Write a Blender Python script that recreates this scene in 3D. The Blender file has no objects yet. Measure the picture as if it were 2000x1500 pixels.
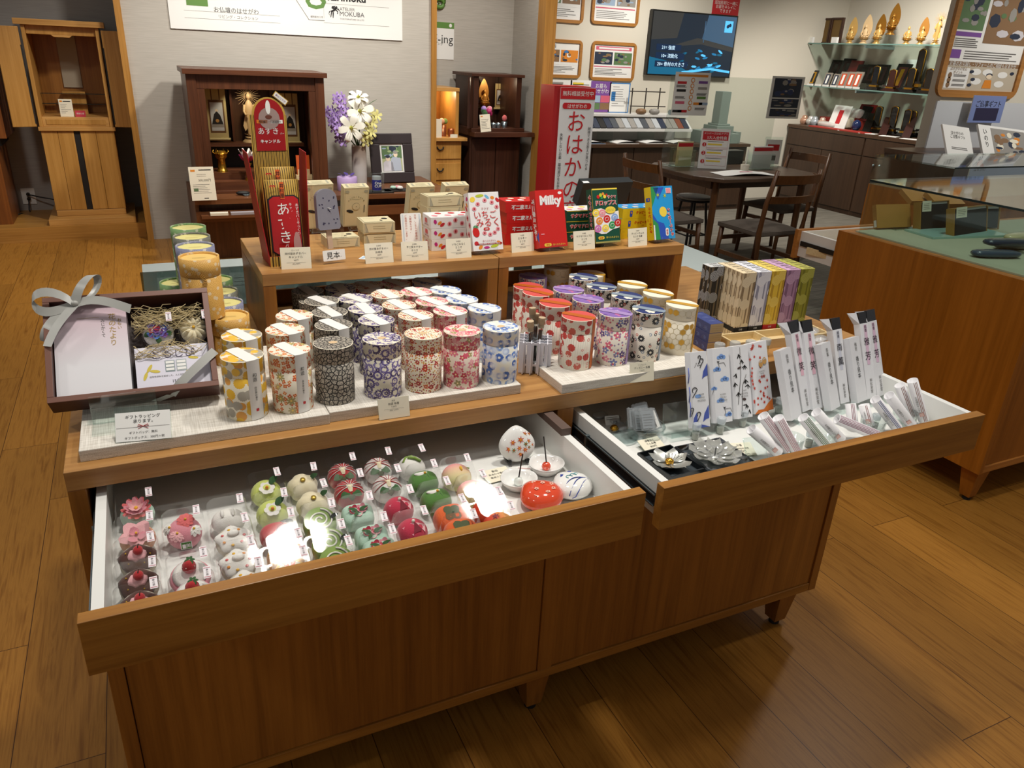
import bpy, bmesh, math, random
from mathutils import Vector, Matrix
S = bpy.context.scene
COL = S.collection
random.seed(7)
PI = math.pi
# ---------------------------------------------------------------- camera
FPX = 1479.88
CAM = Vector((0.2092, -1.1875, 1.5082))
_y, _p, _r = math.radians(26.4289), math.radians(-23.5815), math.radians(2.8714)
FW = Vector((math.sin(_y)*math.cos(_p), math.cos(_y)*math.cos(_p), math.sin(_p)))
_rt = Vector((math.cos(_y), -math.sin(_y), 0)); _up = _rt.cross(FW)
RT = _rt*math.cos(_r) + _up*math.sin(_r)
UP = -_rt*math.sin(_r) + _up*math.cos(_r)
cd = bpy.data.cameras.new('camera'); cam = bpy.data.objects.new('camera', cd); COL.objects.link(cam)
cd.sensor_width = 36; cd.lens = 36*FPX/2000; cd.clip_start = .05; cd.clip_end = 60
cam.matrix_world = Matrix(((RT.x, UP.x, -FW.x, CAM.x), (RT.y, UP.y, -FW.y, CAM.y), (RT.z, UP.z, -FW.z, CAM.z), (0, 0, 0, 1)))
S.camera = cam
# ---------------------------------------------------------------- world, lamps, exposure
vs = S.view_settings
S.display_settings.display_device = 'sRGB'
vs.view_transform = 'Standard'; vs.look = 'None'; vs.gamma = 1; vs.use_curve_mapping = False
vs.exposure = 0.12
w = bpy.data.worlds.new('world'); S.world = w; w.use_nodes = True
w.node_tree.nodes['Background'].inputs[0].default_value = (1.0, .97, .93, 1)
w.node_tree.nodes['Background'].inputs[1].default_value = .17
cy = S.cycles
cy.max_bounces = 8; cy.transparent_max_bounces = 24; cy.glossy_bounces = 3; cy.transmission_bounces = 4; cy.diffuse_bounces = 3
cy.caustics_reflective = False; cy.caustics_refractive = False; cy.sample_clamp_indirect = 6
LAMPS = [  # x, y, watts, aim dx, dy, cone degrees
 (.55, .02, 70, 0, .18, 100), (1.45, .05, 70, 0, .18, 100), (.35, 1.6, 30, 0, .0, 110), (2.5, -.6, 32, 0, .2, 110),
 (3.4, .9, 45, 0, .1, 110), (3.0, 2.6, 45, 0, .2, 110), (4.9, 4.6, 150, .1, .35, 125), (6.6, 4.2, 190, .35, .25, 125), (5.9, 1.2, 90, 0, .35, 110),
 (-.8, 3.3, 45, 0, .35, 110), (2.0, 3.7, 150, -.12, .5, 115), (3.1, 4.9, 55, 0, .35, 110), (-1.4, .6, 36, 0, 0, 120), (-1.1, -1.0, 24, 0, 0, 120),
 (.9, 3.9, 110, -.05, .5, 105)]
for i, (x, y, wt, dx, dy, cone) in enumerate(LAMPS):
 l = bpy.data.lights.new('ceiling_downlight', 'SPOT'); l.energy = wt; l.color = (1, .95, .87)
 l.shadow_soft_size = .09; l.spot_size = math.radians(cone); l.spot_blend = .7
 o = bpy.data.objects.new('ceiling_downlight', l); COL.objects.link(o); o.location = (x, y, 2.75)
 o.rotation_euler = Vector((dx, dy, -1)).to_track_quat('-Z', 'Y').to_euler()

def at(px, py, ax, val):
 """the point of the plane ax=val that photograph pixel (px, py) shows"""
 d = FW + RT*((px-1000)/FPX) - UP*((py-750)/FPX)
 k = 'xyz'.index(ax)
 return CAM + d*((val-CAM[k])/d[k])
# ---------------------------------------------------------------- materials
MATS = {}
def lin(c):
 if isinstance(c, str):
  c = [int(c[i:i+2], 16)/255 for i in (0, 2, 4)]
 return tuple((x/12.92 if x <= .04045 else ((x+.055)/1.055)**2.4) for x in c[:3]) + (1,)
def newmat(name):
 m = bpy.data.materials.new(name); m.use_nodes = True; MATS[name] = m
 return m, m.node_tree, m.node_tree.nodes['Principled BSDF']
def mat(name, c='808080', rough=.5, metal=0, spec=.5, emit=None, es=1, coat=0, sheen=0, bump=0, bscale=400):
 if name in MATS: return MATS[name]
 m, t, b = newmat(name)
 b.inputs['Base Color'].default_value = lin(c); b.inputs['Roughness'].default_value = rough
 b.inputs['Metallic'].default_value = metal; b.inputs['Specular IOR Level'].default_value = spec
 b.inputs['Coat Weight'].default_value = coat; b.inputs['Sheen Weight'].default_value = sheen
 if emit:
  b.inputs['Emission Color'].default_value = lin(emit); b.inputs['Emission Strength'].default_value = es
 if bump:
  n = t.nodes.new('ShaderNodeTexNoise'); n.inputs['Scale'].default_value = bscale; n.inputs['Detail'].default_value = 2
  tc = t.nodes.new('ShaderNodeTexCoord'); bp = t.nodes.new('ShaderNodeBump'); bp.inputs['Strength'].default_value = bump; bp.inputs['Distance'].default_value = .002
  t.links.new(tc.outputs['Object'], n.inputs['Vector']); t.links.new(n.outputs['Fac'], bp.inputs['Height']); t.links.new(bp.outputs['Normal'], b.inputs['Normal'])
 m.diffuse_color = lin(c)
 return m
def node(t, typ, **kw):
 n = t.nodes.new(typ)
 for k, v in kw.items():
  if k.startswith('_'): setattr(n, k[1:], v)
  else: n.inputs[k.replace('__', ' ')].default_value = v
 return n
def ramp(t, fac, stops, interp='LINEAR'):
 r = t.nodes.new('ShaderNodeValToRGB'); r.color_ramp.interpolation = interp
 e = r.color_ramp.elements
 while len(e) < len(stops): e.new(.5)
 for el, (p, c) in zip(e, stops): el.position = p; el.color = lin(c)
 t.links.new(fac, r.inputs['Fac']); return r.outputs['Color']
def mth(t, op, a, b=None, c=None):
 n = t.nodes.new('ShaderNodeMath'); n.operation = op
 for i, x in enumerate((a, b, c)):
  if x is None: continue
  if isinstance(x, (int, float)): n.inputs[i].default_value = x
  else: t.links.new(x, n.inputs[i])
 return n.outputs[0]
def mixc(t, fac, a, b):
 n = t.nodes.new('ShaderNodeMix'); n.data_type = 'RGBA'
 for s, x in ((n.inputs[0], fac), (n.inputs[6], a), (n.inputs[7], b)):
  if isinstance(x, (int, float)): s.default_value = x
  elif isinstance(x, str): s.default_value = lin(x)
  elif isinstance(x, tuple): s.default_value = x
  else: t.links.new(x, s)
 return n.outputs[2]
def wood(name, light, dark, axis='x', scale=1.0, rough=.38, fine=.6):
 """veneer with fine straight grain along the axis and a few broad cathedral streaks"""
 if name in MATS: return MATS[name]
 m, t, b = newmat(name)
 tc = t.nodes.new('ShaderNodeTexCoord'); mp = t.nodes.new('ShaderNodeMapping')
 sc = [70*scale]*3; sc['xyz'.index(axis)] = 2.2*scale; mp.inputs['Scale'].default_value = sc
 t.links.new(tc.outputs['Object'], mp.inputs['Vector'])
 n1 = node(t, 'ShaderNodeTexNoise', Scale=1.0, Detail=5.0, Roughness=.65); t.links.new(mp.outputs[0], n1.inputs['Vector'])
 mp2 = t.nodes.new('ShaderNodeMapping'); sc2 = [9*scale]*3; sc2['xyz'.index(axis)] = .9*scale; mp2.inputs['Scale'].default_value = sc2
 t.links.new(tc.outputs['Object'], mp2.inputs['Vector'])
 n2 = node(t, 'ShaderNodeTexNoise', Scale=1.0, Detail=3.0, Distortion=.6); t.links.new(mp2.outputs[0], n2.inputs['Vector'])
 f = mth(t, 'ADD', mth(t, 'MULTIPLY', n1.outputs['Fac'], fine), mth(t, 'MULTIPLY', n2.outputs['Fac'], 1-fine))
 c = ramp(t, f, [(.32, dark), (.62, light)])
 t.links.new(c, b.inputs['Base Color']); b.inputs['Roughness'].default_value = rough
 m.diffuse_color = lin(light)
 return m
def clear(name, tint='ffffff', refl=.10, base=.03, haze=0.0, hazec='ffffff', rough=.04):
 """thin clear plastic or pane: passes light straight through, with a glossy film that grows at grazing angles and an optional milky share"""
 if name in MATS: return MATS[name]
 m, t, b = newmat(name); out = t.nodes['Material Output']
 tr = t.nodes.new('ShaderNodeBsdfTransparent'); tr.inputs[0].default_value = lin(tint)
 gl = t.nodes.new('ShaderNodeBsdfGlossy'); gl.inputs['Roughness'].default_value = rough; gl.inputs[0].default_value = (1, 1, 1, 1)
 lw = t.nodes.new('ShaderNodeLayerWeight'); lw.inputs[0].default_value = .5
 fac = mth(t, 'ADD', base, mth(t, 'MULTIPLY', mth(t, 'POWER', lw.outputs['Facing'], 3.0), refl*4))
 src = tr
 if haze:
  df = t.nodes.new('ShaderNodeBsdfDiffuse'); df.inputs[0].default_value = lin(hazec)
  hx = t.nodes.new('ShaderNodeMixShader'); hx.inputs[0].default_value = haze
  t.links.new(tr.outputs[0], hx.inputs[1]); t.links.new(df.outputs[0], hx.inputs[2]); src = hx
 mx = t.nodes.new('ShaderNodeMixShader'); t.links.new(fac, mx.inputs[0]); t.links.new(src.outputs[0], mx.inputs[1]); t.links.new(gl.outputs[0], mx.inputs[2])
 t.links.new(mx.outputs[0], out.inputs['Surface']); m.diffuse_color = (.8, .9, .9, .2)
 return m
# ---------------------------------------------------------------- mesh builder
_TXT = {}
def textmesh(body, space=1.0, bold=0.0):
 if any('ぁ' <= ch <= 'ん' for ch in body): bold = 0.0
 k = (body, space, bold)
 if k in _TXT: return _TXT[k]
 cu = bpy.data.curves.new('lettering', 'FONT'); cu.body = body; cu.align_x = 'CENTER'; cu.resolution_u = 2; cu.space_line = space; cu.fill_mode = 'BOTH'; cu.offset = bold
 cu.dimensions = '2D'
 ob = bpy.data.objects.new('lettering', cu); COL.objects.link(ob)
 dg = bpy.context.evaluated_depsgraph_get(); ev = ob.evaluated_get(dg); me = ev.to_mesh()
 vv = [(v.co.x, v.co.y) for v in me.vertices]; ff = [tuple(p.vertices) for p in me.polygons]
 ev.to_mesh_clear(); bpy.data.objects.remove(ob); bpy.data.curves.remove(cu)
 if vv:
  x0 = min(v[0] for v in vv); x1 = max(v[0] for v in vv); y0 = min(v[1] for v in vv); y1 = max(v[1] for v in vv)
  vv = [(x-(x0+x1)/2, y-(y0+y1)/2) for x, y in vv]; _TXT[k] = (vv, ff, x1-x0, y1-y0)
 else: _TXT[k] = ([], [], 1, 1)
 return _TXT[k]
def frame(o, x, y):
 """matrix whose local X runs along x, Y along y, Z out of the face"""
 x = Vector(x).normalized(); y = Vector(y); y = (y-x*y.dot(x)).normalized(); z = x.cross(y); o = Vector(o)
 return Matrix(((x.x, y.x, z.x, o.x), (x.y, y.y, z.y, o.y), (x.z, y.z, z.z, o.z), (0, 0, 0, 1)))
T = Matrix.Translation
def R(deg, ax): return Matrix.Rotation(math.radians(deg), 4, ax.upper())
class MB:
 def __init__(s, M=None): s.v = []; s.f = []; s.mi = []; s.sm = []; s.mats = []; s.M = M or Matrix.Identity(4)
 def add(s, vs, fs, m, smooth=False, M=None):
  M = s.M @ M if M is not None else s.M
  b = len(s.v); s.v += [tuple(M @ Vector(v)) for v in vs]
  if m not in s.mats: s.mats.append(m)
  k = s.mats.index(m)
  for f in fs: s.f.append(tuple(b+i for i in f)); s.mi.append(k); s.sm.append(smooth)
  return s
 def box(s, x0, y0, z0, x1, y1, z1, m, M=None):
  v = [(x0, y0, z0), (x1, y0, z0), (x1, y1, z0), (x0, y1, z0), (x0, y0, z1), (x1, y0, z1), (x1, y1, z1), (x0, y1, z1)]
  return s.add(v, [(0, 3, 2, 1), (4, 5, 6, 7), (0, 1, 5, 4), (1, 2, 6, 5), (2, 3, 7, 6), (3, 0, 4, 7)], m, False, M)
 def lathe(s, prof, m, n=28, cx=0, cy=0, sx=1, sy=1, M=None, smooth=True, cap0=True, cap1=True):
  v = []; f = []
  for r, z in prof:
   for i in range(n): a = 2*PI*i/n; v.append((cx+r*sx*math.cos(a), cy+r*sy*math.sin(a), z))
  for k in range(len(prof)-1):
   for i in range(n): j = (i+1) % n; f.append((k*n+i, k*n+j, (k+1)*n+j, (k+1)*n+i))
  s.add(v, f, m, smooth, M)
  if cap0 and prof[0][0] > 1e-6: s.add(v[:n], [tuple(range(n-1, -1, -1))], m, False, M)
  if cap1 and prof[-1][0] > 1e-6: s.add(v[-n:], [tuple(range(n))], m, False, M)
  return s
 def cyl(s, p0, p1, r0, m, r1=None, n=16, caps=True):
  p0 = Vector(p0); p1 = Vector(p1); d = p1-p0; L = d.length
  q = d.to_track_quat('Z', 'Y').to_matrix().to_4x4()
  return s.lathe([(r0, 0), (r0 if r1 is None else r1, L)], m, n, M=T(p0) @ q, cap0=caps, cap1=caps)
 def tube(s, pts, r, m, n=6, closed=False):
  pts = [Vector(p) for p in pts]; v = []; f = []; N = len(pts)
  for i, p in enumerate(pts):
   a = pts[i-1] if (i or closed) else p; b = pts[(i+1) % N] if (i < N-1 or closed) else p
   d = (b-a).normalized(); u = d.cross(Vector((0, 0, 1)))
   if u.length < .05: u = d.cross(Vector((1, 0, 0)))
   u.normalize(); w_ = d.cross(u); rr = r[i] if isinstance(r, (list, tuple)) else r
   for k in range(n): t_ = 2*PI*k/n; v.append(p+u*rr*math.cos(t_)+w_*rr*math.sin(t_))
  for i in range(N if closed else N-1):
   for k in range(n): j = (k+1) % n; a = i*n; b = ((i+1) % N)*n; f.append((a+k, b+k, b+j, a+j))
  if not closed: f += [tuple(range(n)), tuple(range((N-1)*n+n-1, (N-1)*n-1, -1))]
  return s.add(v, f, m, True)
 def ell(s, c, r, m, n=20, k=12, e=1.0, z0=-1.0, M=None, wob=None):
  """ellipsoid; e<1 squares it off, z0>-1 cuts the bottom flat"""
  sp = lambda x: math.copysign(abs(x)**e, x)
  v = []; f = []
  lo = math.asin(z0)
  for j in range(k+1):
   ph = lo+(PI/2-lo)*j/k
   for i in range(n):
    a = 2*PI*i/n; q = wob(a, ph) if wob else 1
    v.append((c[0]+r[0]*q*sp(math.cos(ph))*sp(math.cos(a)), c[1]+r[1]*q*sp(math.cos(ph))*sp(math.sin(a)), c[2]+r[2]*sp(math.sin(ph))))
  for j in range(k):
   for i in range(n): i2 = (i+1) % n; f.append((j*n+i, j*n+i2, (j+1)*n+i2, (j+1)*n+i))
  f.append(tuple(range(n-1, -1, -1)))
  return s.add(v, f, m, True, M)
 def poly(s, pts, m, M=None):
  p = [(a[0], a[1], a[2] if len(a) > 2 else 0) for a in pts]
  return s.add(p, [tuple(range(len(p)))], m, False, M)
 def prism(s, pts, z0, z1, m, M=None):
  n = len(pts); v = [(x, y, z0) for x, y in pts]+[(x, y, z1) for x, y in pts]
  f = [tuple(range(n-1, -1, -1)), tuple(range(n, 2*n))]+[(i, (i+1) % n, n+(i+1) % n, n+i) for i in range(n)]
  return s.add(v, f, m, False, M)
 def grid(s, fn, nu, nv, m, smooth=True, M=None):
  v = [fn(i/nu, j/nv) for j in range(nv+1) for i in range(nu+1)]
  f = [(j*(nu+1)+i, j*(nu+1)+i+1, (j+1)*(nu+1)+i+1, (j+1)*(nu+1)+i) for j in range(nv) for i in range(nu)]
  return s.add(v, f, m, smooth, M)
 def text(s, body, M, m, w=None, h=None, space=1.0, bold=0.0, rot=0, dx=0, dy=0):
  """lettering on the face frame M, centred at (dx, dy), fitted to width w or height h"""
  vv, ff, tw, th = textmesh(body, space, bold)
  if not vv: return s
  k = (w/tw if w else 1e9); k = min(k, h/th if h else 1e9)
  return s.add([(x*k, y*k, 0) for x, y in vv], ff, m, False, M @ T((dx, dy, 0)) @ R(rot, 'z'))
 def vtext(s, body, M, m, h, w=None, dx=0, dy=0, bold=0.0, space=1.0):
  b = '\n'.join(body.replace('ー', '|'))
  return s.text(b, M, m, h=h, w=w, dx=dx, dy=dy, bold=bold, space=space)
 def rect(s, M, x0, y0, x1, y1, m, z=0):
  return s.add([(x0, y0, z), (x1, y0, z), (x1, y1, z), (x0, y1, z)], [(0, 1, 2, 3)], m, False, M)
 def disc(s, M, x, y, r, m, z=0, n=16, ry=None):
  return s.add([(x+r*math.cos(2*PI*i/n), y+(ry or r)*math.sin(2*PI*i/n), z) for i in range(n)], [tuple(range(n))], m, False, M)
 def star(s, M, x, y, r0, r1, k, m, z=0, a0=PI/2):
  p = [(x+(r0 if i % 2 == 0 else r1)*math.cos(a0+PI*i/k), y+(r0 if i % 2 == 0 else r1)*math.sin(a0+PI*i/k), z) for i in range(2*k)]
  c = len(p); return s.add(p+[(x, y, z)], [(i, (i+1) % c, c) for i in range(c)], m, False, M)
 def build(s, name, parent=None, loc=None, rz=0, bevel=0, shade=None):
  me = bpy.data.meshes.new(name); me.from_pydata(s.v, [], s.f)
  for m in s.mats: me.materials.append(m)
  me.polygons.foreach_set('material_index', s.mi); me.polygons.foreach_set('use_smooth', s.sm); me.update()
  o = bpy.data.objects.new(name, me); COL.objects.link(o)
  if parent: o.parent = parent
  if loc is not None: o.location = loc
  if rz: o.rotation_euler = (0, 0, math.radians(rz))
  if bevel:
   b = o.modifiers.new('bevel', 'BEVEL'); b.width = bevel; b.segments = 2; b.limit_method = 'ANGLE'
  return o
def tag(o, label, cat, group=None):
 o['label'] = label; o['category'] = cat
 if group: o['group'] = group
 return o
def thing(name, label, cat, loc=(0, 0, 0), rz=0, group=None, M=None):
 o = bpy.data.objects.new(name, None); COL.objects.link(o); o.empty_display_size = .02
 if M is not None: o.matrix_world = M
 else: o.location = loc; o.rotation_euler = (0, 0, math.radians(rz))
 return tag(o, label, cat, group)
KIDS = {}
def kids(o): return [c for c in bpy.data.objects if c.parent == o]
def dup(root, loc, rz=0, label=None, group=None, M=None, parts=None):
 """a copy of a thing with copies of its parts and sub-parts"""
 r = root.copy(); COL.objects.link(r)
 if M is not None: r.matrix_world = M
 else: r.location = loc; r.rotation_euler = (0, 0, math.radians(rz))
 if label: r['label'] = label
 if group: r['group'] = group
 def rec(a, b):
  for ch in a.children:
   c = ch.copy(); COL.objects.link(c); c.parent = b; rec(ch, c)
 rec(root, r)
 return r
def struct(o): o['kind'] = 'structure'; return o
# ---------------------------------------------------------------- shared materials
OAK = wood('oak_veneer_grain_x', 'a9742f', '7d4d17', 'x')
OAKZ = wood('oak_veneer_grain_z', '9c6526', '724314', 'z')
OAKL = wood('oak_top', 'b98a50', '926333', 'x')
HONEY = wood('honey_oak', 'c08c45', '9c6a2c', 'z')
HONEYX = wood('honey_oak_x', 'c08c45', '9c6a2c', 'x')
CHERRY = wood('counter_cherry', 'a5641c', '814a0c', 'z', .8)
CHERRYX = wood('counter_cherry_x', 'b87a38', '93581f', 'x', .8)
WALNUT = wood('walnut_veneer', '6f4529', '48291a', 'z')
WALNUTX = wood('walnut_veneer_x', '7a4c2c', '55301b', 'x')
DARKW = wood('dark_counter', '4a3526', '36251a', 'z', .6)
DARKWX = wood('dark_counter_top', '553c2a', '402c1e', 'x', .6)
CHAIRW = wood('chair_beech', '6b4526', '4c2e16', 'z', .8)
WHITE = mat('white_melamine', 'e6e6e2', .35)
GREYW = mat('pale_grey_melamine', 'c9c7c1', .4)
STEEL = mat('steel_rail', '9fb0b8', .25, .9)
DSTEEL = mat('dark_rail', '2c3034', .35, .7)
BLACK = mat('black_plastic', '121212', .35)
RUB = mat('rubber_foot', '141210', .7)
PAPER = mat('white_paper', 'efeeea', .6)
CREAM = mat('cream_card', 'ece5cf', .65)
INK = mat('black_ink', '1c1a1a', .6)
GREYINK = mat('grey_ink', '6a6764', .6)
RED = mat('red_print', 'c3222a', .45)
GOLD = mat('gold_metal', 'd8a23a', .22, .9)
GOLDW = mat('gilded_wood', 'e0b66a', .35, .35)
ACRY = clear('clear_acrylic', 'f6fbfa', .10, .05)
CASE = clear('clear_blister', 'fbfbfb', .09, .018, rough=.06)
GLASS = clear('showcase_glass', 'eef6f3', .12, .04)
LINEN = None
def linen():
 m, t, b = newmat('linen_board')
 tc = t.nodes.new('ShaderNodeTexCoord'); fs = []
 for sc in ((18, 600, 600), (600, 18, 600)):
  mp = t.nodes.new('ShaderNodeMapping'); mp.inputs['Scale'].default_value = sc; t.links.new(tc.outputs['Object'], mp.inputs['Vector'])
  n = node(t, 'ShaderNodeTexNoise', Scale=1.0, Detail=2.0); t.links.new(mp.outputs[0], n.inputs['Vector']); fs.append(n.outputs['Fac'])
 f = mth(t, 'MULTIPLY', mth(t, 'ADD', fs[0], fs[1]), .5)
 t.links.new(ramp(t, f, [(.35, 'bdb5a8'), (.6, 'e4dfd6')]), b.inputs['Base Color']); b.inputs['Roughness'].default_value = .8
 return m
LINEN = linen()
def planks(name, light, dark, seam, wid, length, rough):
 m, t, b = newmat(name)
 tc = t.nodes.new('ShaderNodeTexCoord'); mp = t.nodes.new('ShaderNodeMapping'); mp.inputs['Rotation'].default_value = (0, 0, PI/2); mp.inputs['Location'].default_value = (.31, .035, 0)
 t.links.new(tc.outputs['Object'], mp.inputs['Vector'])
 br = t.nodes.new('ShaderNodeTexBrick'); br.offset = .37; br.inputs['Scale'].default_value = 1
 br.inputs['Brick Width'].default_value = length; br.inputs['Row Height'].default_value = wid; br.inputs['Mortar Size'].default_value = .0011; br.inputs['Mortar Smooth'].default_value = .1
 br.inputs['Color1'].default_value = (0, 0, 0, 1); br.inputs['Color2'].default_value = (1, 1, 1, 1); br.inputs['Mortar'].default_value = (.5, .5, .5, 1); br.inputs['Bias'].default_value = 0
 t.links.new(mp.outputs[0], br.inputs['Vector'])
 # grain, shifted from plank to plank
 sh = t.nodes.new('ShaderNodeVectorMath'); sh.operation = 'MULTIPLY_ADD'; t.links.new(br.outputs['Color'], sh.inputs[0]); sh.inputs[1].default_value = (9, 7, 3); t.links.new(tc.outputs['Object'], sh.inputs[2])
 m2 = t.nodes.new('ShaderNodeMapping'); m2.inputs['Scale'].default_value = (34, 2.2, 10); t.links.new(sh.outputs[0], m2.inputs['Vector'])
 n1 = node(t, 'ShaderNodeTexNoise', Scale=1.0, Detail=6.0, Roughness=.62, Distortion=1.4); t.links.new(m2.outputs[0], n1.inputs['Vector'])
 m3 = t.nodes.new('ShaderNodeMapping'); m3.inputs['Scale'].default_value = (150, 5, 10); t.links.new(sh.outputs[0], m3.inputs['Vector'])
 n2 = node(t, 'ShaderNodeTexNoise', Scale=1.0, Detail=3.0); t.links.new(m3.outputs[0], n2.inputs['Vector'])
 f = mth(t, 'ADD', mth(t, 'MULTIPLY', n1.outputs['Fac'], .66), mth(t, 'MULTIPLY', n2.outputs['Fac'], .34))
 c = ramp(t, f, [(.34, dark), (.5, light), (.68, dark)])
 sep = t.nodes.new('ShaderNodeSeparateColor'); t.links.new(br.outputs['Color'], sep.inputs[0])
 hsv = t.nodes.new('ShaderNodeHueSaturation'); t.links.new(c, hsv.inputs['Color']); t.links.new(mth(t, 'ADD', .88, mth(t, 'MULTIPLY', sep.outputs[0], .24)), hsv.inputs['Value'])
 t.links.new(mixc(t, br.outputs['Fac'], hsv.outputs[0], seam), b.inputs['Base Color'])
 b.inputs['Roughness'].default_value = rough; b.inputs['Specular IOR Level'].default_value = .4
 return m
FLOORM = planks('plank_floor', 'a8742f', '84541b', '4a2a0e', .19, 1.22, .34)
CARPET = mat('grey_carpet', '6b665b', .95, bump=.6, bscale=300)
def carpetm():
 m, t, b = newmat('carpet_tiles')
 tc = t.nodes.new('ShaderNodeTexCoord'); mp = t.nodes.new('ShaderNodeMapping'); mp.inputs['Scale'].default_value = (3, 90, 1); mp.inputs['Rotation'].default_value = (0, 0, .15)
 t.links.new(tc.outputs['Object'], mp.inputs['Vector']); n = node(t, 'ShaderNodeTexNoise', Scale=1.0, Detail=3.0); t.links.new(mp.outputs[0], n.inputs['Vector'])
 t.links.new(ramp(t, n.outputs['Fac'], [(.35, '57534a'), (.65, '7d776b')]), b.inputs['Base Color']); b.inputs['Roughness'].default_value = .95
 return m
CARPET = carpetm()
def wallm(name, a, bb):
 m, t, b = newmat(name)
 tc = t.nodes.new('ShaderNodeTexCoord'); mp = t.nodes.new('ShaderNodeMapping'); mp.inputs['Scale'].default_value = (6, 6, 160)
 t.links.new(tc.outputs['Object'], mp.inputs['Vector']); n = node(t, 'ShaderNodeTexNoise', Scale=1.0, Detail=2.0); t.links.new(mp.outputs[0], n.inputs['Vector'])
 t.links.new(ramp(t, n.outputs['Fac'], [(.3, a), (.7, bb)]), b.inputs['Base Color']); b.inputs['Roughness'].default_value = .85
 return m
WALLG = wallm('grey_woven_wallpaper', 'b3ada3', 'c0bab0')
WALLC = mat('cream_wall_paint', 'd9d2c2', .85)
WALLA = wallm('alcove_wallpaper', 'a29c97', 'ada7a1')
# ---------------------------------------------------------------- setting
HT = 2.8
struct(MB().box(-4, -4, -.05, 10, 8, 0, FLOORM).build('floor'))
struct(MB().box(2.75, 1.45, 0, 9, 6.1, .006, CARPET).build('floor_carpet'))
struct(MB().box(.235, 5.5, 0, 2.62, 5.62, HT, WALLG).build('wall_back'))
struct(MB().box(.205, 5.46, 0, .25, 5.66, HT, HONEY).build('trim_1'))
struct(MB().box(2.60, 5.48, 0, 2.647, 5.66, HT, HONEY).build('trim_2'))
struct(MB().box(-3, 6.3, 0, .235, 6.4, HT, WALLA).build('wall_alcove'))
struct(MB().box(.235, 5.62, 0, .33, 6.3, HT, WALLA).build('wall_alcove_side'))
struct(MB().box(2.55, 6.115, 0, 3.70, 6.25, HT, WALLG).build('wall_niche'))
struct(MB().box(3.66, 5.52, 0, 3.74, 6.25, HT, WALLG).build('wall_niche_side'))
struct(MB().box(3.64, 5.42, 0, 3.755, 5.56, HT, HONEY).build('trim_3'))
struct(MB().box(3.70, 6.1, 0, 8.1, 6.25, HT, WALLC).build('wall_media'))
struct(MB().box(8.0, 2.5, 0, 8.12, 6.2, HT, WALLC).build('wall_right'))
struct(MB().box(5.15, 2.5, 0, 8.1, 2.6, HT, WALLC).build('wall_partition'))
tag(MB().box(-2.2, 5.6, 0, .203, 6.3, .115, HONEYX).build('alcove_platform'), 'low honey wood platform under the tall altar cabinet in the grey alcove', 'platform')
# ---------------------------------------------------------------- main display counter
CX0, CX1, CY1, CT, CB = .044, 1.80, .77, .8905, .143
ZO = .857                                              # top of the drawer openings
root = thing('display_counter', 'long oak display counter with two drawers pulled open', 'counter', (0, 0, 0))
b = MB()
b.box(CX0, 0, ZO, CX1, CY1, CT, OAKL)
b.box(CX0, .001, CB, CX0+.026, CY1, ZO, OAKZ); b.box(CX1-.026, .001, CB, CX1, CY1, ZO, OAKZ)
b.box(CX0+.026, .002, CB, CX1-.026, CY1, CB+.026, OAK)
b.box(CX0+.026, CY1-.02, CB+.026, CX1-.026, CY1, ZO, OAKZ)
b.box(.9055, .001, CB+.026, .9425, CY1-.02, ZO, OAKZ)
b.box(CX0+.026, .02, .745, CX1-.026, CY1-.02, .758, OAK)
b.build('carcass', root, bevel=.0012)
for x0, x1 in ((CX0+.027, .9045), (.9435, CX1-.027)):
 MB().box(x0, .006, CB+.027, x1, .024, .744, OAKZ).build('front_panel', root, bevel=.001)
for lx, ly in ((.12, .06), (.925, .06), (1.735, .06), (.12, .70), (1.735, .70)):
 l = MB(); v = []
 for z, h in ((CB, .034), (.018, .02)):
  v += [(lx-h, ly-h, z), (lx+h, ly-h, z), (lx+h, ly+h, z), (lx-h, ly+h, z)]
 l.add(v, [(0, 1, 2, 3), (7, 6, 5, 4), (0, 4, 5, 1), (1, 5, 6, 2), (2, 6, 7, 3), (3, 7, 4, 0)], OAKZ)
 lo = l.build('leg', root); MB().cyl((lx, ly, 0), (lx, ly, .02), .015, RUB).build('foot_pad', lo)
def drawer(fx0, fx1, bx0, bx1, yf, lab):
 d = MB().box(fx0, yf, .760, fx1, yf+.021, .8447, OAK).build('drawer_front', root, bevel=.001); d['label'] = lab
 f = MB(); z0, z1, zf = .769, .8405, .779; y0, y1 = yf+.0215, .30
 f.box(bx0, y0, z0, bx0+.015, y1, z1, WHITE); f.box(bx1-.015, y0, z0, bx1, y1, z1, WHITE)
 f.box(bx0+.015, y1-.015, z0, bx1-.015, y1, z1+.012, WHITE); f.box(bx0+.015, y0, zf-.006, bx1-.015, y1-.015, zf, WHITE)
 f.box(bx0+.015, y0, zf, bx1-.015, y0+.008, z1-.012, WHITE)
 f.build('drawer_box', d)
 for s, x in ((-1, bx0), (1, bx1)):
  r = MB(); xa, xb = (x-.006, x-.0005) if s < 0 else (x+.0005, x+.006)
  r.box(xa, y0+.01, .789, xb, .28, .812, DSTEEL); r.box(xa-.0015 if s < 0 else xb, y0+.01, .810, xa if s < 0 else xb+.0015, .28, .813, STEEL); r.box(xa-.0015 if s < 0 else xb, y0+.01, .788, xa if s < 0 else xb+.0015, .28, .791, STEEL)
  r.box(xa-.003, -.05, .783, xb+.003, -.043, .815, STEEL)
  r.build('slide_rail', d)
 return d
drawer(.0672, .9056, .081, .893, -.3117, 'left drawer front, full of felt sweets')
drawer(.9424, 1.7814, .955, 1.773, -.312, 'right drawer front, full of incense samples')
MB().box(.873, -.075, .841, .8935, .10, .8555, mat('brown_bumper', '5c4a42', .6)).build('stop_block', root)
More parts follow.
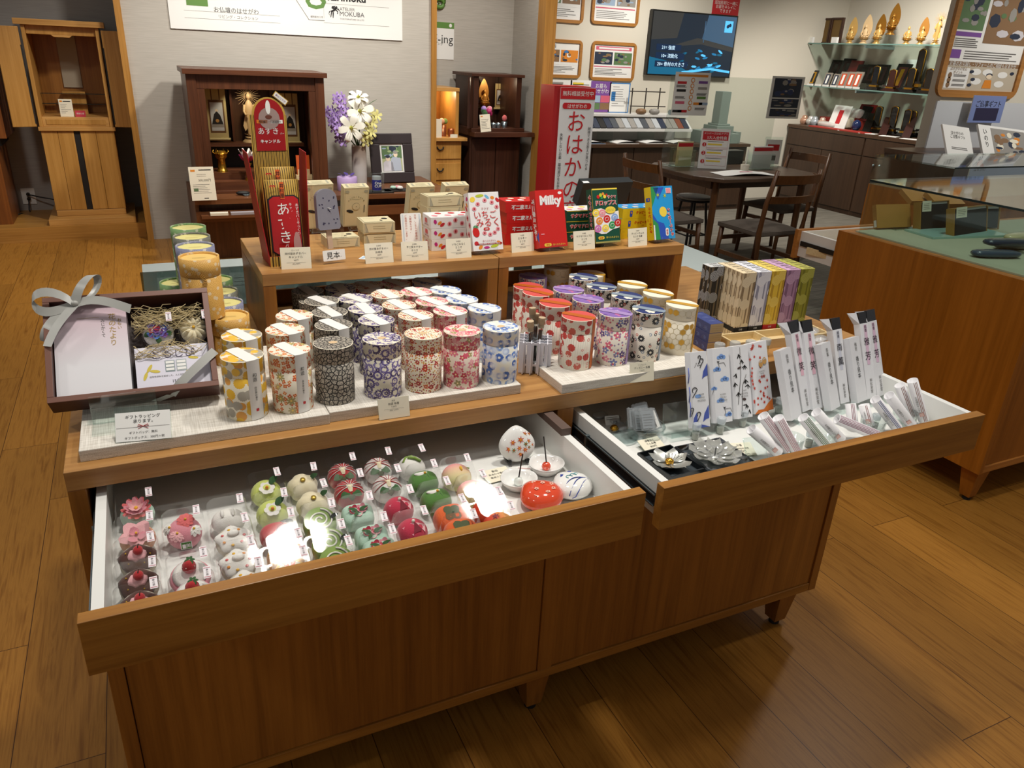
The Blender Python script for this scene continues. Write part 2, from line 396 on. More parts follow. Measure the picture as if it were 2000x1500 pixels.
# ---------------------------------------------------------------- risers
def riser(x0, x1, lab):
 y0, y1, z0, z1, t = .4046, .745, CT, 1.0648, .026
 r = thing('shelf_riser', lab, 'display riser', (x0, y0, z0), group='oak risers on the counter')
 W, D, H = x1-x0, y1-y0, z1-z0
 MB().box(0, 0, H-t, W, D, H, OAKL).build('top_board', r, bevel=.001)
 for xa in (0, W-t): MB().box(xa, .0005, 0, xa+t, D, H-t, OAKZ).build('side_panel', r, bevel=.001)
 MB().box(t, D-.012, 0, W-t, D-.004, .04, OAKZ).build('back_rail', r)
 return r
riser(.4114, .9490, 'oak open-front riser over the flower tins, black candy bar display on its end'.replace('black', 'red'))
riser(.9512, 1.4891, 'oak open-front riser over the purple and honeycomb tins, yellow candy boxes on its end')
# ---------------------------------------------------------------- linen boards
BT = .9104
def board(x0, y0, x1, y1, lab):
 o = MB().box(0, 0, 0, x1-x0, y1-y0, BT-CT, LINEN).build('linen_board', loc=(x0, y0, CT), bevel=.0012)
 tag(o, lab, 'display board', 'linen boards on the counter')
q = at(642, 803, 'z', BT)
board(.067, .0266, q.x-.001, .40, 'linen covered board under the gift box and the yellow tins')
board(q.x, .032, at(1023, 755, 'z', BT).x, .403, 'linen covered board under the black purple and blue tins')
q1 = at(1098, 752, 'z', BT); board(q1.x, q1.y, 1.30, .40, 'linen covered board under the red and honeycomb tins')
# ---------------------------------------------------------------- right showcase counter
RX, RY0, RY1, RT_ = 2.893, .263, 1.137, .876
r = thing('glass_showcase_counter', 'cherry wood counter with a glass display top and prayer bead boxes', 'counter', (RX, RY0, 0)); W, D = 1.9, RY1-RY0
b = MB(); b.box(0, 0, .143, .022, D, RT_, CHERRY); b.box(.022, .012, .17, W, .03, RT_-.03, CHERRY); b.box(.022, D-.03, .17, W, D-.012, RT_-.03, CHERRY)
b.box(.022, .004, .143, W, D, .17, CHERRYX); b.box(.022, 0, RT_-.03, W, .03, RT_, CHERRYX); b.box(.022, D-.03, RT_-.03, W, D, RT_, CHERRYX); b.box(.022, .03, RT_-.012, .06, D-.03, RT_, CHERRYX)
b.box(.022, .03, RT_-.03, W, D-.03, RT_-.02, GREYW)
b.build('carcass', r, bevel=.001)
MB().box(.045, .035, RT_-.02, W, D-.05, RT_+.006, mat('display_floor', 'b6b59c', .7)).build('display_floor', r)
for lx, ly in ((.06, .05), (.06, D-.06), (1.75, .05)):
 l = MB(); v = []
 for z, h in ((.143, .036), (.018, .02)): v += [(lx-h, ly-h, z), (lx+h, ly-h, z), (lx+h, ly+h, z), (lx-h, ly+h, z)]
 l.add(v, [(0, 1, 2, 3), (7, 6, 5, 4), (0, 4, 5, 1), (1, 5, 6, 2), (2, 6, 7, 3), (3, 7, 4, 0)], CHERRY)
 lo = l.build('leg', r); MB().cyl((lx, ly, 0), (lx, ly, .02), .015, RUB).build('foot_pad', lo)
GE = mat('glass_edge', '0e2420', .15)
g = MB(); gz = 1.098; g.box(.04, .03, RT_, .046, D-.07, gz-.008, GLASS); g.box(.046, .03, RT_, W, .036, gz-.008, GLASS); g.build('glass_side', r)
g = MB(); g.box(.038, .028, gz-.008, W, D-.07, gz, GLASS); g.build('glass_lid', r)
g = MB(); g.box(.0365, .028, gz-.008, .0379, D-.07, gz, GE); g.build('glass_edge', r)
d = MB(); y1 = 1.405-RY0; d.box(.05, D+.001, .70, .066, y1-.02, .815, WHITE); d.box(.066, y1-.03, .72, .75, y1-.02, .815, WHITE); d.box(.066, D+.001, .715, .75, y1-.03, .725, WHITE); d.box(.735, D+.001, .70, .75, y1-.02, .815, WHITE)
dd = MB().box(.03, y1-.02, .69, .77, y1, .822, CHERRYX).build('drawer_front', r); d.build('drawer_box', dd)
MB().box(.044, D+.001, .75, .0498, y1-.03, .772, DSTEEL).build('slide_rail', dd)
# ---------------------------------------------------------------- fitting helpers
def face(bl, br, tl, ax, val, lean=0):
 """front face of an upright thing: bottom corners on the plane ax=val, leaning back by so many degrees -> (frame, width, height)"""
 a = at(*bl, ax, val); c = at(*br, ax, val); x = c-a; W = x.length; x.normalize()
 t = math.radians(lean); back = Vector((0, 0, 1)).cross(x).normalized()
 y = back*math.sin(t)+Vector((0, 0, 1))*math.cos(t); y.normalize(); n = x.cross(y)
 d = FW+RT*((tl[0]-1000)/FPX)-UP*((tl[1]-750)/FPX)
 p = CAM+d*((a-CAM).dot(n)/d.dot(n)); H = (p-a).dot(y)
 return frame(a, x, y), W, H
def flat(m, label, cat, name, M, group=None, bevel=0):
 """a thing that is one mesh, in the frame M"""
 o = m.build(name, bevel=bevel); o.matrix_world = M
 return tag(o, label, cat, group)
EPS = .0004
# ---------------------------------------------------------------- flower tins
def tin_coords(t):
 tc = t.nodes.new('ShaderNodeTexCoord'); se = t.nodes.new('ShaderNodeSeparateXYZ'); t.links.new(tc.outputs['Object'], se.inputs[0])
 ang = mth(t, 'MULTIPLY', mth(t, 'ARCTAN2', se.outputs[1], se.outputs[0]), .035)
 side = t.nodes.new('ShaderNodeCombineXYZ'); t.links.new(ang, side.inputs[0]); t.links.new(se.outputs[2], side.inputs[1])
 top = t.nodes.new('ShaderNodeCombineXYZ'); t.links.new(se.outputs[0], top.inputs[0]); t.links.new(se.outputs[1], top.inputs[1])
 g = t.nodes.new('ShaderNodeTexCoord'); s2 = t.nodes.new('ShaderNodeSeparateXYZ'); t.links.new(g.outputs['Normal'], s2.inputs[0])
 istop = mth(t, 'GREATER_THAN', s2.outputs[2], .7)
 mx = t.nodes.new('ShaderNodeMix'); mx.data_type = 'VECTOR'; t.links.new(istop, mx.inputs[0]); t.links.new(side.outputs[0], mx.inputs[4]); t.links.new(top.outputs[0], mx.inputs[5])
 return mx.outputs[1]
def flowers(name, bg, layers, rough=.5):
 """printed paper: scattered flowers; a layer is (cells per metre, radius m, petals, petal depth, colours, eye colour, inner radius share, randomness, share kept)"""
 if name in MATS: return MATS[name]
 m, t, b = newmat(name); P = tin_coords(t); col = bg
 for li, (sc, rad, pet, amp, cols, eye, inner, rnd, keep) in enumerate(layers):
  off = t.nodes.new('ShaderNodeVectorMath'); off.operation = 'ADD'; t.links.new(P, off.inputs[0]); off.inputs[1].default_value = (.37*li+.11, .21*li+.07, 0)
  vo = t.nodes.new('ShaderNodeTexVoronoi'); vo.voronoi_dimensions = '2D'; vo.inputs['Scale'].default_value = sc; vo.inputs['Randomness'].default_value = rnd
  t.links.new(off.outputs[0], vo.inputs['Vector'])
  df = t.nodes.new('ShaderNodeVectorMath'); df.operation = 'SUBTRACT'; t.links.new(off.outputs[0], df.inputs[0]); t.links.new(vo.outputs['Position'], df.inputs[1])
  s = t.nodes.new('ShaderNodeSeparateXYZ'); t.links.new(df.outputs[0], s.inputs[0])
  ln = t.nodes.new('ShaderNodeVectorMath'); ln.operation = 'LENGTH'; t.links.new(df.outputs[0], ln.inputs[0]); d = ln.outputs['Value']
  cs = t.nodes.new('ShaderNodeSeparateColor'); t.links.new(vo.outputs['Color'], cs.inputs[0])
  th = mth(t, 'ADD', mth(t, 'ARCTAN2', s.outputs[1], s.outputs[0]), mth(t, 'MULTIPLY', cs.outputs[1], 3))
  lobe = mth(t, 'ABSOLUTE', mth(t, 'COSINE', mth(t, 'MULTIPLY', th, pet/2)))
  R_ = mth(t, 'MULTIPLY', mth(t, 'MULTIPLY', mth(t, 'ADD', 1-amp, mth(t, 'MULTIPLY', lobe, amp)), rad), mth(t, 'ADD', .8, mth(t, 'MULTIPLY', cs.outputs[2], .35)))
  mask = mth(t, 'LESS_THAN', d, R_)
  if inner: mask = mth(t, 'MULTIPLY', mask, mth(t, 'GREATER_THAN', d, mth(t, 'MULTIPLY', R_, inner)))
  if keep < 1: mask = mth(t, 'MULTIPLY', mask, mth(t, 'LESS_THAN', cs.outputs[0], keep))
  pick = mth(t, 'FRACT', mth(t, 'MULTIPLY', cs.outputs[0], 7.31))
  pc = ramp(t, pick, [(i/len(cols), c) for i, c in enumerate(cols)], 'CONSTANT') if len(cols) > 1 else cols[0]
  if eye: pc = mixc(t, mth(t, 'LESS_THAN', d, rad*.24), pc, eye)
  col = mixc(t, mask, col, pc)
 t.links.new(col, b.inputs['Base Color']) if not isinstance(col, str) else None
 b.inputs['Roughness'].default_value = rough
 return m
def arabesque(name, dark, light):
 m, t, b = newmat(name); P = tin_coords(t)
 n = node(t, 'ShaderNodeTexNoise', Scale=150.0, Detail=1.5, Distortion=2.6); t.links.new(P, n.inputs['Vector'])
 v = t.nodes.new('ShaderNodeTexVoronoi'); v.voronoi_dimensions = '2D'; v.feature = 'DISTANCE_TO_EDGE'; v.inputs['Scale'].default_value = 120; t.links.new(P, v.inputs['Vector'])
 band = mth(t, 'GREATER_THAN', mth(t, 'ABSOLUTE', mth(t, 'SUBTRACT', mth(t, 'FRACT', mth(t, 'MULTIPLY', n.outputs['Fac'], 6)), .5)), .22)
 band = mth(t, 'MULTIPLY', band, mth(t, 'GREATER_THAN', v.outputs[0], .10))
 t.links.new(mixc(t, band, dark, light), b.inputs['Base Color']); b.inputs['Roughness'].default_value = .5
 return m
TINM = dict(
 yellow=flowers('tin_yellow', 'e9e1cc', [(52, .0092, 16, .10, ['e3b02c', 'a79f90', 'dd9c45'], None, 0, .45, 1), (52, .0088, 18, .1, ['e6b93a', 'e6b93a', 'aaa395'], None, 0, .6, .5)]),
 orange=flowers('tin_orange', 'ece2cd', [(115, .0042, 4, .45, ['cf6327', 'd97b3c', 'c9532a'], 'f3d9a8', 0, .7, .62), (46, .0078, 8, .62, ['a59760', 'b8a878'], 'e7c86a', 0, .9, .45)]),
 black=arabesque('tin_black', '1b1919', 'cfc6b6'),
 purple=flowers('tin_purple', 'e6decb', [(62, .0098, 14, .22, ['5a4a86', '7c70a0', '3d2c63'], None, .55, .55, .8), (62, .0042, 8, .4, ['6a5a92', '43305f'], 'e9e0c4', 0, .55, .8), (150, .0022, 5, .4, ['8a80ab'], None, 0, 1, .4)]),
 red=flowers('tin_red', 'ece2cd', [(230, .0016, 5, .15, ['c0402a', 'd0902f', '8f2230', 'b08a3a'], None, 0, .9, .75), (75, .0052, 9, .4, ['a8282c', 'c4462b'], 'ead9a0', 0, 1, .38)]),
 pink=flowers('tin_pink', 'ecdccb', [(74, .0072, 5, .5, ['c63f57', 'd98a96', '9c8f5c', 'dd7284'], 'f0d8a0', 0, .65, 1), (84, .0062, 5, .5, ['e3a5a8', 'cf5568'], None, 0, .8, .5)]),
 blue=flowers('tin_blue', 'e7e4d6', [(58, .0086, 12, .16, ['3f63ad', '7d9ccf', '5f7fc0'], 'e7e4d6', .3, .55, .9), (58, .0086, 24, .85, ['dfe4ea', 'cfd9ea'], None, 0, .55, .9)]),
 rose=flowers('tin_rose', 'ece4d6', [(52, .0078, 9, .12, ['bf3a34', 'c8584a'], None, 0, .6, .62), (52, .0052, 7, .6, ['ecd9cc'], None, .45, .6, .62), (60, .0036, 6, .3, ['c85a50'], None, .55, 1, .4)]),
 violet=flowers('tin_violet', 'ece4d8', [(54, .0082, 5, .55, ['d6657f', '553a7e', 'dd8ea2', '6f7bb4'], 'f1e3c4', 0, .8, .85), (120, .0028, 5, .5, ['c4586e', '8f7a9a'], None, 0, 1, .5)]),
 gear=flowers('tin_gear', 'ece5d8', [(46, .0085, 12, .35, ['1d1d20'], None, .34, .8, .5), (95, .0036, 8, .2, ['b9543f', '8795a8', '1d1d20'], None, .5, 1, .5), (46, .0022, 6, .2, ['1d1d20'], None, .4, .8, .5)]),
 honey=mat('tin_honey', 'ece3cf', .5))
PLAINTOP = dict(rose=mat('tin_top_rose', 'd0524e', .5), violet=flowers('tin_top_violet', '8465ad', [(70, .0055, 5, .5, ['b79bd0', 'c76a98', '5e3f86'], None, 0, .8, .8)]),
    gear=flowers('tin_top_gear', '29366b', [(40, .0105, 5, .3, ['e6e2d6'], None, 0, .5, .55)]), honey=mat('tin_top_honey', 'efe6d3', .5))
TINRIM = mat('tin_card_edge', 'e8dfca', .6)
BANDW = mat('white_sleeve', 'eceae6', .5)
BANDC = dict(rose=mat('band_orange', 'bd5f1c', .4), violet=mat('band_lilac', 'a58bc0', .4), gear=mat('band_slate', '8896a6', .4), honey=mat('band_gold', 'c39433', .4))
TH = .109
def tin_body(kind, r=.035, H=TH):
 top = kind in PLAINTOP
 m = MB().lathe([(r-.0006, 0), (r, .001), (r, H-.030), (r-.0005, H-.0298)], TINM[kind], 40, cap0=True, cap1=False)
 l = MB().lathe([(r-.0005, H-.0296), (r+.0003, H-.0294), (r+.0003, H-.0006)], TINM[kind], 40, cap0=False, cap1=False)
 l.lathe([(r+.0003, H-.0006), (r-.0008, H)], TINRIM, 40, cap0=False, cap1=False, smooth=False)
 l.disc(Matrix.Identity(4), 0, 0, r-.0008, PLAINTOP[kind] if top else TINM[kind], z=H, n=40)
 if kind == 'honey':
  hexes(m, r, .004, H-.033); hexes(l, r+.0003, H-.0275, H-.003)
 return m, l
HEXG = mat('hex_gold', 'dba63c', .5); HEXL = mat('hex_line', 'cbb889', .6)
def hexes(m, r, z0, z1):
 rnd = random.Random(3); a = .0078; rows = int((z1-z0)/(a*1.5))+1; n = int(2*PI*r/(a*1.732)); du = 2*PI/n
 for j in range(rows):
  zc = z0+a*1.5*j+.004
  for i in range(n):
   u = (i+(j % 2)*.5)*du; hit = rnd.random() < .34
   P = []
   for k in range(6):
    t = PI/6+k*PI/3; P.append((u+a*math.cos(t)/r, zc+a*math.sin(t)))
   q = lambda uu, zz, e=.00025: ((r+e)*math.cos(uu), (r+e)*math.sin(uu), zz)
   if any(p[1] < z0-.001 or p[1] > z1+.001 for p in P): continue
   for k in range(6):
    (u0, w0), (u1, w1) = P[k], P[(k+1) % 6]; f = .93
    v = [q(u0, w0), q(u1, w1), q(u+(u1-u)*f, zc+(w1-zc)*f), q(u+(u0-u)*f, zc+(w0-zc)*f)]; m.add(v, [(0, 1, 2, 3)], HEXL)
   if hit:
    v = [q(u+(p[0]-u)*.88, zc+(p[1]-zc)*.88, .0003) for p in P]+[q(u, zc, .0003)]; m.add(v, [(k, (k+1) % 6, 6) for k in range(6)], HEXG)
def band(kind, az, r=.035, H=TH, text=None, mtl=None, w=.023, full=True):
 """paper sleeve over the lid and down the front; az = the way it faces, degrees"""
 m = MB(R(az, 'z')); B = mtl or BANDW; e = .0009; hw = w/2; n = 6
 pt = lambda rr, s, z: (rr*math.cos(s), rr*math.sin(s), z)
 ss = [-hw/r+2*hw/r*i/n for i in range(n+1)]
 for sg in (1, -1):
  o = 0 if sg > 0 else PI
  vs = [pt(r+e, o+s, .001) for s in ss]+[pt(r+e, o+s, H+e) for s in ss]
  m.add(vs, [(i, i+1, n+1+i+1, n+1+i) for i in range(n)], B, True)
 c = math.cos(hw/r)*r
 m.add([pt(r+e, s, H+e) for s in ss]+[pt(r+e, PI+s, H+e) for s in ss], [tuple(range(2*n+2))], B)
 if text:
  F = frame((r+e+EPS, 0, 0), (0, 1, 0), (0, 0, 1))
  for (tx, zc, h, ww, mm) in text: m.vtext(tx, F, mm, h, w=ww, dy=zc)
  if B is BANDW: m.rect(F, -.0025, .0165, .0025, .0215, RED)
 return m
def make_tin(kind, label, loc, az=-75, sleeve=True, group='flower tins of incense', text=None, mtl=None, w=.023):
 t = thing('incense_tin', label, 'tin', loc, group=group); m, l = tin_body(kind)
 m.build('body', t); lo = l.build('lid', t)
 if not sleeve: MB().disc(Matrix.Identity(4), 0, 0, .008, mat('tan_sticker', 'd9bb92', .5), z=TH+EPS, ry=.0065).build('lid_sticker', lo)
 else:
  band(kind, az, text=text, mtl=mtl, w=w).build('paper_band', t)
 return t
SLEEVE = {'yellow': [('和遊', .079, .020, .0075, INK), ('向日葵の香り', .049, .031, .0042, INK)], 'orange': [('和遊', .079, .020, .0075, INK), ('金木犀の香り', .049, .031, .0042, INK)]}
NAMES = dict(yellow='yellow and grey dandelion', orange='orange osmanthus', black='black arabesque', purple='purple ring flower', red='red and gold dotted chrysanthemum', pink='pink cherry blossom', blue='blue wheel flower')
ORD = ['front', 'second', 'third', 'fourth', 'fifth', 'sixth']
ROWS = {  # column x, rows y (front first)
 'yellow': [(.326, .079), (.338, .178)], 'orange': [(.405, .081), (.416, .186), (.447, .262)],
 'black': [(.483, .09), (.506, .185), (.516, .262), (.517, .338), (.518, .408), (.516, .482)],
 'purple': [(.571, .085), (.590, .188), (.589, .262), (.587, .334), (.587, .412), (.5905, .484)],
 'red': [(.651, .086), (.672, .192), (.661, .266), (.6595, .344), (.655, .416), (.654, .487)],
 'pink': [(.727, .08), (.748, .197), (.734, .268), (.725, .343), (.722, .416), (.722, .488)],
 'blue': [(.807, .076), (.822, .192), (.80, .264), (.79, .336), (.795, .408), (.797, .48)]}
random.seed(11)
for kind, pts in ROWS.items():
 proto = None
 for i, (x, y) in enumerate(pts):
  where = ('with a plain uncovered lid, ' if kind not in SLEEVE else 'with a lettered white band, ') + 'frontmost of its row' if i == 0 else 'white banded, %s from the front of its row' % ORD[i]
  lab = f'{NAMES[kind]} tin {where}'
  z = BT if y < .366 else CT
  if i == 0: t = make_tin(kind, lab, (x, y, z), -68, sleeve=kind in SLEEVE, text=SLEEVE.get(kind)); continue
  az = -58-random.random()*22
  if i == 1: proto = make_tin(kind, lab, (x, y, z), az)
  else: dup(proto, (x, y, z), random.uniform(-12, 12), lab)
# tins with printed tops and coloured bands
DTXT = {'rose': '薔薇の香り', 'violet': 'すみれの香り', 'gear': '白檀の香り', 'honey': 'はちみつの香り'}
DN = dict(rose='red rose striped', violet='violet and pink blossom', gear='gear wheel navy lidded', honey='gold honeycomb')
DROWS = {'rose': [(.988, .087, 0), (.984, .18, 0), (.984, .262, 0)], 'violet': [(1.075, .083, 0), (1.068, .184, 0), (1.062, .262, 0)],
         'gear': [(1.157, .080, 0), (1.166, .178, 0), (1.150, .262, 0), (1.150, .345, 0)], 'honey': [(1.252, .089, 0), (1.250, .176, 0), (1.232, .256, 0)]}
STRIPE = mat('stripe_grey', 'b9b1a4', .6)
def dband(kind, az):
 m = band(kind, az, text=[(DTXT[kind], .042, .040, .0048, INK)], mtl=BANDC[kind], w=.017)
 m.text('Disney', R(az, 'z') @ frame((.035+.0009+EPS, 0, .088), (0, 1, 0), (0, 0, 1)), INK, w=.011)
 return m
for kind, pts in DROWS.items():
 proto = None
 for i, (x, y, dz) in enumerate(pts):
  lab = f'{DN[kind]} tin with a coloured band, ' + ('frontmost of its row' if i == 0 else '%s in its row from the front' % ORD[i])
  if i == 0:
   t = thing('incense_tin', lab, 'tin', (x, y, BT), group='printed tins with coloured bands'); m, l = tin_body(kind)
   if kind == 'rose':
    for k in range(44):
     a = 2*PI*k/44; da = .008
     m.add([(.0351*math.cos(a), .0351*math.sin(a), .002), (.0351*math.cos(a+da), .0351*math.sin(a+da), .002), (.0351*math.cos(a+da), .0351*math.sin(a+da), TH-.031), (.0351*math.cos(a), .0351*math.sin(a), TH-.031)], [(0, 1, 2, 3)], STRIPE)
   m.build('body', t); l.build('lid', t); dband(kind, -50).build('paper_band', t); proto = t
  else: dup(proto, (x, y, BT if y < .366 else CT), random.uniform(-9, 9), lab)
# the loose second layer at the back, under the right riser
vt = [o for o in bpy.data.objects if o.get('label', '').startswith('violet and pink') and 'frontmost' in o['label']][0]
hn = [o for o in bpy.data.objects if o.get('label', '').startswith('gold honeycomb') and 'frontmost' in o['label']][0]
rs = [o for o in bpy.data.objects if o.get('label', '').startswith('red rose') and 'frontmost' in o['label']][0]
dup(rs, (1.0145, .372, CT), 10, 'red rose striped tin half hidden behind the riser side at the back')
dup(vt, tuple(at(1041, 539, 'z', CT+TH).to_2d())+(CT,), 4, 'violet and pink blossom tin in the shade under the riser, at the back')
dup(hn, (1.225, .43, CT), 3, 'gold honeycomb tin in the shade under the riser, right of the pair at the back')
dup(hn, (1.175, .52, CT), 7, 'gold honeycomb tin in the shade under the riser, deepest of all')
# ---------------------------------------------------------------- things on the risers
RISE = 1.0648
I4 = Matrix.Identity(4)
def lift(k): return T((0, 0, EPS*k))
L1, L2, L3, L4, L5 = (lift(k) for k in (1, 2, 3, 4, 5))
def blob(m, F, x, y, rx, ry, c, rot=0, n=14):
 a = math.radians(rot); p = []
 for i in range(n):
  t = 2*PI*i/n; u, v = rx*math.cos(t), ry*math.sin(t); p.append((x+u*math.cos(a)-v*math.sin(a), y+u*math.sin(a)+v*math.cos(a), 0))
 return m.poly(p, c, F)
def rrect(m, F, x0, y0, x1, y1, r, c, n=4):
 p = []
 for cx, cy_, a0 in ((x1-r, y1-r, 0), (x0+r, y1-r, 90), (x0+r, y0+r, 180), (x1-r, y0+r, 270)):
  for k in range(n+1): a = math.radians(a0+90*k/n); p.append((cx+r*math.cos(a), cy_+r*math.sin(a), 0))
 return m.poly(p, c, F)
def lines(m, F, x0, y0, x1, y1, n, c=GREYINK, th=.0007, ragged=.8):
 """rows too small to read on the photograph"""
 rnd = random.Random(int(x0*1e5+n)); 
 for i in range(n):
  y = y1-(y1-y0)*(i+.5)/n; w_ = (x1-x0)*(ragged+(1-ragged)*rnd.random()); m.rect(F, x0, y-th/2, x0+w_, y+th/2, c)
def price_card(bl, br, tl, z, rows, label, lean=12, group='cream price cards', cardm=None):
 M, W, H = face(bl, br, tl, 'z', z, lean); m = MB()
 m.box(0, 0, -.0012, W, H, 0, cardm or CREAM); m.box(-.001, -.0005, -.0022, W+.001, H*.98, -.0014, ACRY)
 n = len(rows); y = H*.90
 hs = {'s': .075, 'm': .115, 'l': .14}
 for r_, k in rows:
  if r_ == '-': m.rect(L1, W*.18, y-H*.03, W*.82, y-H*.022, GREYINK); y -= H*.05; continue
  h = H*hs[k]; y -= h; m.text(r_, L1, INK if k != 's' else GREYINK, w=W*.78, h=h, dx=W/2, dy=y+h/2); y -= H*.05
 m.box(W*.1, 0, -.008, W*.9, .001, -.0022, ACRY)
 return flat(m, label, 'price card', 'price_card', M, group)
PC = lambda a, b_=None, p='680円', q='(税込748円)': [('お線香' if b_ else 'ローソク', 's'), (a, 'm')]+([(b_, 'm')] if b_ else [])+[(p, 's'), ('-', 's'), (q, 's')]
price_card((550, 526.5), (609, 524), (545.5, 484), RISE, [('ローソク', 's'), ('井村屋あずきバー', 'm'), ('キャンドル', 'm'), ('680円', 's'), ('-', 's'), ('(税込748円)', 's')], 'cream price card standing against the red candle display box')
price_card((714.5, 515.5), (769, 512), (711, 476), RISE, PC('井村屋あずきバー', 'お線香'), 'cream price card before the stacked beige boxes, white leaflet behind it')
price_card((785, 510.5), (837, 508), (782, 472.5), RISE, PC('不二家ネクター', 'ミニ寸'), 'cream price card below the white striped notice')
price_card((872.5, 505.5), (921, 502.5), (870.5, 467), RISE, PC('いちごみるく', 'ミニ寸'), 'cream price card beside the white strawberry candy box')
price_card((1000, 494), (1043, 490), (998, 456), RISE, PC('ミルキー', 'ミニ寸'), 'cream price card before the stack of red candy boxes')
price_card((1121, 489), (1162, 485.5), (1120.5, 452), RISE, PC('サクマドロップス', 'ミニ寸'), 'cream price card before the stack of dark green candy boxes')
price_card((1227.5, 482.5), (1264, 479), (1227, 447), RISE, PC('クッピーラムネ', 'ミニ寸 各種'), 'cream price card before the stack of yellow candy boxes')
# notice and leaflet
BLUEP = mat('pale_blue_print', 'a9c3d8', .6); REDINK = mat('orange_red_ink', 'c2502f', .6)
M, W, H = face((786, 474), (826, 472), (777, 417), 'z', RISE+.012, 14); m = MB(); rrect(m, I4, 0, 0, W, H, .004, PAPER); rrect(m, T((0, 0, -.0012)), 0, 0, W, H, .004, PAPER)
for k in (.08, .12, .88, .92): m.rect(L1, W*k-.0004, .003, W*k+.0004, H-.003, BLUEP)
for k, s in ((.70, '只今、こちらの商品は'), (.46, '入荷待ちです。'), (.24, 'ご迷惑おかけします。')): m.vtext(s, L1, REDINK, H*.85 if len(s) > 8 else H*.6, w=W*.16, dx=W*k, dy=H*.52 if len(s) > 8 else H*.62)
flat(m, 'white notice with red vertical lettering behind a cream price card', 'sign', 'notice_card', M)
o = MB().box(0, 0, 0, .022, .03, .0006, PAPER).rect(T((0, 0, .0007)), .003, .004, .010, .026, BLUEP).build('leaflet', loc=at(700, 506, 'z', RISE), rz=-35); tag(o, 'loose white leaflet lying behind a cream price card', 'leaflet')
# red candle display box
GSTR = mat('gold_print', 'c9a24a', .4); GDK = mat('dark_stripe', '2a2012', .5); REDB = mat('red_carton', 'a3161c', .4); REDP = mat('red_pouch', 'b81c20', .22, coat=.6)
def stripes(m, F, x0, y0, x1, y1, n, z=0):
 m.rect(F, x0, y0, x1, y1, GSTR); w_ = (x1-x0)/n
 for i in range(n): m.rect(F @ lift(1), x0+w_*(i+.36), y0, x0+w_*(i+.58), y1, GDK); m.rect(F @ lift(1), x0+w_*(i+.9), y0, x0+w_*(i+1), y1, GDK)
a = at(529, 522, 'z', RISE); c = at(606, 516, 'z', RISE)
M = frame(a, c-a, (0, 0, 1)); W = (c-a).length; DD = .085; HB = .232; FLR = .024
t = thing('candle_display_box', 'red and gold striped carton display of candy bar candles with a tall header card', 'display box', M=M)
m = MB(); bw = .0016; lip = .022; ln = .058
m.box(0, 0, -bw, W, lip, 0, REDB); m.box(0, 0, -DD, W, bw, -bw, REDB); stripes(m, L1, 0, 0, W, lip, 7)
for s_, xb, xt in ((-1, 0, -FLR), (1, W-bw, W-bw+.012)):
 q = [(0, 0), (lip, 0), (HB, -.028), (HB+.002, -DD), (0, -DD)]
 v = [(xb+(xt-xb)*y_/HB+o_, y_, z_) for o_ in (0, bw) for y_, z_ in q]; m.add(v, [(4, 3, 2, 1, 0), (5, 6, 7, 8, 9)]+[(i, (i+1) % 5, 5+(i+1) % 5, 5+i) for i in range(5)], REDB)
m.build('carton', t)
B = T((0, .004, -DD+.004)) @ R(-2, 'x') @ T((-.006, 0, 0)); HH = .352; m = MB(B)
m.box(.004, 0, -bw, W-.004, HH-.055, 0, GSTR); stripes(m, L1, .004, 0, W-.004, HH-.055, 13)
ax0, ax1 = W*.16, W*.88; ac = (ax0+ax1)/2; ar = (ax1-ax0)/2
HO = HH-.262; arch = [(ax0, .135+HO), (ax1, .135+HO), (ax1, HH-.058)]+[(ac+ar*math.cos(PI*k/14), HH-.058+ar*1.15*math.sin(PI*k/14)) for k in range(1, 14)]+[(ax0, HH-.058)]
m.prism([(ac+(x-ac)*1.12, y+(.003 if y > .14+HO else 0)) for x, y in arch], -bw, 0, GSTR, L2); m.poly(arch, REDB, L2 @ lift(2))
F = L2 @ lift(3); m.disc(F, ac, HH-.062, ar*.72, mat('candle_grey', 'a08a84', .6)); blob(m, F @ lift(1), ac-.001, HH-.04, .005, .014, PAPER); blob(m, F @ lift(1), ac-.001, HH-.059, .007, .004, mat('bean_brown', '6a3a2c', .5))
m.rect(F, ax0+.004, .190+HO, ac-.004, .197+HO, mat('orange_tag', 'd8761f', .5)); m.text('井村屋', F @ lift(1), INK, h=.0045, dx=(ax0+ac)/2, dy=.1935+HO)
m.text('×', F, PAPER, h=.004, dx=ac-.001, dy=.1935+HO); m.rect(F, ac+.002, .190+HO, ax1-.003, .197+HO, PAPER); m.text('カメヤマ', F @ lift(1), INK, h=.0038, dx=(ac+ax1)/2, dy=.1935+HO)
m.text('あずき', F, PAPER, w=ar*1.35, dx=ac-.004, dy=.175+HO, bold=.03); m.text('バー', F, PAPER, w=.008, dx=ax1-.006, dy=.170+HO); m.text('キャンドル', F, PAPER, w=ar*1.35, dx=ac-.001, dy=.154+HO, bold=.03)
Q = F @ T((ax1-.004, HH-.022, .0005)) @ R(-38, 'z'); m.rect(Q, -.016, -.006, .016, .006, GSTR); m.rect(Q @ lift(1), -.0145, -.0045, .0145, .0045, PAPER); m.text('夢のコラボ', Q @ lift(2), mat('violet_ink', '6b2b6f', .5), w=.024)
m.build('header_card', t)
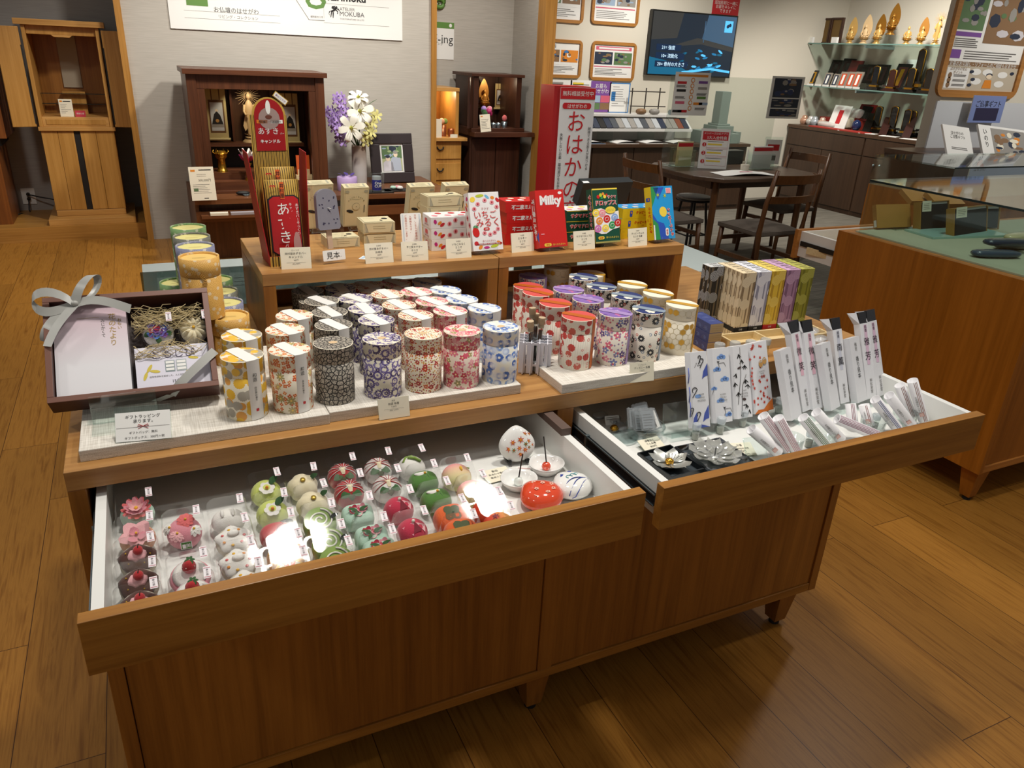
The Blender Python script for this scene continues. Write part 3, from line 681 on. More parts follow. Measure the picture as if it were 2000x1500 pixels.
def pouch(t, oz, oy, tilt_, hgt, lab):
 m = MB(T((W*.5, oy, oz)) @ R(-tilt_, 'x')); w_ = W*.84; n = 10
 def fn(u, v):
  e = math.sin(PI*u)**.5*math.sin(PI*v)**.5 if 0 < u < 1 and 0 < v < 1 else 0
  return ((u-.5)*w_, v*hgt, .011*e)
 for s in (1,):
  m.grid(fn, 14, 18, GSTR)
 m.grid(lambda u, v: ((.5-u)*w_, v*hgt, -.006*math.sin(PI*u)*math.sin(PI*v)), 8, 8, GSTR)
 # stripes, red lozenge and writing follow the swell
 def on(x, y, k=1):
  u, v = x/w_+.5, y/hgt; e = (max(0, math.sin(PI*u))**.5)*(max(0, math.sin(PI*v))**.5); return (x, y, .011*e+EPS*k*1.6)
 for i in range(15):
  x = -w_/2+w_*(i+.5)/15
  m.grid(lambda u, v: on(x+(u-.5)*.0011, .001+v*(hgt-.002)), 1, 16, GDK, False)
 cx_, cy0, cy1 = .003, hgt*.10, hgt*.80
 def loz(u, v, k, g=0):
  y = cy0-g+(cy1-cy0+2*g)*v; hw = (w_*.43+g)*min(1, 1.9*math.sin(PI*(.06+.88*v))**.6); hw = min(hw, w_*.485); return on((u-.5)*2*hw, y, k)
 m.grid(lambda u, v: loz(u, v, 2, .0025), 8, 18, INK); m.grid(lambda u, v: loz(u, v, 3), 8, 18, REDP)
 F = T((0, 0, .0125)); m.vtext('あずき', F, PAPER, hgt*.48, dx=-.004, dy=hgt*.48, bold=.035); m.vtext('バー', F, PAPER, hgt*.09, dx=-.003, dy=hgt*.18)
 m.vtext('キャンドル', F @ T((0, 0, -.001)), PAPER, hgt*.2, dx=.012, dy=hgt*.62); m.vtext('あずきバーそっくり', F @ T((0, 0, -.002)), PAPER, hgt*.38, dx=w_*.36, dy=hgt*.52)
 m.rect(F @ T((0, 0, -.0012)), -.007, hgt*.77, .002, hgt*.97, mat('orange_tag2', 'e0642a', .5)); m.vtext('井村屋', F @ T((0, 0, -.0008)), INK, hgt*.17, dx=-.0025, dy=hgt*.87)
 m.text('∞', F @ T((0, 0, -.001)), RED, w=.012, dx=-w_*.3, dy=hgt*.92, bold=.04)
 blob(m, F @ T((0, 0, -.0016)), w_*.28, hgt*.2, .008, hgt*.17, mat('pink_ice', 'b98a86', .4))
 o = m.build("candle_pouch")
 o.matrix_world = M
 return tag(o, lab, 'candle', 'striped candle pouches')
pouch(t, -.014, .006, 8, .172, 'gold striped red candle pouch, frontmost in the display box')
pouch(t, -.042, .012, 8, .188, 'gold striped red candle pouch, second in the display box with only its top showing')
# candy bar candle in a blister
M, W, H = face((616, 515), (676, 508), (606, 356), 'z', RISE+.002, 10)
t = thing('candle_blister_pack', 'grey bean-dotted ice bar candle in a clear blister pack', 'candle', M=M); m = MB()
rrect(m, T((0, 0, .001)), 0, 0, W, H, .008, CASE); rrect(m, T((0, 0, .021)), W*.08, H*.30, W*.92, H*.97, .014, CASE)
pp = [(W*.08, H*.30), (W*.92, H*.30), (W*.92, H*.97), (W*.08, H*.97)]
for i in range(4): (xa, ya), (xb, yb) = pp[i], pp[(i+1) % 4]; m.add([(xa, ya, .001), (xb, yb, .001), (xb, yb, .021), (xa, ya, .021)], [(0, 1, 2, 3)], CASE)
m.box(W*.3, H*.10, .001, W*.75, H*.30, .012, CASE); m.build('blister', t)
GB = mat('bean_ice_grey', '8d8a94', .4); bx = MB(); ww = W*.36
outl = [(W*.5-ww*.85, H*.41), (W*.5+ww*.85, H*.41), (W*.5+ww, H*.44)]+[(W*.5+ww*.9*math.cos(PI*k/12), H*.80+ww*.75*math.sin(PI*k/12)) for k in range(13)]+[(W*.5-ww, H*.44)]
bx.prism(outl, .003, .017, GB); rnd = random.Random(4); DK = mat('bean_dark', '3b3550', .5)
for k in range(20): blob(bx, T((0, 0, .0172)), W*.5+(rnd.random()-.5)*ww*1.5, H*(.45+.43*rnd.random()), .0016, .0022, DK, rnd.random()*180, 7)
bx.tube([(W*.5, H*.68, .017), (W*.5+.006, H*.665, .022)], .0009, PAPER)
c_ = bx.build('ice_bar', t, bevel=.002); MB().box(W*.42, H*.17, .006, W*.58, H*.415, .010, mat('stick_wood', 'd8b79a', .6)).build('stick', c_)
m = MB(); rrect(m, T((0, 0, .0125)), W*.2, H*.02, W*.92, H*.155, .002, PAPER); m.text('見本', T((0, 0, .0129)), INK, h=H*.085, dx=W*.53, dy=H*.088); m.text('.', T((0, 0, .0129)), INK, h=.0012, dx=W*.78, dy=H*.065); m.build('sample_label', t)
# beige incense boxes
BEIGE = mat('beige_carton', 'd8cca6', .55); BEIGED = mat('beige_print', '8d8463', .6); BEIGEG = mat('beige_grey_print', 'a9a58f', .6)
def beige_box(M, W, H, D, label, upright=True, group='beige incense boxes'):
 m = MB(); m.box(0, 0, -D, W, H, 0, BEIGE); F = L1
 for x0, y0, x1, y1 in ((.002, .002, W-.002, .0026), (.002, H-.0026, W-.002, H-.002), (.002, .002, .0026, H-.002), (W-.0026, .002, W-.002, H-.002)): m.rect(F, x0, y0, x1, y1, BEIGED)
 if upright:
  for sx in (0, 1): blob(m, F, W*(.12+.76*sx), H*.9, .006, .004, BEIGEG, 0, 8)
  for k in range(9):
   a = PI*(.18+.64*k/8); m.text('AZUKIBAR.'[8-k] if k else '.', F @ T((W*.5+W*.36*math.cos(a), H*.55+W*.36*math.sin(a), 0)) @ R(math.degrees(a)-90, 'z'), BEIGED, h=.004)
  m.rect(F, W*.3, H*.70, W*.7, H*.705, BEIGED); m.disc(F, W*.5, H*.52, W*.16, BEIGED, ry=W*.15); m.disc(L2, W*.5, H*.52, W*.15, BEIGE, ry=W*.14); m.disc(L2 @ L1, W*.5, H*.52, .001, INK)
  blob(m, F, W*.26, H*.40, W*.15, .004, INK, -15); m.rect(F, W*.82, H*.36, W*.85, H*.55, INK)
  Ft = frame((0, H+EPS, 0), (1, 0, 0), (0, 0, -1)); m.rect(Ft, W*.12, D*.15, W*.88, D*.85, BEIGEG); m.rect(Ft @ L1, W*.2, D*.18, W*.8, D*.82, BEIGE); lines(m, Ft @ L2, W*.28, D*.3, W*.72, D*.75, 3, BEIGED)
 else:
  m.rect(F, W*.06, H*.1, W*.94, H*.9, BEIGEG); m.poly([(W*.16, H*.1), (W*.84, H*.1), (W*.92, H*.9), (W*.08, H*.9)], BEIGE, L2); lines(m, L3, W*.3, H*.35, W*.72, H*.75, 2, BEIGED)
  Ft = frame((0, H+EPS, 0), (1, 0, 0), (0, 0, -1)); m.rect(Ft, W*.04, D*.05, W*.96, D*.95, BEIGED); m.rect(Ft @ L1, W*.05, D*.06, W*.95, D*.94, BEIGE)
  lines(m, Ft @ L2, W*.12, D*.5, W*.5, D*.7, 2, BEIGED, .0006); blob(m, Ft @ L2, W*.78, D*.55, W*.1, D*.12, INK, 20, 7); blob(m, Ft @ L2, W*.62, D*.28, W*.05, D*.07, INK, 0, 6)
 o = m.build('incense_box'); o.matrix_world = M
 return tag(o, label, 'incense box', group)
def easel(M, W, label, h=.035, d=.03, group='clear acrylic easels', name='acrylic_easel'):
 """bent strip that carries a leaning box: back rest, foot curl at the front"""
 m = MB(); w_ = W*.5; x0 = (W-w_)/2; th = .0018
 prof = [(h, -d*.55), (0.0, -d*.30), (-.008, -.006), (-.010, .004), (-.006, .010), (.006, .011)]
 for (ya, za), (yb, zb) in zip(prof[:-1], prof[1:]): m.add([(x0, ya, za), (x0+w_, ya, za), (x0+w_, yb, zb), (x0, yb, zb)], [(0, 1, 2, 3)], ACRY); m.tube([(x0, ya, za), (x0, yb, zb)], .0007, ACRY, 4); m.tube([(x0+w_, ya, za), (x0+w_, yb, zb)], .0007, ACRY, 4)
 o = m.build(name); o.matrix_world = M
 return tag(o, label, 'display stand', group)
for bl, br, tl, lab in (((594, 448), (648, 444), (588, 362), 'upright beige incense box half hidden by the ice bar candle'), ((670, 443), (717, 440), (664, 368), 'upright beige incense box just right of the ice bar candle'),
      ((795, 437), (842, 434), (791, 366), 'upright beige incense box behind the white striped notice'), ((862, 432), (907, 429), (859, 364), 'upright beige incense box behind the strawberry candy stack')):
 M, W, H = face(bl, br, tl, 'z', RISE+.012, -14); beige_box(M, W, H, .027, lab)
 E_ = M @ T((0, 0, .001)); o = easel(E_ @ T((0, 0, -.0)) , W, 'clear easel under the '+lab.split(' half')[0].split(' just')[0].split(' behind')[0]+' '+lab.split('box ')[1], h=.045)
def flat_box_M(corner_px, z, yaw=0):
 a = at(*corner_px, 'z', z); d = Vector((math.cos(math.radians(yaw)), math.sin(math.radians(yaw)), 0)); return frame(a, d, (0, 0, 1))
def stacked(Mbase, H, n): return Mbase @ T((0, H*n+.0003*n, 0))
M = flat_box_M((712, 478), RISE, -2); bh = .0265
beige_box(M, .078, bh, .07, 'flat beige incense box, lower of the pair behind the price cards', False)
beige_box(stacked(M, bh, 1) @ T((-.002, 0, .002)), .078, bh, .07, 'flat beige incense box, upper of the pair, black cat on its lid', False)
M = flat_box_M((640, 486), RISE, 2); beige_box(M, .078, bh-.003, .06, 'flat beige incense box lying behind the ice bar candle', False)
M = flat_box_M((838, 470), RISE, 3) @ T((0, 0, -.012))
for k in range(4): beige_box(stacked(M, .0265, k) @ T((.001*(k % 2), 0, 0)), .095, .0265, .05, ['flat beige box, lowest of the four behind the strawberry boxes', 'flat beige box, second lowest of the four behind the strawberry boxes', 'flat beige box, second highest of the four behind the strawberry boxes', 'flat beige box topmost of the four behind the strawberry boxes, black bird on lid'][k], False)
# candy boxes
CW = mat('white_carton', 'eae7e6', .4); CR = mat('candy_red', 'c8201c', .4); CG = mat('candy_green', '0f4a36', .4); CY_ = mat('candy_yellow', 'e3c21c', .4); CBL = mat('candy_blue', '1f96d6', .4); CBD = mat('candy_deep_blue', '2a52b8', .4); CGR = mat('candy_grass', '2e8f4e', .4)
PINKP = mat('print_pink', 'e58f98', .5); MAG = mat('print_magenta', 'c0267e', .5); ORG = mat('print_orange', 'e08a2a', .5); LIME = mat('print_lime', 'b7c433', .5); YEL = mat('print_yellow', 'edd045', .5); SKY = mat('print_sky', '6fb3d8', .5); DRED = mat('print_dark_red', 'a02028', .5); SKIN = mat('print_cream', 'f0dcc0', .5)
def candyface(m, kind, W, H):
 F = L1
 if kind == 'berry':
  for x, y, rx, ry, c, rt in ((.12, .88, .09, .06, YEL, 20), (.36, .94, .14, .035, LIME, 5), (.6, .92, .09, .03, SKY, -40), (.78, .9, .05, .05, ORG, 80), (.94, .86, .05, .06, RED, 40), (.25, .06, .08, .04, ORG, 40), (.45, .05, .1, .03, MAG, 0), (.72, .07, .14, .035, LIME, 10), (.88, .12, .09, .04, ORG, -30), (.12, .13, .07, .05, RED, 10)): blob(m, F, W*x, H*y, W*rx, W*ry*1.3, c, rt)
  for x, y in ((.28, .8), (.75, .82), (.52, .86), (.6, .27), (.76, .3), (.88, .36), (.42, .3), (.9, .74), (.15, .72)): blob(m, L2, W*x, H*y, W*.07, W*.06, PINKP); blob(m, L3, W*x, H*y, W*.025, W*.03, DRED)
  m.text('サクマ', L3, DRED, w=W*.24, dx=W*.5, dy=H*.72); m.text('いちご', L3, CR, w=W*.74, dx=W*.5, dy=H*.62, bold=.02); m.text('みるく', L3, CR, w=W*.74, dx=W*.54, dy=H*.48, bold=.02)
  rrect(m, L2, W*.4, H*.345, W*.6, H*.395, W*.04, CR); m.text('線香', L3, CW, h=H*.03, dx=W*.5, dy=H*.37)
  blob(m, L2, W*.14, H*.32, W*.11, H*.085, CR, 15); 
  for k in range(4): blob(m, L3, W*(.08+.04*k), H*.415, W*.015, H*.03, CGR, -30+20*k, 6)
  m.text('食べられません', L3, DRED, w=W*.45, dx=W*.55, dy=H*.165); m.rect(L2, W*.12, H*.1, W*.98, H*.125, DRED); m.text('SAKUMA ICHIGO MILK', L3, CW, w=W*.7, dx=W*.55, dy=H*.1125)
 if kind == 'milk':
  m.text('Milky', F, CW, w=W*.78, dx=W*.53, dy=H*.80, bold=.05); m.disc(F, W*.87, H*.94, W*.07, CW, ry=H*.025)
  rrect(m, F, W*.16, H*.02, W*.42, H*.075, W*.05, YEL); m.text('線香', L2, CR, h=H*.034, dx=W*.29, dy=H*.048); m.text('食べられません', F, YEL, w=W*.46, dx=W*.70, dy=H*.045); m.rect(F, W*.08, H*.23, W*.2, H*.25, PINKP)
 if kind == 'drops':
  m.rect(F, 0, H*.975, W, H, YEL); m.rect(F, 0, 0, W, H*.03, mat('dull_gold', 'a59a55', .5))
  m.text('サクマ', L3, CW, w=W*.36, dx=W*.76, dy=H*.84, bold=.06); m.text('サクマ', L4, CR, w=W*.33, dx=W*.76, dy=H*.84, bold=.02)
  m.text('ドロップス', L3, CW, w=W*.84, dx=W*.52, dy=H*.735, bold=.07); m.text('ドロップス', L4, CR, w=W*.80, dx=W*.52, dy=H*.735, bold=.02)
  for x, y, r_, c in ((.22, .85, .06, CR), (.32, .88, .06, LIME), (.42, .9, .05, ORG), (.48, .85, .06, YEL), (.36, .83, .05, CGR), (.56, .88, .04, CR)): blob(m, L2, W*x, H*y, W*r_, W*r_, c)
  wave = [(0, .22), (.25, .17), (.45, .17), (.7, .24), (1, .27), (1, .58), (.7, .56), (.3, .64), (0, .62)]; m.poly([(W*x, H*y) for x, y in wave], CW, L2)
  for x, y, c in ((.08, .56, YEL), (.33, .55, PINKP), (.5, .44, CR), (.82, .46, mat('drop_blue', '86a6dc', .4)), (.2, .41, ORG), (.7, .32, CGR), (.42, .27, YEL), (.12, .27, mat('drop_violet', 'c56fae', .4)), (.93, .36, CR)): blob(m, L3, W*x, H*y, W*.14, H*.07, c, 20); blob(m, L4, W*x, H*y, W*.08, H*.035, CW, 20); blob(m, L5, W*x, H*y, W*.065, H*.026, c, 20)
  blob(m, L5 @ L1, W*.66, H*.6, W*.21, H*.065, YEL); m.text('いちご・りんご\nオレンジ・メロン', L5 @ L2, CGR, w=W*.32, dx=W*.66, dy=H*.6)
  rrect(m, L3, W*.1, H*.07, W*.36, H*.125, W*.06, YEL); m.text('線香', L4, CR, h=H*.036, dx=W*.23, dy=H*.097); m.text('食べられません', L3, YEL, w=W*.52, dx=W*.68, dy=H*.10)
 if kind == 'ramune':
  m.rect(F, 0, 0, W, H, CBL); m.poly([(0, H*.62), (W*.35, H*.98), (0, H)], CGR, L2); m.poly([(W*.1, H*.98), (W*.6, H*.98), (W*.3, H*.75)], CBD, L2); m.poly([(0, 0), (W*.7, 0), (W*.5, H*.3), (W*.2, H*.35), (0, H*.5)], CBD, L2); m.poly([(0, 0), (W*.3, 0), (W*.22, H*.3), (0, H*.4)], CGR, L3)
  blob(m, L2, W*.5, H*.52, W*.17, H*.1, YEL, 30)
  for x, y in ((.3, .84), (.62, .82)): m.star(L3, W*x, H*y, W*.1, W*.03, 6, LIME)
  m.rect(L4, 0, 0, W*.06, H*.28, CW); Q = T((W*.80, H*.32, 0)) @ R(-82, 'z'); m.text('クッピーラムネ', L3 @ Q, CW, w=H*.56, bold=.09); m.text('クッピーラムネ', L4 @ Q, CR, w=H*.54, bold=.03)
  rrect(m, L3, W*.55, H*.06, W*.7, H*.21, W*.06, CW); m.vtext('線香', L4, CR, H*.1, dx=W*.625, dy=H*.135); m.rect(L3, W*.68, H*.86, W*.92, H*.96, CW); rrect(m, L4, W*.7, H*.865, W*.9, H*.955, .001, PINKP)
def candyside(m, kind, F, W, H):
 """print on the long narrow side"""
 if kind == 'berry':
  blob(m, F, W*.1, H*.62, W*.035, H*.2, MAG, 20); blob(m, F, W*.2, H*.5, W*.05, H*.13, ORG, 35); blob(m, F, W*.26, H*.34, W*.06, H*.14, RED, 35)
  for x in (.42, .55, .7, .84): blob(m, F, W*x, H*(.4+.3*((x*10) % 2 > 1)), W*.05, H*.2, PINKP); blob(m, F @ L1, W*x, H*(.4+.3*((x*10) % 2 > 1)), W*.02, H*.12, DRED)
 if kind == 'milk': m.text('不二家ミルキー', F, CW, w=W*.72, dx=W*.5, dy=H*.5, bold=.05); m.poly([(W*.72, H), (W*.92, H), (W*.8, H*.6)], CBD, F)
 if kind == 'drops': m.text('サクマドロップス', F, CW, w=W*.8, dx=W*.5, dy=H*.5, bold=.08); m.text('サクマドロップス', F @ L1, CR, w=W*.78, dx=W*.5, dy=H*.5, bold=.03); m.rect(F, 0, H*.94, W, H, YEL)
 if kind == 'ramune': m.text('クッピーラムネ', F, CR, w=W*.5, dx=W*.62, dy=H*.6, bold=.04); m.text('線香', F, CR, h=H*.14, dx=W*.62, dy=H*.28); rrect(m, F, W*.2, H*.2, W*.27, H*.8, .002, CBD); blob(m, F @ L1, W*.235, H*.6, W*.02, H*.12, ORG)
BODY = dict(berry=CW, milk=CR, drops=CG, ramune=CY_); TOPN = dict(berry=CW, milk=CR, drops=CW, ramune=CBL)
cs = (.062, .112, .0265)
def upright_candy(kind, bl, br, tl, label, lean=17):
 M, W, H = face(bl, br, tl, 'z', RISE+.011, lean); D = cs[2]; m = MB(); m.box(0, 0, -D, W, H, 0, BODY[kind]); candyface(m, kind, W, H)
 S_ = frame((-EPS, H, -D), (0, -1, 0), (0, 0, 1)); candyside(m, kind, S_, H, D)
 o = m.build('candy_box', bevel=.0006); o.matrix_world = M; tag(o, label, 'incense box', 'candy styled incense boxes')
 e = easel(M @ T((0, 0, 0)), W, 'clear easel holding up the '+label.split(' leaning')[0])
def flat_candy(kind, M, label):
 W, D, H = cs[1], cs[0], cs[2]; m = MB(); m.box(0, 0, -D, W, H, 0, BODY[kind]); candyside(m, kind, L1, W, H)
 Ft = frame((0, H+EPS, 0), (1, 0, 0), (0, 0, -1))
 m.rect(Ft, .0005, .0005, W-.0005, D-.0005, TOPN[kind])
 for k in range(6): blob(m, Ft @ L1, W*(.14+.15*k), D*(.3+.4*(k % 2)), W*.07, D*.14, dict(berry=[PINKP, RED], milk=[CW, SKIN], drops=[PINKP, YEL], ramune=[SKIN, mat('lilac_print', 'c9b9e0', .5)])[kind][k % 2], 25*k)
 if kind == 'berry': Fs = frame((-EPS, 0, -D), (0, 0, 1), (0, 1, 0)); rrect(m, Fs, D*.3, H*.35, D*.6, H*.75, .003, CR); m.text('SAKUMA', Fs, DRED, w=D*.5, dx=D*.5, dy=H*.2)
 o = m.build('candy_box', bevel=.0006); o.matrix_world = M; return tag(o, label, 'incense box', 'candy styled incense boxes')
upright_candy('berry', (925, 491), (983, 486.5), (913, 376.5), 'white strawberry milk candy box leaning upright on an easel')
upright_candy('milk', (1055, 485), (1109, 480), (1047, 372), 'red box lettered Milky leaning upright on an easel')
upright_candy('drops', (1164, 476), (1212, 472), (1153, 369), 'dark green fruit drops box leaning upright on an easel')
upright_candy('ramune', (1278, 469), (1319, 465), (1267.5, 365), 'blue and yellow ramune box leaning upright on an easel')
NTH = ['lowest', 'second lowest', 'third lowest', 'topmost']
for kind, corner, n, nm in (('berry', (843, 491), 3, 'white strawberry box lying flat'), ('milk', (986, 479), 4, 'red milk candy box lying flat'), ('drops', (1105, 473), 3, 'dark green drops box lying flat'), ('ramune', (1211, 467), 3, 'yellow ramune box lying flat')):
 M = flat_box_M(corner, RISE, -1)
 for k in range(n): flat_candy(kind, stacked(M, cs[2], k) @ T((random.uniform(-.003, .003)*(k > 0), 0, 0)), f'{nm}, '+('topmost' if k == n-1 else NTH[k])+' of its stack')
# black gift box at the back of the right riser
CHAR = mat('charcoal_carton', '2b2e30', .45)
M, W, H = face((1126, 402), (1222, 397), (1112.5, 362), 'z', RISE+.025, -22); m = MB().box(0, 0, -.03, W, H*1.05, 0, CHAR); m.rect(frame((0, H*1.05+EPS, 0), (1, 0, 0), (0, 0, -1)), W*.015, .004, W*.13, .014, PAPER)
flat(m, 'long charcoal gift box standing behind the dark green candy boxes', 'box', 'gift_box', M, bevel=.0008)
easel(M @ T((W*.2, -.003, 0)), W*.5, 'clear easel holding the long charcoal gift box', h=.03)
# ---------------------------------------------------------------- tall paper tubes at the left end
def scales(name, bg, ink, k=150):
 if name in MATS: return MATS[name]
 m, t, b = newmat(name); P = tin_coords(t)
 v = t.nodes.new('ShaderNodeTexVoronoi'); v.voronoi_dimensions = '2D'; v.inputs['Scale'].default_value = k; v.inputs['Randomness'].default_value = .25; t.links.new(P, v.inputs['Vector'])
 ring = mth(t, 'LESS_THAN', mth(t, 'ABSOLUTE', mth(t, 'SUBTRACT', mth(t, 'FRACT', mth(t, 'MULTIPLY', v.outputs['Distance'], 3.0)), .5)), .2)
 v2 = t.nodes.new('ShaderNodeTexVoronoi'); v2.voronoi_dimensions = '2D'; v2.inputs['Scale'].default_value = 60; t.links.new(P, v2.inputs['Vector'])
 spot = mth(t, 'MULTIPLY', mth(t, 'LESS_THAN', v2.outputs['Distance'], .2), mth(t, 'LESS_THAN', t.nodes.new('ShaderNodeSeparateColor').outputs[0], 2))
 t.links.new(mixc(t, mth(t, 'MULTIPLY', spot, .55), mixc(t, ring, bg, ink), 'd9d2bd'), b.inputs['Base Color']); b.inputs['Roughness'].default_value = .55
 return m
TUBE = dict(yellow=scales('tube_yellow', 'dcae5e', 'c8933f'), purple=scales('tube_purple', '565a78', 'a9a9c0', 190), black=scales('tube_black', '2b2c2b', '9a9a88', 190), green=scales('tube_green', '3f7a3c', '9fb47f', 190))
TLID = mat('tube_lid', 'd9cf85', .6); TLIDY = mat('tube_lid_yellow', 'deb968', .6); EMB = mat('embossed_line', 'cf9d48', .5)
TBH, TBR = .118, .0365
def tube(kind, x, y, layer, label):
 t = thing('paper_tube', label, 'tube', (x, y, CT+layer*(TBH+.0008)), group='tall paper incense tubes')
 m = MB().lathe([(TBR, 0), (TBR, TBH*.70), (TBR-.0004, TBH*.702)], TUBE[kind], 36, cap1=False)
 if kind == 'yellow':
  for k in range(36):
   a = 2*PI*k/36; pts = []
   for q in range(5):
    rr = .013+.0022*q; u, v = rr*math.cos(a), rr*math.sin(a); s = (-PI*.62)+u/TBR; pts.append(((TBR+.0003)*math.cos(s), (TBR+.0003)*math.sin(s), TBH*.64+v))
   m.tube(pts, .00035, EMB, 4)
 m.build('body', t)
 l = MB().lathe([(TBR-.0004, TBH*.706), (TBR+.0003, TBH*.708), (TBR+.0003, TBH), (TBR-.003, TBH), (TBR-.003, TBH-.004)], TUBE[kind], 36, cap0=False, cap1=False); l.disc(I4, 0, 0, TBR-.003, TLIDY if kind == 'yellow' else TLID, z=TBH-.004, n=36)
 lines(l, T((-.012, -.004, TBH-.0036)), 0, 0, .024, .008, 2, mat('tube_ink', 'b59a52', .6), .0008); l.build('lid', t)
YS = dict(yellow=.332, purple=.420, black=.505, green=.600)
for k, y in YS.items():
 tube(k, .334, y, 0, f'{k} paper tube standing on the counter next to the riser side'); tube(k, .254, y, 0, f'{k} paper tube on the counter behind the gift box, under the upper tubes')
 tube(k, .291, y+.010, 1, {'yellow': 'tall yellow paper tube stacked on top, nearest the gift box'}.get(k, f'{k} paper tube stacked on two others, rising behind the yellow one'))
# ---------------------------------------------------------------- gift box
ang = 45; a = Vector((.024, .138, .950)); c = at(428, 752, 'z', .950); x = (c-a).normalized(); bk = Vector((0, 0, 1)).cross(x).normalized(); s45 = math.sqrt(.5)
M = frame(a, x, bk*s45+Vector((0, 0, s45))); W, H, D = (c-a).length, .195, .047
MAR = mat('maroon_carton', '4a2a22', .45); MARL = mat('maroon_edge', '744c3e', .45); MARD = mat('maroon_inside', '2c1914', .55)
t = thing('gift_box', 'maroon gift box with a satin ribbon, tilted open to show booklet, felt sweets and candles', 'gift box', M=M)
m = MB(); e = .010
m.box(0, 0, -D, W, H, -D+.002, MAR)
for x0, y0, x1, y1 in ((0, 0, W, e), (0, H-e, W, H), (0, e, e, H-e), (W-e, e, W, H-e)):
 m.box(x0, y0, -D+.002, x1, y1, -.0015, MAR); m.box(x0, y0, -.0015, x1, y1, 0, MARL)
m.rect(T((0, 0, -D+.0024)), e, e, W-e, H-e, MARD); m.build('box', t, bevel=.0008)
SAT = mat('satin_ribbon', 'a9a9a4', .28, sheen=.3, spec=.7)
def ribbon(m, pts, wd):
 """flat ribbon through points (x, y, z), width direction blended per point"""
 vv = []; ff = []
 for i, (p, d) in enumerate(pts):
  p = Vector(p); d = Vector(d).normalized()*wd/2; vv += [p-d, p+d]
 for i in range(len(pts)-1): ff.append((2*i, 2*i+1, 2*i+3, 2*i+2))
 return m.add(vv, ff, SAT, True)
rb = MB(); rw = .0155
kx, ky = W*.19, H*.90
def bez(p0, p1, p2, p3, d0, d1, n=10):
 o = []
 for i in range(n+1):
  s = i/n; q = 1-s
  p = [q**3*p0[k]+3*q*q*s*p1[k]+3*q*s*s*p2[k]+s**3*p3[k] for k in range(3)]
  o.append((p, [d0[k]*(1-s)+d1[k]*s for k in range(3)]))
 return o
ribbon(rb, bez((kx, ky, .006), (kx-.03, ky+.03, .03), (kx-.075, ky+.015, .028), (kx-.058, ky-.004, .008), (0, 1, 0), (.2, 1, .5)), rw); ribbon(rb, bez((kx-.058, ky-.004, .008), (kx-.045, ky-.02, .006), (kx-.02, ky-.008, .006), (kx, ky, .006), (.2, 1, .5), (0, 1, 0)), rw)
ribbon(rb, bez((kx, ky, .006), (kx+.01, ky+.035, .03), (kx+.045, ky+.062, .028), (kx+.038, ky+.034, .012), (1, -.3, 0), (1, -.2, .6)), rw); ribbon(rb, bez((kx+.038, ky+.034, .012), (kx+.03, ky+.01, .006), (kx+.012, ky+.004, .006), (kx, ky, .006), (1, -.2, .6), (1, 0, 0)), rw)
ribbon(rb, bez((kx, ky, .005), (kx-.02, ky-.03, .014), (kx-.035, ky-.045, .006), (kx-.045, ky-.075, .004), (1, -.5, .2), (1, -.4, .4)), rw); ribbon(rb, bez((kx, ky, .005), (kx+.03, ky+.01, .016), (kx+.06, ky-.004, .006), (kx+.085, ky-.016, .004), (0, 1, 0), (.3, 1, .3)), rw)
rc = MB()
ribbon(rc, bez((-.001, H*.60, -.012), (-.002, H*.66, .004), (kx*.3, H*.80, .005), (kx, ky, .004), (.8, -.4, 0), (.6, -.6, 0)), rw)
rc2 = MB(); ribbon(rc2, bez((W*.70, -.001, -.02), (W*.72, -.002, .003), (W*.84, H*.16, .004), (W+.0005, H*.335, .003), (.8, -.5, 0), (.6, -.7, 0)), rw); ribbon(rc2, [((W*.70, -.001, -.02), (.8, 0, -.5)), ((W*.60, -.0012, -.04), (.8, 0, -.5))], rw)
rc.build('ribbon_band', t); rc2.build('ribbon_band', t); rb.ell((kx, ky, .008), (.006, .005, .005), SAT, 10, 6); rb.build('bow', t)
def inbox(name, label, cat, build, x, y, z):
 o = build.build(name); o.matrix_world = M @ T((x, y, z)); return tag(o, label, cat)
BOOK = newmat('pink_to_white_cover'); bm_, bt_, bb_ = BOOK; tc = bt_.nodes.new('ShaderNodeTexCoord'); sx = bt_.nodes.new('ShaderNodeSeparateXYZ'); bt_.links.new(tc.outputs['Object'], sx.inputs[0]); bt_.links.new(ramp(bt_, mth(bt_, 'MULTIPLY', sx.outputs[1], 6.5), [(.35, 'e8e6ea'), (1.0, 'dcc3cd')]), bb_.inputs['Base Color']); bb_.inputs['Roughness'].default_value = .12; bb_.inputs['Coat Weight'].default_value = .5
bw, bh = W*.43, H-2*e-.004
m = MB().box(0, 0, 0, bw, bh, .030, bm_); F = T((0, 0, .0304)); GLT = mat('gilt_ink', 'a98a3c', .4, .4)
m.vtext('花のたより', F, GLT, bh*.36, dx=bw*.80, dy=bh*.70); m.vtext('みじかくて', F, GREYINK, bh*.2, dx=bw*.67, dy=bh*.72); m.vtext('おもい', F, GLT, bh*.12, dx=bw*.9, dy=bh*.76); m.rect(F, bw*.32, bh*.845, bw*.62, bh*.848, GLT)
inbox('boxed_booklet', 'pale pink boxed incense with gilt vertical lettering inside the gift box', 'booklet', m, e+.002, e+.002, -D+.003)
cw, ch = W*.455, H*.40
m = MB().box(0, 0, 0, cw, ch, .028, mat('lilac_white_card', 'dedbe8', .35)); F = T((0, 0, .0284))
m.text('ともしび', F, mat('violet_grey_ink', '5d5673', .5), w=cw*.58, dx=cw*.52, dy=ch*.80); m.rect(F, cw*.39, ch*.36, cw*.52, ch*.64, mat('window_grey', '8f9ca0', .3)); m.rect(F, cw*.54, ch*.36, cw*.68, ch*.64, mat('window_grey2', 'a9b2b4', .3))
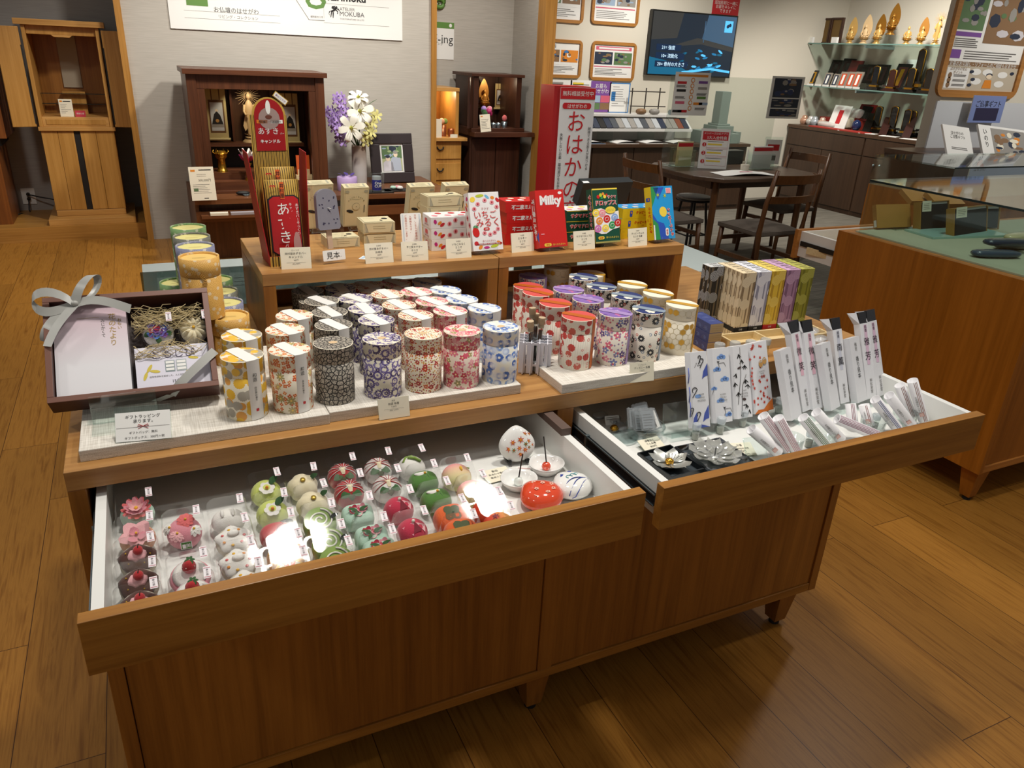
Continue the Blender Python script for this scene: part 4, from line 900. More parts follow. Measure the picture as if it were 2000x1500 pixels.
for k in range(3): m.rect(F @ L1, cw*.40, ch*(.39+.085*k), cw*.51, ch*(.45+.085*k), PAPER); m.rect(F @ L1, cw*.55, ch*(.39+.085*k), cw*.67, ch*(.45+.085*k), PAPER)
for x_, y_, q in ((.18, .48, 60), (.25, .40, -10), (.80, .42, 50), (.73, .36, 15), (.78, .66, -10), (.12, .3, 70)): blob(m, F, cw*x_, ch*y_, cw*.07, ch*.035, mat('leaf_yellow', 'cdb83e', .5), q)
m.text('植物性原料を配合した、人と空間にやさしい', F, GREYINK, w=cw*.62, dx=cw*.48, dy=ch*.27); m.text('15分', F, INK, h=ch*.09, dx=cw*.53, dy=ch*.13)
inbox('candle_carton', 'white candle carton with a window and the number fifteen, inside the gift box', 'candles', m, W*.505, e+.003, -D+.004)
STRW = mat('paper_straw', 'd3bf8f', .7); m = MB(); rnd = random.Random(5)
for k in range(300):
 if k % 3 < 2: cx_, cy_ = rnd.uniform(0, W*.43), rnd.uniform(.128, .168)
 else: cx_, cy_ = rnd.uniform(0, W*.43), rnd.uniform(.072, .09)
 z = rnd.uniform(.004, .034); th = rnd.gauss(0, .5); L_ = rnd.uniform(.012, .03); bnd = rnd.gauss(0, .006)
 p = [(cx_-L_*math.cos(th), cy_-L_*math.sin(th), z), (cx_, cy_+bnd, z+abs(rnd.gauss(0, .006))), (cx_+L_*math.cos(th), cy_+L_*math.sin(th), z+rnd.gauss(0, .003))]
 p = [(min(max(q[0], 0), W*.455), min(max(q[1], .07), .172), max(q[2], .002)) for q in p]; m.tube(p, .0006, STRW, 3)
o = m.build('paper_straw'); o.matrix_world = M @ T((W*.505, 0, -D+.003)); o['kind'] = 'stuff'; o['label'] = 'shredded pale paper straw packed round the felt sweets in the gift box'; o['category'] = 'straw'
GX, GY, GW = Vector(x), bk*s45+Vector((0, 0, s45)), W
# acrylic stand and sign in front of the gift box
m = MB(); m.box(0, 0, 0, .10, .003, .05, ACRY); m.box(0, -.045, 0, .10, 0, .003, ACRY); m.box(0, .003, .03, .10, .055, .033, ACRY); m.box(0, .003, 0, .003, .05, .03, ACRY); m.box(.097, .003, 0, .10, .05, .03, ACRY)
tag(m.build('acrylic_easel', loc=(.085, .115, BT)), 'clear acrylic stand carrying the maroon gift box', 'display stand', 'clear acrylic easels')
M2, W2, H2 = face((225, 866), (336, 856), (222, 808), 'z', BT+.001, 35); m = MB(); m.box(0, 0, -.003, W2, H2*1.2, -.001, ACRY); m.rect(I4, .001, .001, W2-.001, H2, PAPER)
F = lift(1); m.text('ギフトラッピング', F, INK, w=W2*.62, dx=W2*.5, dy=H2*.84); m.text('承ります。', F, INK, w=W2*.35, dx=W2*.5, dy=H2*.68); m.rect(F, W2*.03, H2*.475, W2*.97, H2*.485, GREYINK); m.text('ギフトバッグ：無料', F, INK, w=W2*.5, dx=W2*.5, dy=H2*.30); m.text('ギフトボックス：300円＋税', F, INK, w=W2*.7, dx=W2*.52, dy=H2*.13)
for s in (-1, 1): m.tube([(W2*.5, H2*.5, .0005), (W2*(.5+s*.08), H2*.57, .0005), (W2*(.5+s*.1), H2*.51, .0005), (W2*.5, H2*.5, .0005), (W2*(.5+s*.09), H2*.42, .0005)], .0004, RED, 4)
flat(m, 'white gift wrapping notice in a clear sleeve before the gift box', 'sign', 'wrapping_notice', M2)
price_card((741, 821), (801, 812), (735, 781), CT+.001, [('線香', 's'), ('和遊 各種', 'm'), ('1,200円', 's'), ('-', 's'), ('(税込 1,320円)', 's')], 'cream price card leaning on the board before the dotted tin', 14)
price_card((1231, 748), (1277, 743), (1223, 710), CT+.001, [('インセンス', 's'), ('ディズニー 各種', 'm'), ('1,200円', 's'), ('-', 's'), ('(税込 1,320円)', 's')], 'cream price card leaning on the board before the gear wheel tin', 14)
# ---------------------------------------------------------------- white slotted holder with corked vials
WPL = mat('white_plastic', 'dcdde6', .4); t = thing('slotted_holder', 'white slotted lattice holder standing between the two linen boards', 'holder', tuple(at(1043, 722, 'z', CT)), -28)
m = MB(); s_ = .031; hh = .072
for k in (-.8, -.27, .27, .8):
 o_ = s_*k
 for q in (-.86, -.34, .34, .86): m.box(o_-.0011, s_*q-.0072, .002, o_+.0011, s_*q+.0072, hh, WPL); m.box(s_*q-.0072, o_-.0011, .002, s_*q+.0072, o_+.0011, hh-.001, WPL)
 m.box(o_-.001, -s_*1.08, hh*.25, o_+.001, s_*1.08, hh*.32, WPL); m.box(-s_*1.08, o_-.001, hh*.25, s_*1.08, o_+.001, hh*.32, WPL); m.box(o_-.001, -s_*1.08, hh*.9, o_+.001, s_*1.08, hh*.96, WPL); m.box(-s_*1.08, o_-.001, hh*.9, s_*1.08, o_+.001, hh*.96, WPL)
m.build('lattice', t); CORK = mat('cork', 'c0a98a', .9, bump=.5); INC = mat('brown_incense', '5b3f2c', .8)
base = at(1043, 722, 'z', CT); VG = clear('vial_glass', 'f2f6f5', .12, .05)
for px, lab in (((1040, 601), 'corked glass vial of brown sticks in the white holder, tallest at the back'), ((1047, 612), 'corked glass vial in the white holder, second from the back'), ((1059, 620), 'corked glass vial in the white holder, beside the orange banded tin'), ((1036, 627), 'corked glass vial in the white holder, frontmost and lowest')):
 top = at(px[0], px[1], 'y', base.y+(.016 if px[1] < 615 else -.006)); foot = Vector((base.x+(top.x-base.x)*.45, base.y+(top.y-base.y)*.5, top.z-.115)); foot.z = max(foot.z, CT+.006)
 v = thing('incense_vial', lab, 'vial', (0, 0, 0), group='corked incense vials'); d = (top-foot).normalized(); L_ = (top-foot).length
 q = T(foot) @ d.to_track_quat('Z', 'Y').to_matrix().to_4x4(); v.matrix_world = q
 MB().lathe([(.0001, 0), (.0065, .001), (.0068, .004), (.0068, L_-.014)], VG, 14, cap1=False).build('glass', v); MB().lathe([(.0062, L_-.022), (.0062, L_-.013), (.0074, L_-.013), (.0074, L_)], CORK, 14).build('cork', v)
 m = MB(); 
 for k in range(5): m.cyl((.003*math.cos(k*1.3), .003*math.sin(k*1.3), .003), (.003*math.cos(k*1.3), .003*math.sin(k*1.3), L_-.028), .0012, INC, n=5)
 m.build('incense_sticks', v)
# ---------------------------------------------------------------- striped incense cartons
def carton(name, bg, ink, ringc):
 m, t, b = newmat(name); tc = t.nodes.new('ShaderNodeTexCoord'); mp = t.nodes.new('ShaderNodeMapping'); mp.inputs['Scale'].default_value = (330, 330, 4); t.links.new(tc.outputs['Object'], mp.inputs['Vector'])
 n = node(t, 'ShaderNodeTexNoise', Scale=1.0, Detail=1.0); t.links.new(mp.outputs[0], n.inputs['Vector'])
 s = t.nodes.new('ShaderNodeSeparateXYZ'); t.links.new(tc.outputs['Object'], s.inputs[0]); cx_ = t.nodes.new('ShaderNodeCombineXYZ'); t.links.new(mth(t, 'ADD', s.outputs[0], s.outputs[1]), cx_.inputs[0]); t.links.new(s.outputs[2], cx_.inputs[1])
 v = t.nodes.new('ShaderNodeTexVoronoi'); v.voronoi_dimensions = '2D'; v.inputs['Scale'].default_value = 28; t.links.new(cx_.outputs[0], v.inputs['Vector'])
 inside = mth(t, 'LESS_THAN', v.outputs['Distance'], .36); ring = mth(t, 'MULTIPLY', inside, mth(t, 'GREATER_THAN', mth(t, 'FRACT', mth(t, 'MULTIPLY', v.outputs['Distance'], 14)), .62))
 st = mth(t, 'MULTIPLY', mth(t, 'GREATER_THAN', n.outputs['Fac'], .53), mth(t, 'SUBTRACT', 1.0, inside))
 t.links.new(mixc(t, ring, mixc(t, st, bg, ink), ringc), b.inputs['Base Color']); b.inputs['Roughness'].default_value = .45
 return m
CART = dict(black=carton('carton_black', '23211f', '6d5f4a', 'd5d8dc'), beige=carton('carton_beige', 'd9c5a2', '8a7458', 'f0e3c8'), white=carton('carton_white', 'dbdbe8', '8f8fa6', 'f2f2f6'), yellow=carton('carton_yellow', 'e2bd3c', 'b8912a', 'f0dc86'), mauve=carton('carton_mauve', 'a880a0', '7f5b7b', 'd5b2d2'), olive=carton('carton_olive', '8f8c2c', '6e6c20', 'c4c268'))
BAND = dict(black=INK, beige=INK, white=INK, yellow=RED, mauve=mat('olive_band', '7d8a2a', .5), olive=INK)
CTOP = dict(black='cfd0d0', beige='e6d2ae', white='e2e2ea', yellow='ead06a', mauve='cfa6c8', olive='b8b45a')
z0 = CT+.0065; o0 = at(1430, 660, 'z', z0); o1 = at(1542, 648, 'z', z0); xd = (o1-o0)/4; pitch = xd.length; xd.normalize(); yd = Vector((0, 0, 1)).cross(xd); Dp = .0168
Hc = at(1426, 537, 'y', o0.y).z-z0
cyaw = math.degrees(math.atan2(xd.y, xd.x))
ORD6 = ['frontmost', 'second from the front', 'third from the front', 'fourth from the front', 'second from the back', 'rearmost']
for ci, kind in enumerate(['black', 'beige', 'white', 'yellow', 'mauve', 'olive']):
 proto = None; Wc = pitch-.0035
 for r_ in (range(4, 6) if kind == 'black' else range(6)):
  p = o0+xd*(pitch*(ci-1))+yd*(Dp*r_); lab = f'{kind} striped incense carton with swirl rings, {ORD6[r_]} of its column'
  if proto: dup(proto, p, cyaw, lab); continue
  proto = thing('incense_carton', lab, 'incense carton', p, cyaw, group='striped incense cartons'); m = MB(); m.box(0, 0, 0, Wc, Dp-.001, Hc, CART[kind])
  m.box(-.0003, -.0003, Hc*.09, Wc+.0003, Dp-.0007, Hc*.16, BAND[kind]); m.text('白檀', frame((Wc*.5, -.0007, Hc*.125), (1, 0, 0), (0, 0, 1)), PAPER, h=Hc*.03); m.build('carton', proto)
  m = MB(); m.box(0, 0, Hc, Wc, Dp-.001, Hc+.0006, mat('carton_top_'+kind, CTOP[kind], .5)); 
  for k in range(11): m.rect(T((Wc*(.35+.05*k), Dp*.2, Hc+.0009)), 0, 0, Wc*(.012+.016*(k % 3 == 0)), Dp*.55, INK)
  m.build('top_flap', proto)
PINE = wood('pale_pine', 'e3cda0', 'cdb27e', 'x', 1.5); t = thing('wooden_tray', 'pale wood partitioned tray under the striped incense cartons', 'tray', (o0.x-.055, o0.y-.07, CT), cyaw); TWd, TDp = .285, .20
m = MB(); m.box(0, 0, 0, TWd, TDp, .006, PINE); m.build('base', t)
for x0, y0, x1, y1 in ((0, 0, TWd, .005), (0, TDp-.005, TWd, TDp), (0, .005, .005, TDp-.005), (TWd-.005, .005, TWd, TDp-.005), (.005, .058, TWd-.005, .063), (.10, .005, .105, .058), (.19, .005, .195, .058)): MB().box(x0, y0, .006, x1, y1, .024, PINE).build('divider', t)
# blue and beige boxes, three in a stack
BLB = mat('indigo_print', '3f4a80', .45); BLL = mat('indigo_line', '8d99c4', .45); a = at(1379.5, 687, 'z', CT+.0002)
for k, w_ in enumerate(('lowest', 'middle', 'topmost')):
 m = MB(); m.box(0, 0, 0, .036, .085, .0215, mat('raw_beige', 'c2ab80', .6)); m.box(-.0004, -.0001, -.0001, 0, .0851, .0216, BLB); m.box(0, .0, .0215, .036, .085, .0219, BLB)
 for q in range(3):
  for rr in (.003, .006, .009): m.tube([(-.0006, .018+.025*q+rr*math.cos(PI*s/8), .003+rr*math.sin(PI*s/8)) for s in range(9)], .00025, BLL, 3); m.tube([(.018+rr*math.cos(PI*s/8), .018+.025*q+rr*math.sin(PI*s/8), .0221) for s in range(9)], .00025, BLL, 3)
 for q in range(3): m.rect(frame((0, -.0003, 0), (1, 0, 0), (0, 0, 1)), .002, .005+.005*q, .034, .0056+.005*q, mat('raw_line', 'a58e64', .6))
 tag(m.build('incense_carton', loc=a+Vector((.0008*k, .0005*k, .0225*k)), rz=cyaw), f'indigo wave patterned small box, {w_} of the three stacked beside the honeycomb tin', 'incense carton', 'indigo small boxes')
# clear wrapped packs in the tray
for px, lab in (((1590, 640), 'clear wrapped white packet lying at the olive end of the wooden tray'), ((1603, 655), 'clear wrapped packet slumped behind the white incense cartons')):
 p = at(*px, 'z', CT+.025); m = MB(); m.ell((0, 0, .012), (.028, .016, .012), clear('wrap_film', 'f4f4f6', .2, .16, .35, 'e6e6ea'), 14, 8, .8); m.box(-.02, -.01, .002, .02, .01, .014, PAPER)
 tag(m.build('wrapped_packet', loc=(p.x, p.y, CT), rz=20), lab, 'packet', 'clear wrapped packets')
# ---------------------------------------------------------------- right drawer
DF = .7794                                             # drawer floor
def faceauto(bl, br, tl, z):
 best = None
 for ln in range(0, 50, 2):
  M, W, H = face(bl, br, tl, 'z', z, ln); d = FW+RT*((tl[0]-1000)/FPX)-UP*((tl[1]-750)/FPX); o = M.translation; n = M.to_3x3().col[2]
  p = CAM+d*((o-CAM).dot(n)/d.dot(n)); sk = abs((p-o).dot(M.to_3x3().col[0]))
  if best is None or sk < best[0]: best = (sk, M, W, H)
 return best[1:]
WBOX = mat('white_gloss_carton', 'e6e6ea', .3); NAVY = mat('wave_blue', '4a5cae', .45); CLOUD = mat('cloud_blue', '7ea3dc', .45); CLD2 = mat('cloud_line', '4a6cb4', .45); MAPLE = mat('maple_red', 'c8402c', .45); MAPO = mat('hill_orange', 'd9742a', .45)
def art(m, kind, W, H):
 F = L1
 if kind == 'wave':
  for x, y, s in ((.8, .72, 1), (.75, .16, 1.1), (.2, .12, .8)):
   m.poly([(W*min(1, x+.2*s), H*(y+.12*s)), (W*(x-.02), H*(y+.02)), (W*(x-.1*s), H*(y-.08*s)), (W*min(1, x+.05), H*(y-.05*s)), (W*min(1, x+.2*s), H*(y-.04*s))], NAVY, F)
  m.poly([(W, 0), (W*.2, 0), (W*.45, H*.05), (W*.7, H*.03)], NAVY, L2)
  for x, y, r_ in ((.72, .88, .10), (.62, .93, .07), (.3, .5, .13), (.45, .18, .10), (.12, .25, .08)): m.tube([(W*(x+r_*math.cos(a)), H*y+W*r_*math.sin(a), .0006) for a in [PI*(1.25-k/6) for k in range(8)]]+[(W*(x-r_), H*(y-.09), .0006)], .0008, INK, 4)
  m.tube([(W*.35, H*.80, .0004), (W*.45, H*.86, .0004), (W*.5, H*.82, .0004), (W*.7, H*.83, .0004)], .0004, GREYINK, 3); blob(m, F, W*.45, H*.42, W*.16, H*.025, CLOUD)
  for i, tx in enumerate(('NAMI', 'USAGI', 'INCENSE')): m.text(tx, L2, GREYINK, h=H*.022, dx=W*.62, dy=H*(.44-.04*i))
 if kind == 'cloud':
  for x, y, s in ((.6, .88, 1), (.35, .72, .9), (.72, .58, 1), (.15, .47, .7), (.45, .30, .9), (.85, .1, .9)):
   for dx, dy, r_ in ((-.14, -.005, .09), (0, .008, .12), (.12, -.004, .1)): blob(m, F, W*min(.9, x+dx*s), H*(y+dy*s), W*r_*s, W*r_*s*.9, CLOUD)
   m.tube([(W*min(.95, x+.06*math.cos(a)), H*y+W*.06*math.sin(a), .0006) for a in [k*.8 for k in range(7)]], .0004, CLD2, 3)
  for x, y in ((.42, .80), (.62, .18)):
   m.poly([(W*x, H*y), (W*(x-.07), H*(y+.03)), (W*(x+.02), H*(y+.025)), (W*(x+.08), H*(y+.03))], INK, L2); m.tube([(W*x, H*y, .0006), (W*(x+.05), H*(y-.04), .0006), (W*(x-.02), H*(y-.09), .0006)], .0004, INK, 3); m.tube([(W*x, H*y, .0006), (W*(x+.3), H*(y+.005), .0006), (W*(x+.38), H*(y-.05), .0006)], .0004, GREYINK, 3)
  for i, tx in enumerate(('KUMO', 'TSURU', 'INCENSE')): m.text(tx, L3, GREYINK, h=H*.022, dx=W*.58, dy=H*(.38-.04*i))
 if kind == 'bamboo':
  rnd = random.Random(2); m.tube([(W*.55, H*.98, .0005), (W*.5, H*.6, .0005), (W*.25, H*.2, .0005)], .0006, GREYINK, 3); m.tube([(W*.8, H*.6, .0005), (W*.55, H*.45, .0005), (W*.4, H*.02, .0005)], .0006, GREYINK, 3)
  for cx_, cy_ in ((.45, .88), (.6, .8), (.75, .72), (.25, .62), (.15, .5), (.75, .52), (.85, .45), (.3, .36), (.7, .18), (.85, .1), (.5, .08)):
   for k in range(4): a = -PI/2+(k-1.5)*.55+rnd.gauss(0, .2); blob(m, F, W*cx_+.004*math.cos(a), H*cy_+.004*math.sin(a), .0062, .0012, INK, math.degrees(a), 6)
  blob(m, L2, W*.45, H*.70, W*.12, H*.014, mat('bird_brown', '4a3a38', .5), 15); blob(m, L2, W*.6, H*.26, W*.1, H*.02, mat('bird_brown', '4a3a38', .5), -15)
  for i, tx in enumerate(('TAKE', 'SUZUME', 'INCENSE')): m.text(tx, L3, GREYINK, h=H*.022, dx=W*.62, dy=H*(.38-.04*i))
 if kind == 'maple':
  rnd = random.Random(9)
  for k in range(34): x, y = rnd.random()*.92+.04, rnd.random()*.85+.12; m.star(F, W*x, H*y, W*rnd.uniform(.05, .1), W*.03, 6, MAPLE, a0=rnd.random()*6)
  m.poly([(0, 0), (W, 0), (W, H*.16), (W*.75, H*.11), (W*.5, H*.04), (W*.2, H*.05)], MAPO, L2)
  OW = mat('owl_tan', 'c99a58', .5)
  for x, y in ((.78, .72), (.58, .69)): blob(m, L3, W*x, H*y, W*.11, H*.05, OW); m.disc(L4, W*(x-.04), H*(y+.025), W*.03, PAPER); m.disc(L4, W*(x+.04), H*(y+.025), W*.03, PAPER); m.disc(L5, W*(x-.04), H*(y+.025), W*.014, INK); m.disc(L5, W*(x+.04), H*(y+.025), W*.014, INK)
  for i, tx in enumerate(('FUKURO', 'MOMIJI', 'INCENSE')): m.text(tx, L3, GREYINK, h=H*.022, dx=W*.6, dy=H*(.58-.035*i))
for kind, bl, br, tl, lab in (('wave', (1349.5, 838), (1390, 832.5), (1336, 690), 'white incense carton with blue waves and a leaping hare'), ('cloud', (1393, 828), (1433.5, 822), (1381.6, 682.5), 'white incense carton with pale blue clouds and cranes'),
                              ('bamboo', (1435, 820), (1472.5, 813), (1423.6, 678), 'white incense carton with dark bamboo and sparrows'), ('maple', (1474, 810), (1513, 798), (1463.5, 672), 'white incense carton with red maple leaves and owls')):
 M, W, H = face(bl, br, tl, 'z', DF+.022, 20); W *= .93; bv = .008; D = .017; m = MB()
 m.prism([(0, -D+bv), (0, -bv), (bv, 0), (W, 0), (W, -D), (bv, -D)][::-1], 0, H, WBOX, Matrix(((1, 0, 0, 0), (0, 0, 1, 0), (0, 1, 0, 0), (0, 0, 0, 1)))); art(m, kind, W, H)
 if kind == 'wave':
  for y in (.35, .6, .15): m.tube([(bv*.3, H*y, -bv*.6), (bv*.55, H*(y+.1), -bv*.4), (bv*.5, H*(y+.2), -bv*.45)], .0012, NAVY, 4)
 o = m.build('incense_carton'); o.matrix_world = M; tag(o, lab, 'incense carton', 'illustrated incense cartons')
m = MB(); m.box(0, 0, 0, .25, .022, .0215, ACRY); o = m.build('acrylic_easel', loc=(at(1349, 838, 'z', DF).x+.005, -.078, DF), rz=2); tag(o, 'long clear stand under the four illustrated incense cartons', 'display stand', 'clear acrylic easels')
WHB = mat('white_sleeve_box', 'e2e2e6', .35); SIDEG = mat('box_side', 'd0d0d4', .4); CAPB = mat('black_inner_cap', '1e1e22', .25, coat=.4); PINKB = mat('pink_blush', 'e2b4c4', .5); LILB = mat('grey_blush', 'c9cbd8', .5)
def tallbox(bl, br, tl, label, words, cap=0, blush=None, sub=None):
 M, W, H = face(bl, br, tl, 'z', DF+.016, 22); D = .017; t = thing('tall_incense_box', label, 'incense box', M=M, group='white lettered tall incense boxes'); m = MB(); m.box(0, 0, -D, W, H, 0, WHB)
 if blush: m.rect(L1, W*.38, H*.45, W*.68, H*.98, blush)
 for (s, yc, h, mm) in words: m.vtext(s, L2, mm, H*h, dx=W*.52, dy=H*yc, w=W*.62)
 if sub: m.vtext(sub, L2, GREYINK, H*.22, dx=W*.55, dy=H*.17, w=W*.25)
 m.build('sleeve', t)
 if cap:
  c_ = MB(); c_.box(.001, H, -D+.001, W-.001, H+cap, -.001, CAPB); c_.build('inner_cap', t)
  f = MB(); f.add([(0, H, -D), (0, H, 0), (0, H+cap, -D*.35), (-.012, H+cap*1.05, -D*1.3)], [(0, 1, 2, 3)], SIDEG); f.add([(-.0008, H, -D), (-.0008, H, 0), (-.0008, H+cap, -D*.35), (-.0128, H+cap*1.05, -D*1.3)], [(3, 2, 1, 0)], SIDEG); f.build('side_flap', t)
 else:
  f = MB(); f.rect(frame((0, H+EPS, 0), (1, 0, 0), (0, 0, -1)), W*.05, D*.05, W*.95, D*.95, SIDEG); f.build('end_flap', t)
IK = mat('brush_ink', '2a2428', .5)
tallbox((1546.6, 822), (1566.4, 811.5), (1516.6, 688.5), 'white scent sample box lettered with two thin characters, left of the pink streaked pair', [('微笑', .86, .13, GREYINK), ('香り見本', .54, .34, INK)])
tallbox((1568.5, 805.5), (1586.5, 798), (1529.5, 657), 'pink streaked white incense box with a black cap, next to the maple side sample', [('銘香', .93, .09, IK), ('微', .76, .10, IK), ('笑', .57, .11, IK)], .027, PINKB, '㈱松栄堂')
tallbox((1588, 801), (1608, 795), (1553.5, 654), 'pink streaked white incense box with a black cap, farther from the maple carton', [('銘香', .93, .09, IK), ('微', .76, .10, IK), ('笑', .57, .11, IK)], .027, PINKB, '㈱松栄堂')
tallbox((1624, 802.5), (1641, 793.5), (1592.5, 678), 'white scent sample box standing before the lone grey streaked box', [('南薫', .86, .13, GREYINK), ('香り見本', .54, .34, INK)])
tallbox((1642, 789), (1659.4, 784.5), (1610.5, 648), 'white incense box with a black cap and grey streak, standing alone between two samples', [('銘香', .93, .09, IK), ('南', .76, .10, IK), ('薫', .57, .11, IK)], .027, LILB, '㈱松栄堂')
tallbox((1675.6, 787.5), (1694.5, 780), (1642, 667.5), 'white scent sample box beside the mauve streaked pair at the drawer end', [('雅芳', .86, .13, GREYINK), ('香り見本', .54, .34, INK)])
tallbox((1694.5, 780), (1712.5, 775.5), (1661.5, 636), 'mauve streaked white incense box with a black cap, inner one of the end pair', [('銘香', .93, .09, IK), ('雅', .76, .10, IK), ('芳', .57, .11, IK)], .027, mat('mauve_blush', 'd9b9cf', .5), '㈱松栄堂')
tallbox((1714, 775.5), (1730.5, 769.5), (1678.6, 633.6), 'mauve streaked white incense box with a black cap, outermost toward the drawer side', [('銘香', .93, .09, IK), ('雅', .76, .10, IK), ('芳', .57, .11, IK)], .027, mat('mauve_blush', 'd9b9cf', .5), '㈱松栄堂')
m = MB(); m.box(0, 0, 0, .30, .022, .0155, ACRY); o = m.build('acrylic_easel', loc=(1.46, -.112, DF), rz=3); tag(o, 'long clear stand under the white lettered tall boxes', 'display stand', 'clear acrylic easels')
# rolled paper samples
ROLLW = mat('rolled_paper', 'e4e3e6', .5); STAMP = mat('pale_red_stamp', 'd99a94', .6)
ROLLS = [((1467, 838), (1520, 884), None, 0, 1, 'plain rolled paper sample with a red stamp, nearest the cream card'), ((1490, 812), (1537, 877), 'c98a98', 5, 0, 'pink striped rolled sample, left one of the leaning pair'), ((1519, 816), (1554, 880), 'c98a98', 5, 0, 'pink striped rolled sample, right one of the leaning pair'),
         ((1568, 815), (1612, 870), '4f7a3c', 5, 0, 'green striped rolled sample'), ((1594, 805), (1642, 858), None, 0, 1, 'plain rolled sample with a red stamp, beside the green striped one'), ((1634, 818), (1712, 850), '8c4a6c', 6, 0, 'purple striped rolled sample lying almost flat'),
         ((1661, 788), (1666, 830), '8a4a5a', 3, 0, 'short upright rolled sample with dark red stripes, behind the flat purple one'), ((1687, 790), (1698, 832), '9a5a5a', 2, 1, 'upright rolled sample with a lettered front, behind the flat purple one'), ((1709, 780), (1752, 836), '3c4a96', 3, 0, 'blue striped rolled sample'),
         ((1736, 772), (1780, 830), None, 0, 1, 'plain rolled sample with a red stamp, beside the blue striped one'), ((1757, 752), (1780, 814), '8a4a3a', 3, 0, 'brown striped rolled sample, rear one of the tall pair'), ((1782, 743), (1804, 820), '8a4a3a', 3, 1, 'brown striped rolled sample, front one of the tall pair')]
for i, (pt, pb, col, n, st, lab) in enumerate(ROLLS):
 b0 = at(*pb, 'z', DF+.012); tp = at(*pt, 'y', b0.y+.022+(.02 if i in (5,) else 0)); d = tp-b0; L_ = d.length; r_ = .0115
 q = T(b0) @ d.to_track_quat('Z', 'Y').to_matrix().to_4x4()
 inv = q.to_3x3().inverted(); v = inv @ (CAM-b0); az = math.atan2(v.y, v.x)
 m = MB(R(math.degrees(az), 'z')); m.lathe([(r_, 0), (r_, L_), (r_-.001, L_), (r_-.001, L_*.7), (.0001, L_*.7)], ROLLW, 18, cap0=False)
 if col:
  c_ = mat('roll_'+col, col, .5)
  for k in range(n): a = .35+(k-(n-1)/2)*.26; m.add([((r_+.0003)*math.cos(a+s*.05), (r_+.0003)*math.sin(a+s*.05), z) for s in (-1, 1) for z in (.001, L_-.001)], [(0, 2, 3, 1)], c_)
 F = frame((r_+.0004, 0, 0), (0, 1, 0), (0, 0, 1))
 if st or i in (3, 8): m.vtext('お香種別サンプル', F, GREYINK, L_*.55, w=.0055, dx=-.003, dy=L_*.45)
 if st: m.rect(F, -.005, L_*.16, .004, L_*.16+.010, STAMP); m.rect(F @ L1, -.004, L_*.16+.001, .003, L_*.16+.009, mat('stamp_in', 'e3bdb6', .6))
 o = m.build('rolled_sample'); o.matrix_world = q; tag(o, lab, 'incense sample', 'rolled paper incense samples')
CUP = clear('cup_glass', 'f4f8f7', .16, .06)
for k, (px, lab) in enumerate((((1540, 882), 'clear glass cup holding the pink striped samples'), ((1605, 868), 'clear glass cup holding the green striped sample'), ((1700, 846), 'clear glass cup under the flat purple sample'), ((1762, 832), 'clear glass cup holding the blue striped sample'), ((1812, 814), 'clear glass cup holding the tall brown striped pair'))):
 p = at(*px, 'z', DF); y = min(max(p.y, -.255), -.1)
 tag(MB().lathe([(.019, .002), (.024, .004), (.027, .036), (.0262, .036), (.0232, .006), (.0001, .005)], CUP, 24).build('glass_cup', loc=(p.x, y, DF)), lab, 'cup', 'clear glass cups')
VC = clear('frosted_cap', 'eef2f4', .12, .08, .35, 'dfe6ea')
for px, lab in (((1357, 858), 'small capped sample vial below the blue wave carton'), ((1405, 846), 'small capped sample vial below the pale cloud carton'), ((1449, 832), 'small capped sample vial below the bamboo carton'), ((1492, 812), 'small capped sample vial below the orange hill of the maple carton'), ((1519, 806), 'small capped sample vial beside the maple carton corner'), ((1578, 872), 'small capped sample vial lying in the green sample cup'), ((1706, 838), 'small capped sample vial in the cup under the flat purple sample'), ((1815, 806), 'small capped sample vial standing at the far drawer corner')):
 p = at(*px, 'z', DF); t = thing('sample_vial', lab, 'vial', (p.x, max(p.y, -.262), DF), group='small capped sample vials'); h = .036
 MB().lathe([(.0075, 0), (.0085, h*.7)], VG, 14, cap1=False).build('vial', t); MB().lathe([(.0072, .001), (.0078, h*.42)], mat('pale_chips', 'b9b8ae', .8), 12).build('chips', t); MB().lathe([(.009, h*.68), (.0095, h), (.008, h+.001)], VC, 14).build('cap', t)
for px, lab in (((1407, 668), 'clear capped jar peeping over the cloud carton'), ((1437, 665), 'clear capped jar peeping between the cloud and bamboo cartons'), ((1468, 663), 'clear capped jar peeping over the bamboo carton'), ((1497, 659), 'clear capped jar peeping over the maple carton')):
 p = at(*px, 'z', CT+.045); t = thing('sample_jar', lab, 'jar', (p.x, p.y, CT+.0065 if p.y > .076 else CT), group='clear capped jars'); MB().lathe([(.010, .001), (.0115, .030)], VG, 14, cap1=False).build('jar', t); MB().lathe([(.012, .029), (.0125, .040), (.011, .042)], VC, 14).build('cap', t)
# cream cards lying in the drawer
def lying(px, w, h, rz, label, rows, z=DF, tilt=18):
 p = at(*px, 'z', z+.001); m = MB(); m.box(0, 0, -.001, w, h, 0, CREAM); m.box(-.001, -.001, -.002, w+.001, h+.001, -.0012, ACRY)
 for i, r_ in enumerate(rows): m.text(r_, L1, INK, w=w*.62, h=h*.16, dx=w*.5, dy=h*(.8-.24*i))
 return flat(m, label, 'price card', 'price_card', T(p+Vector((0, 0, .002))) @ R(rz, 'z') @ R(tilt, 'x'), 'cream price cards')
lying((1262, 885), .052, .034, 3, 'cream price card lying under the glass bowl by the bell trays', ['線香立て', 'りん各種', '800円'])
lying((1429, 893), .056, .036, -14, 'cream price card lying beside the black trays', ['お香', 'ENGIMONO 各種', '850円', '(税込 935円)'])
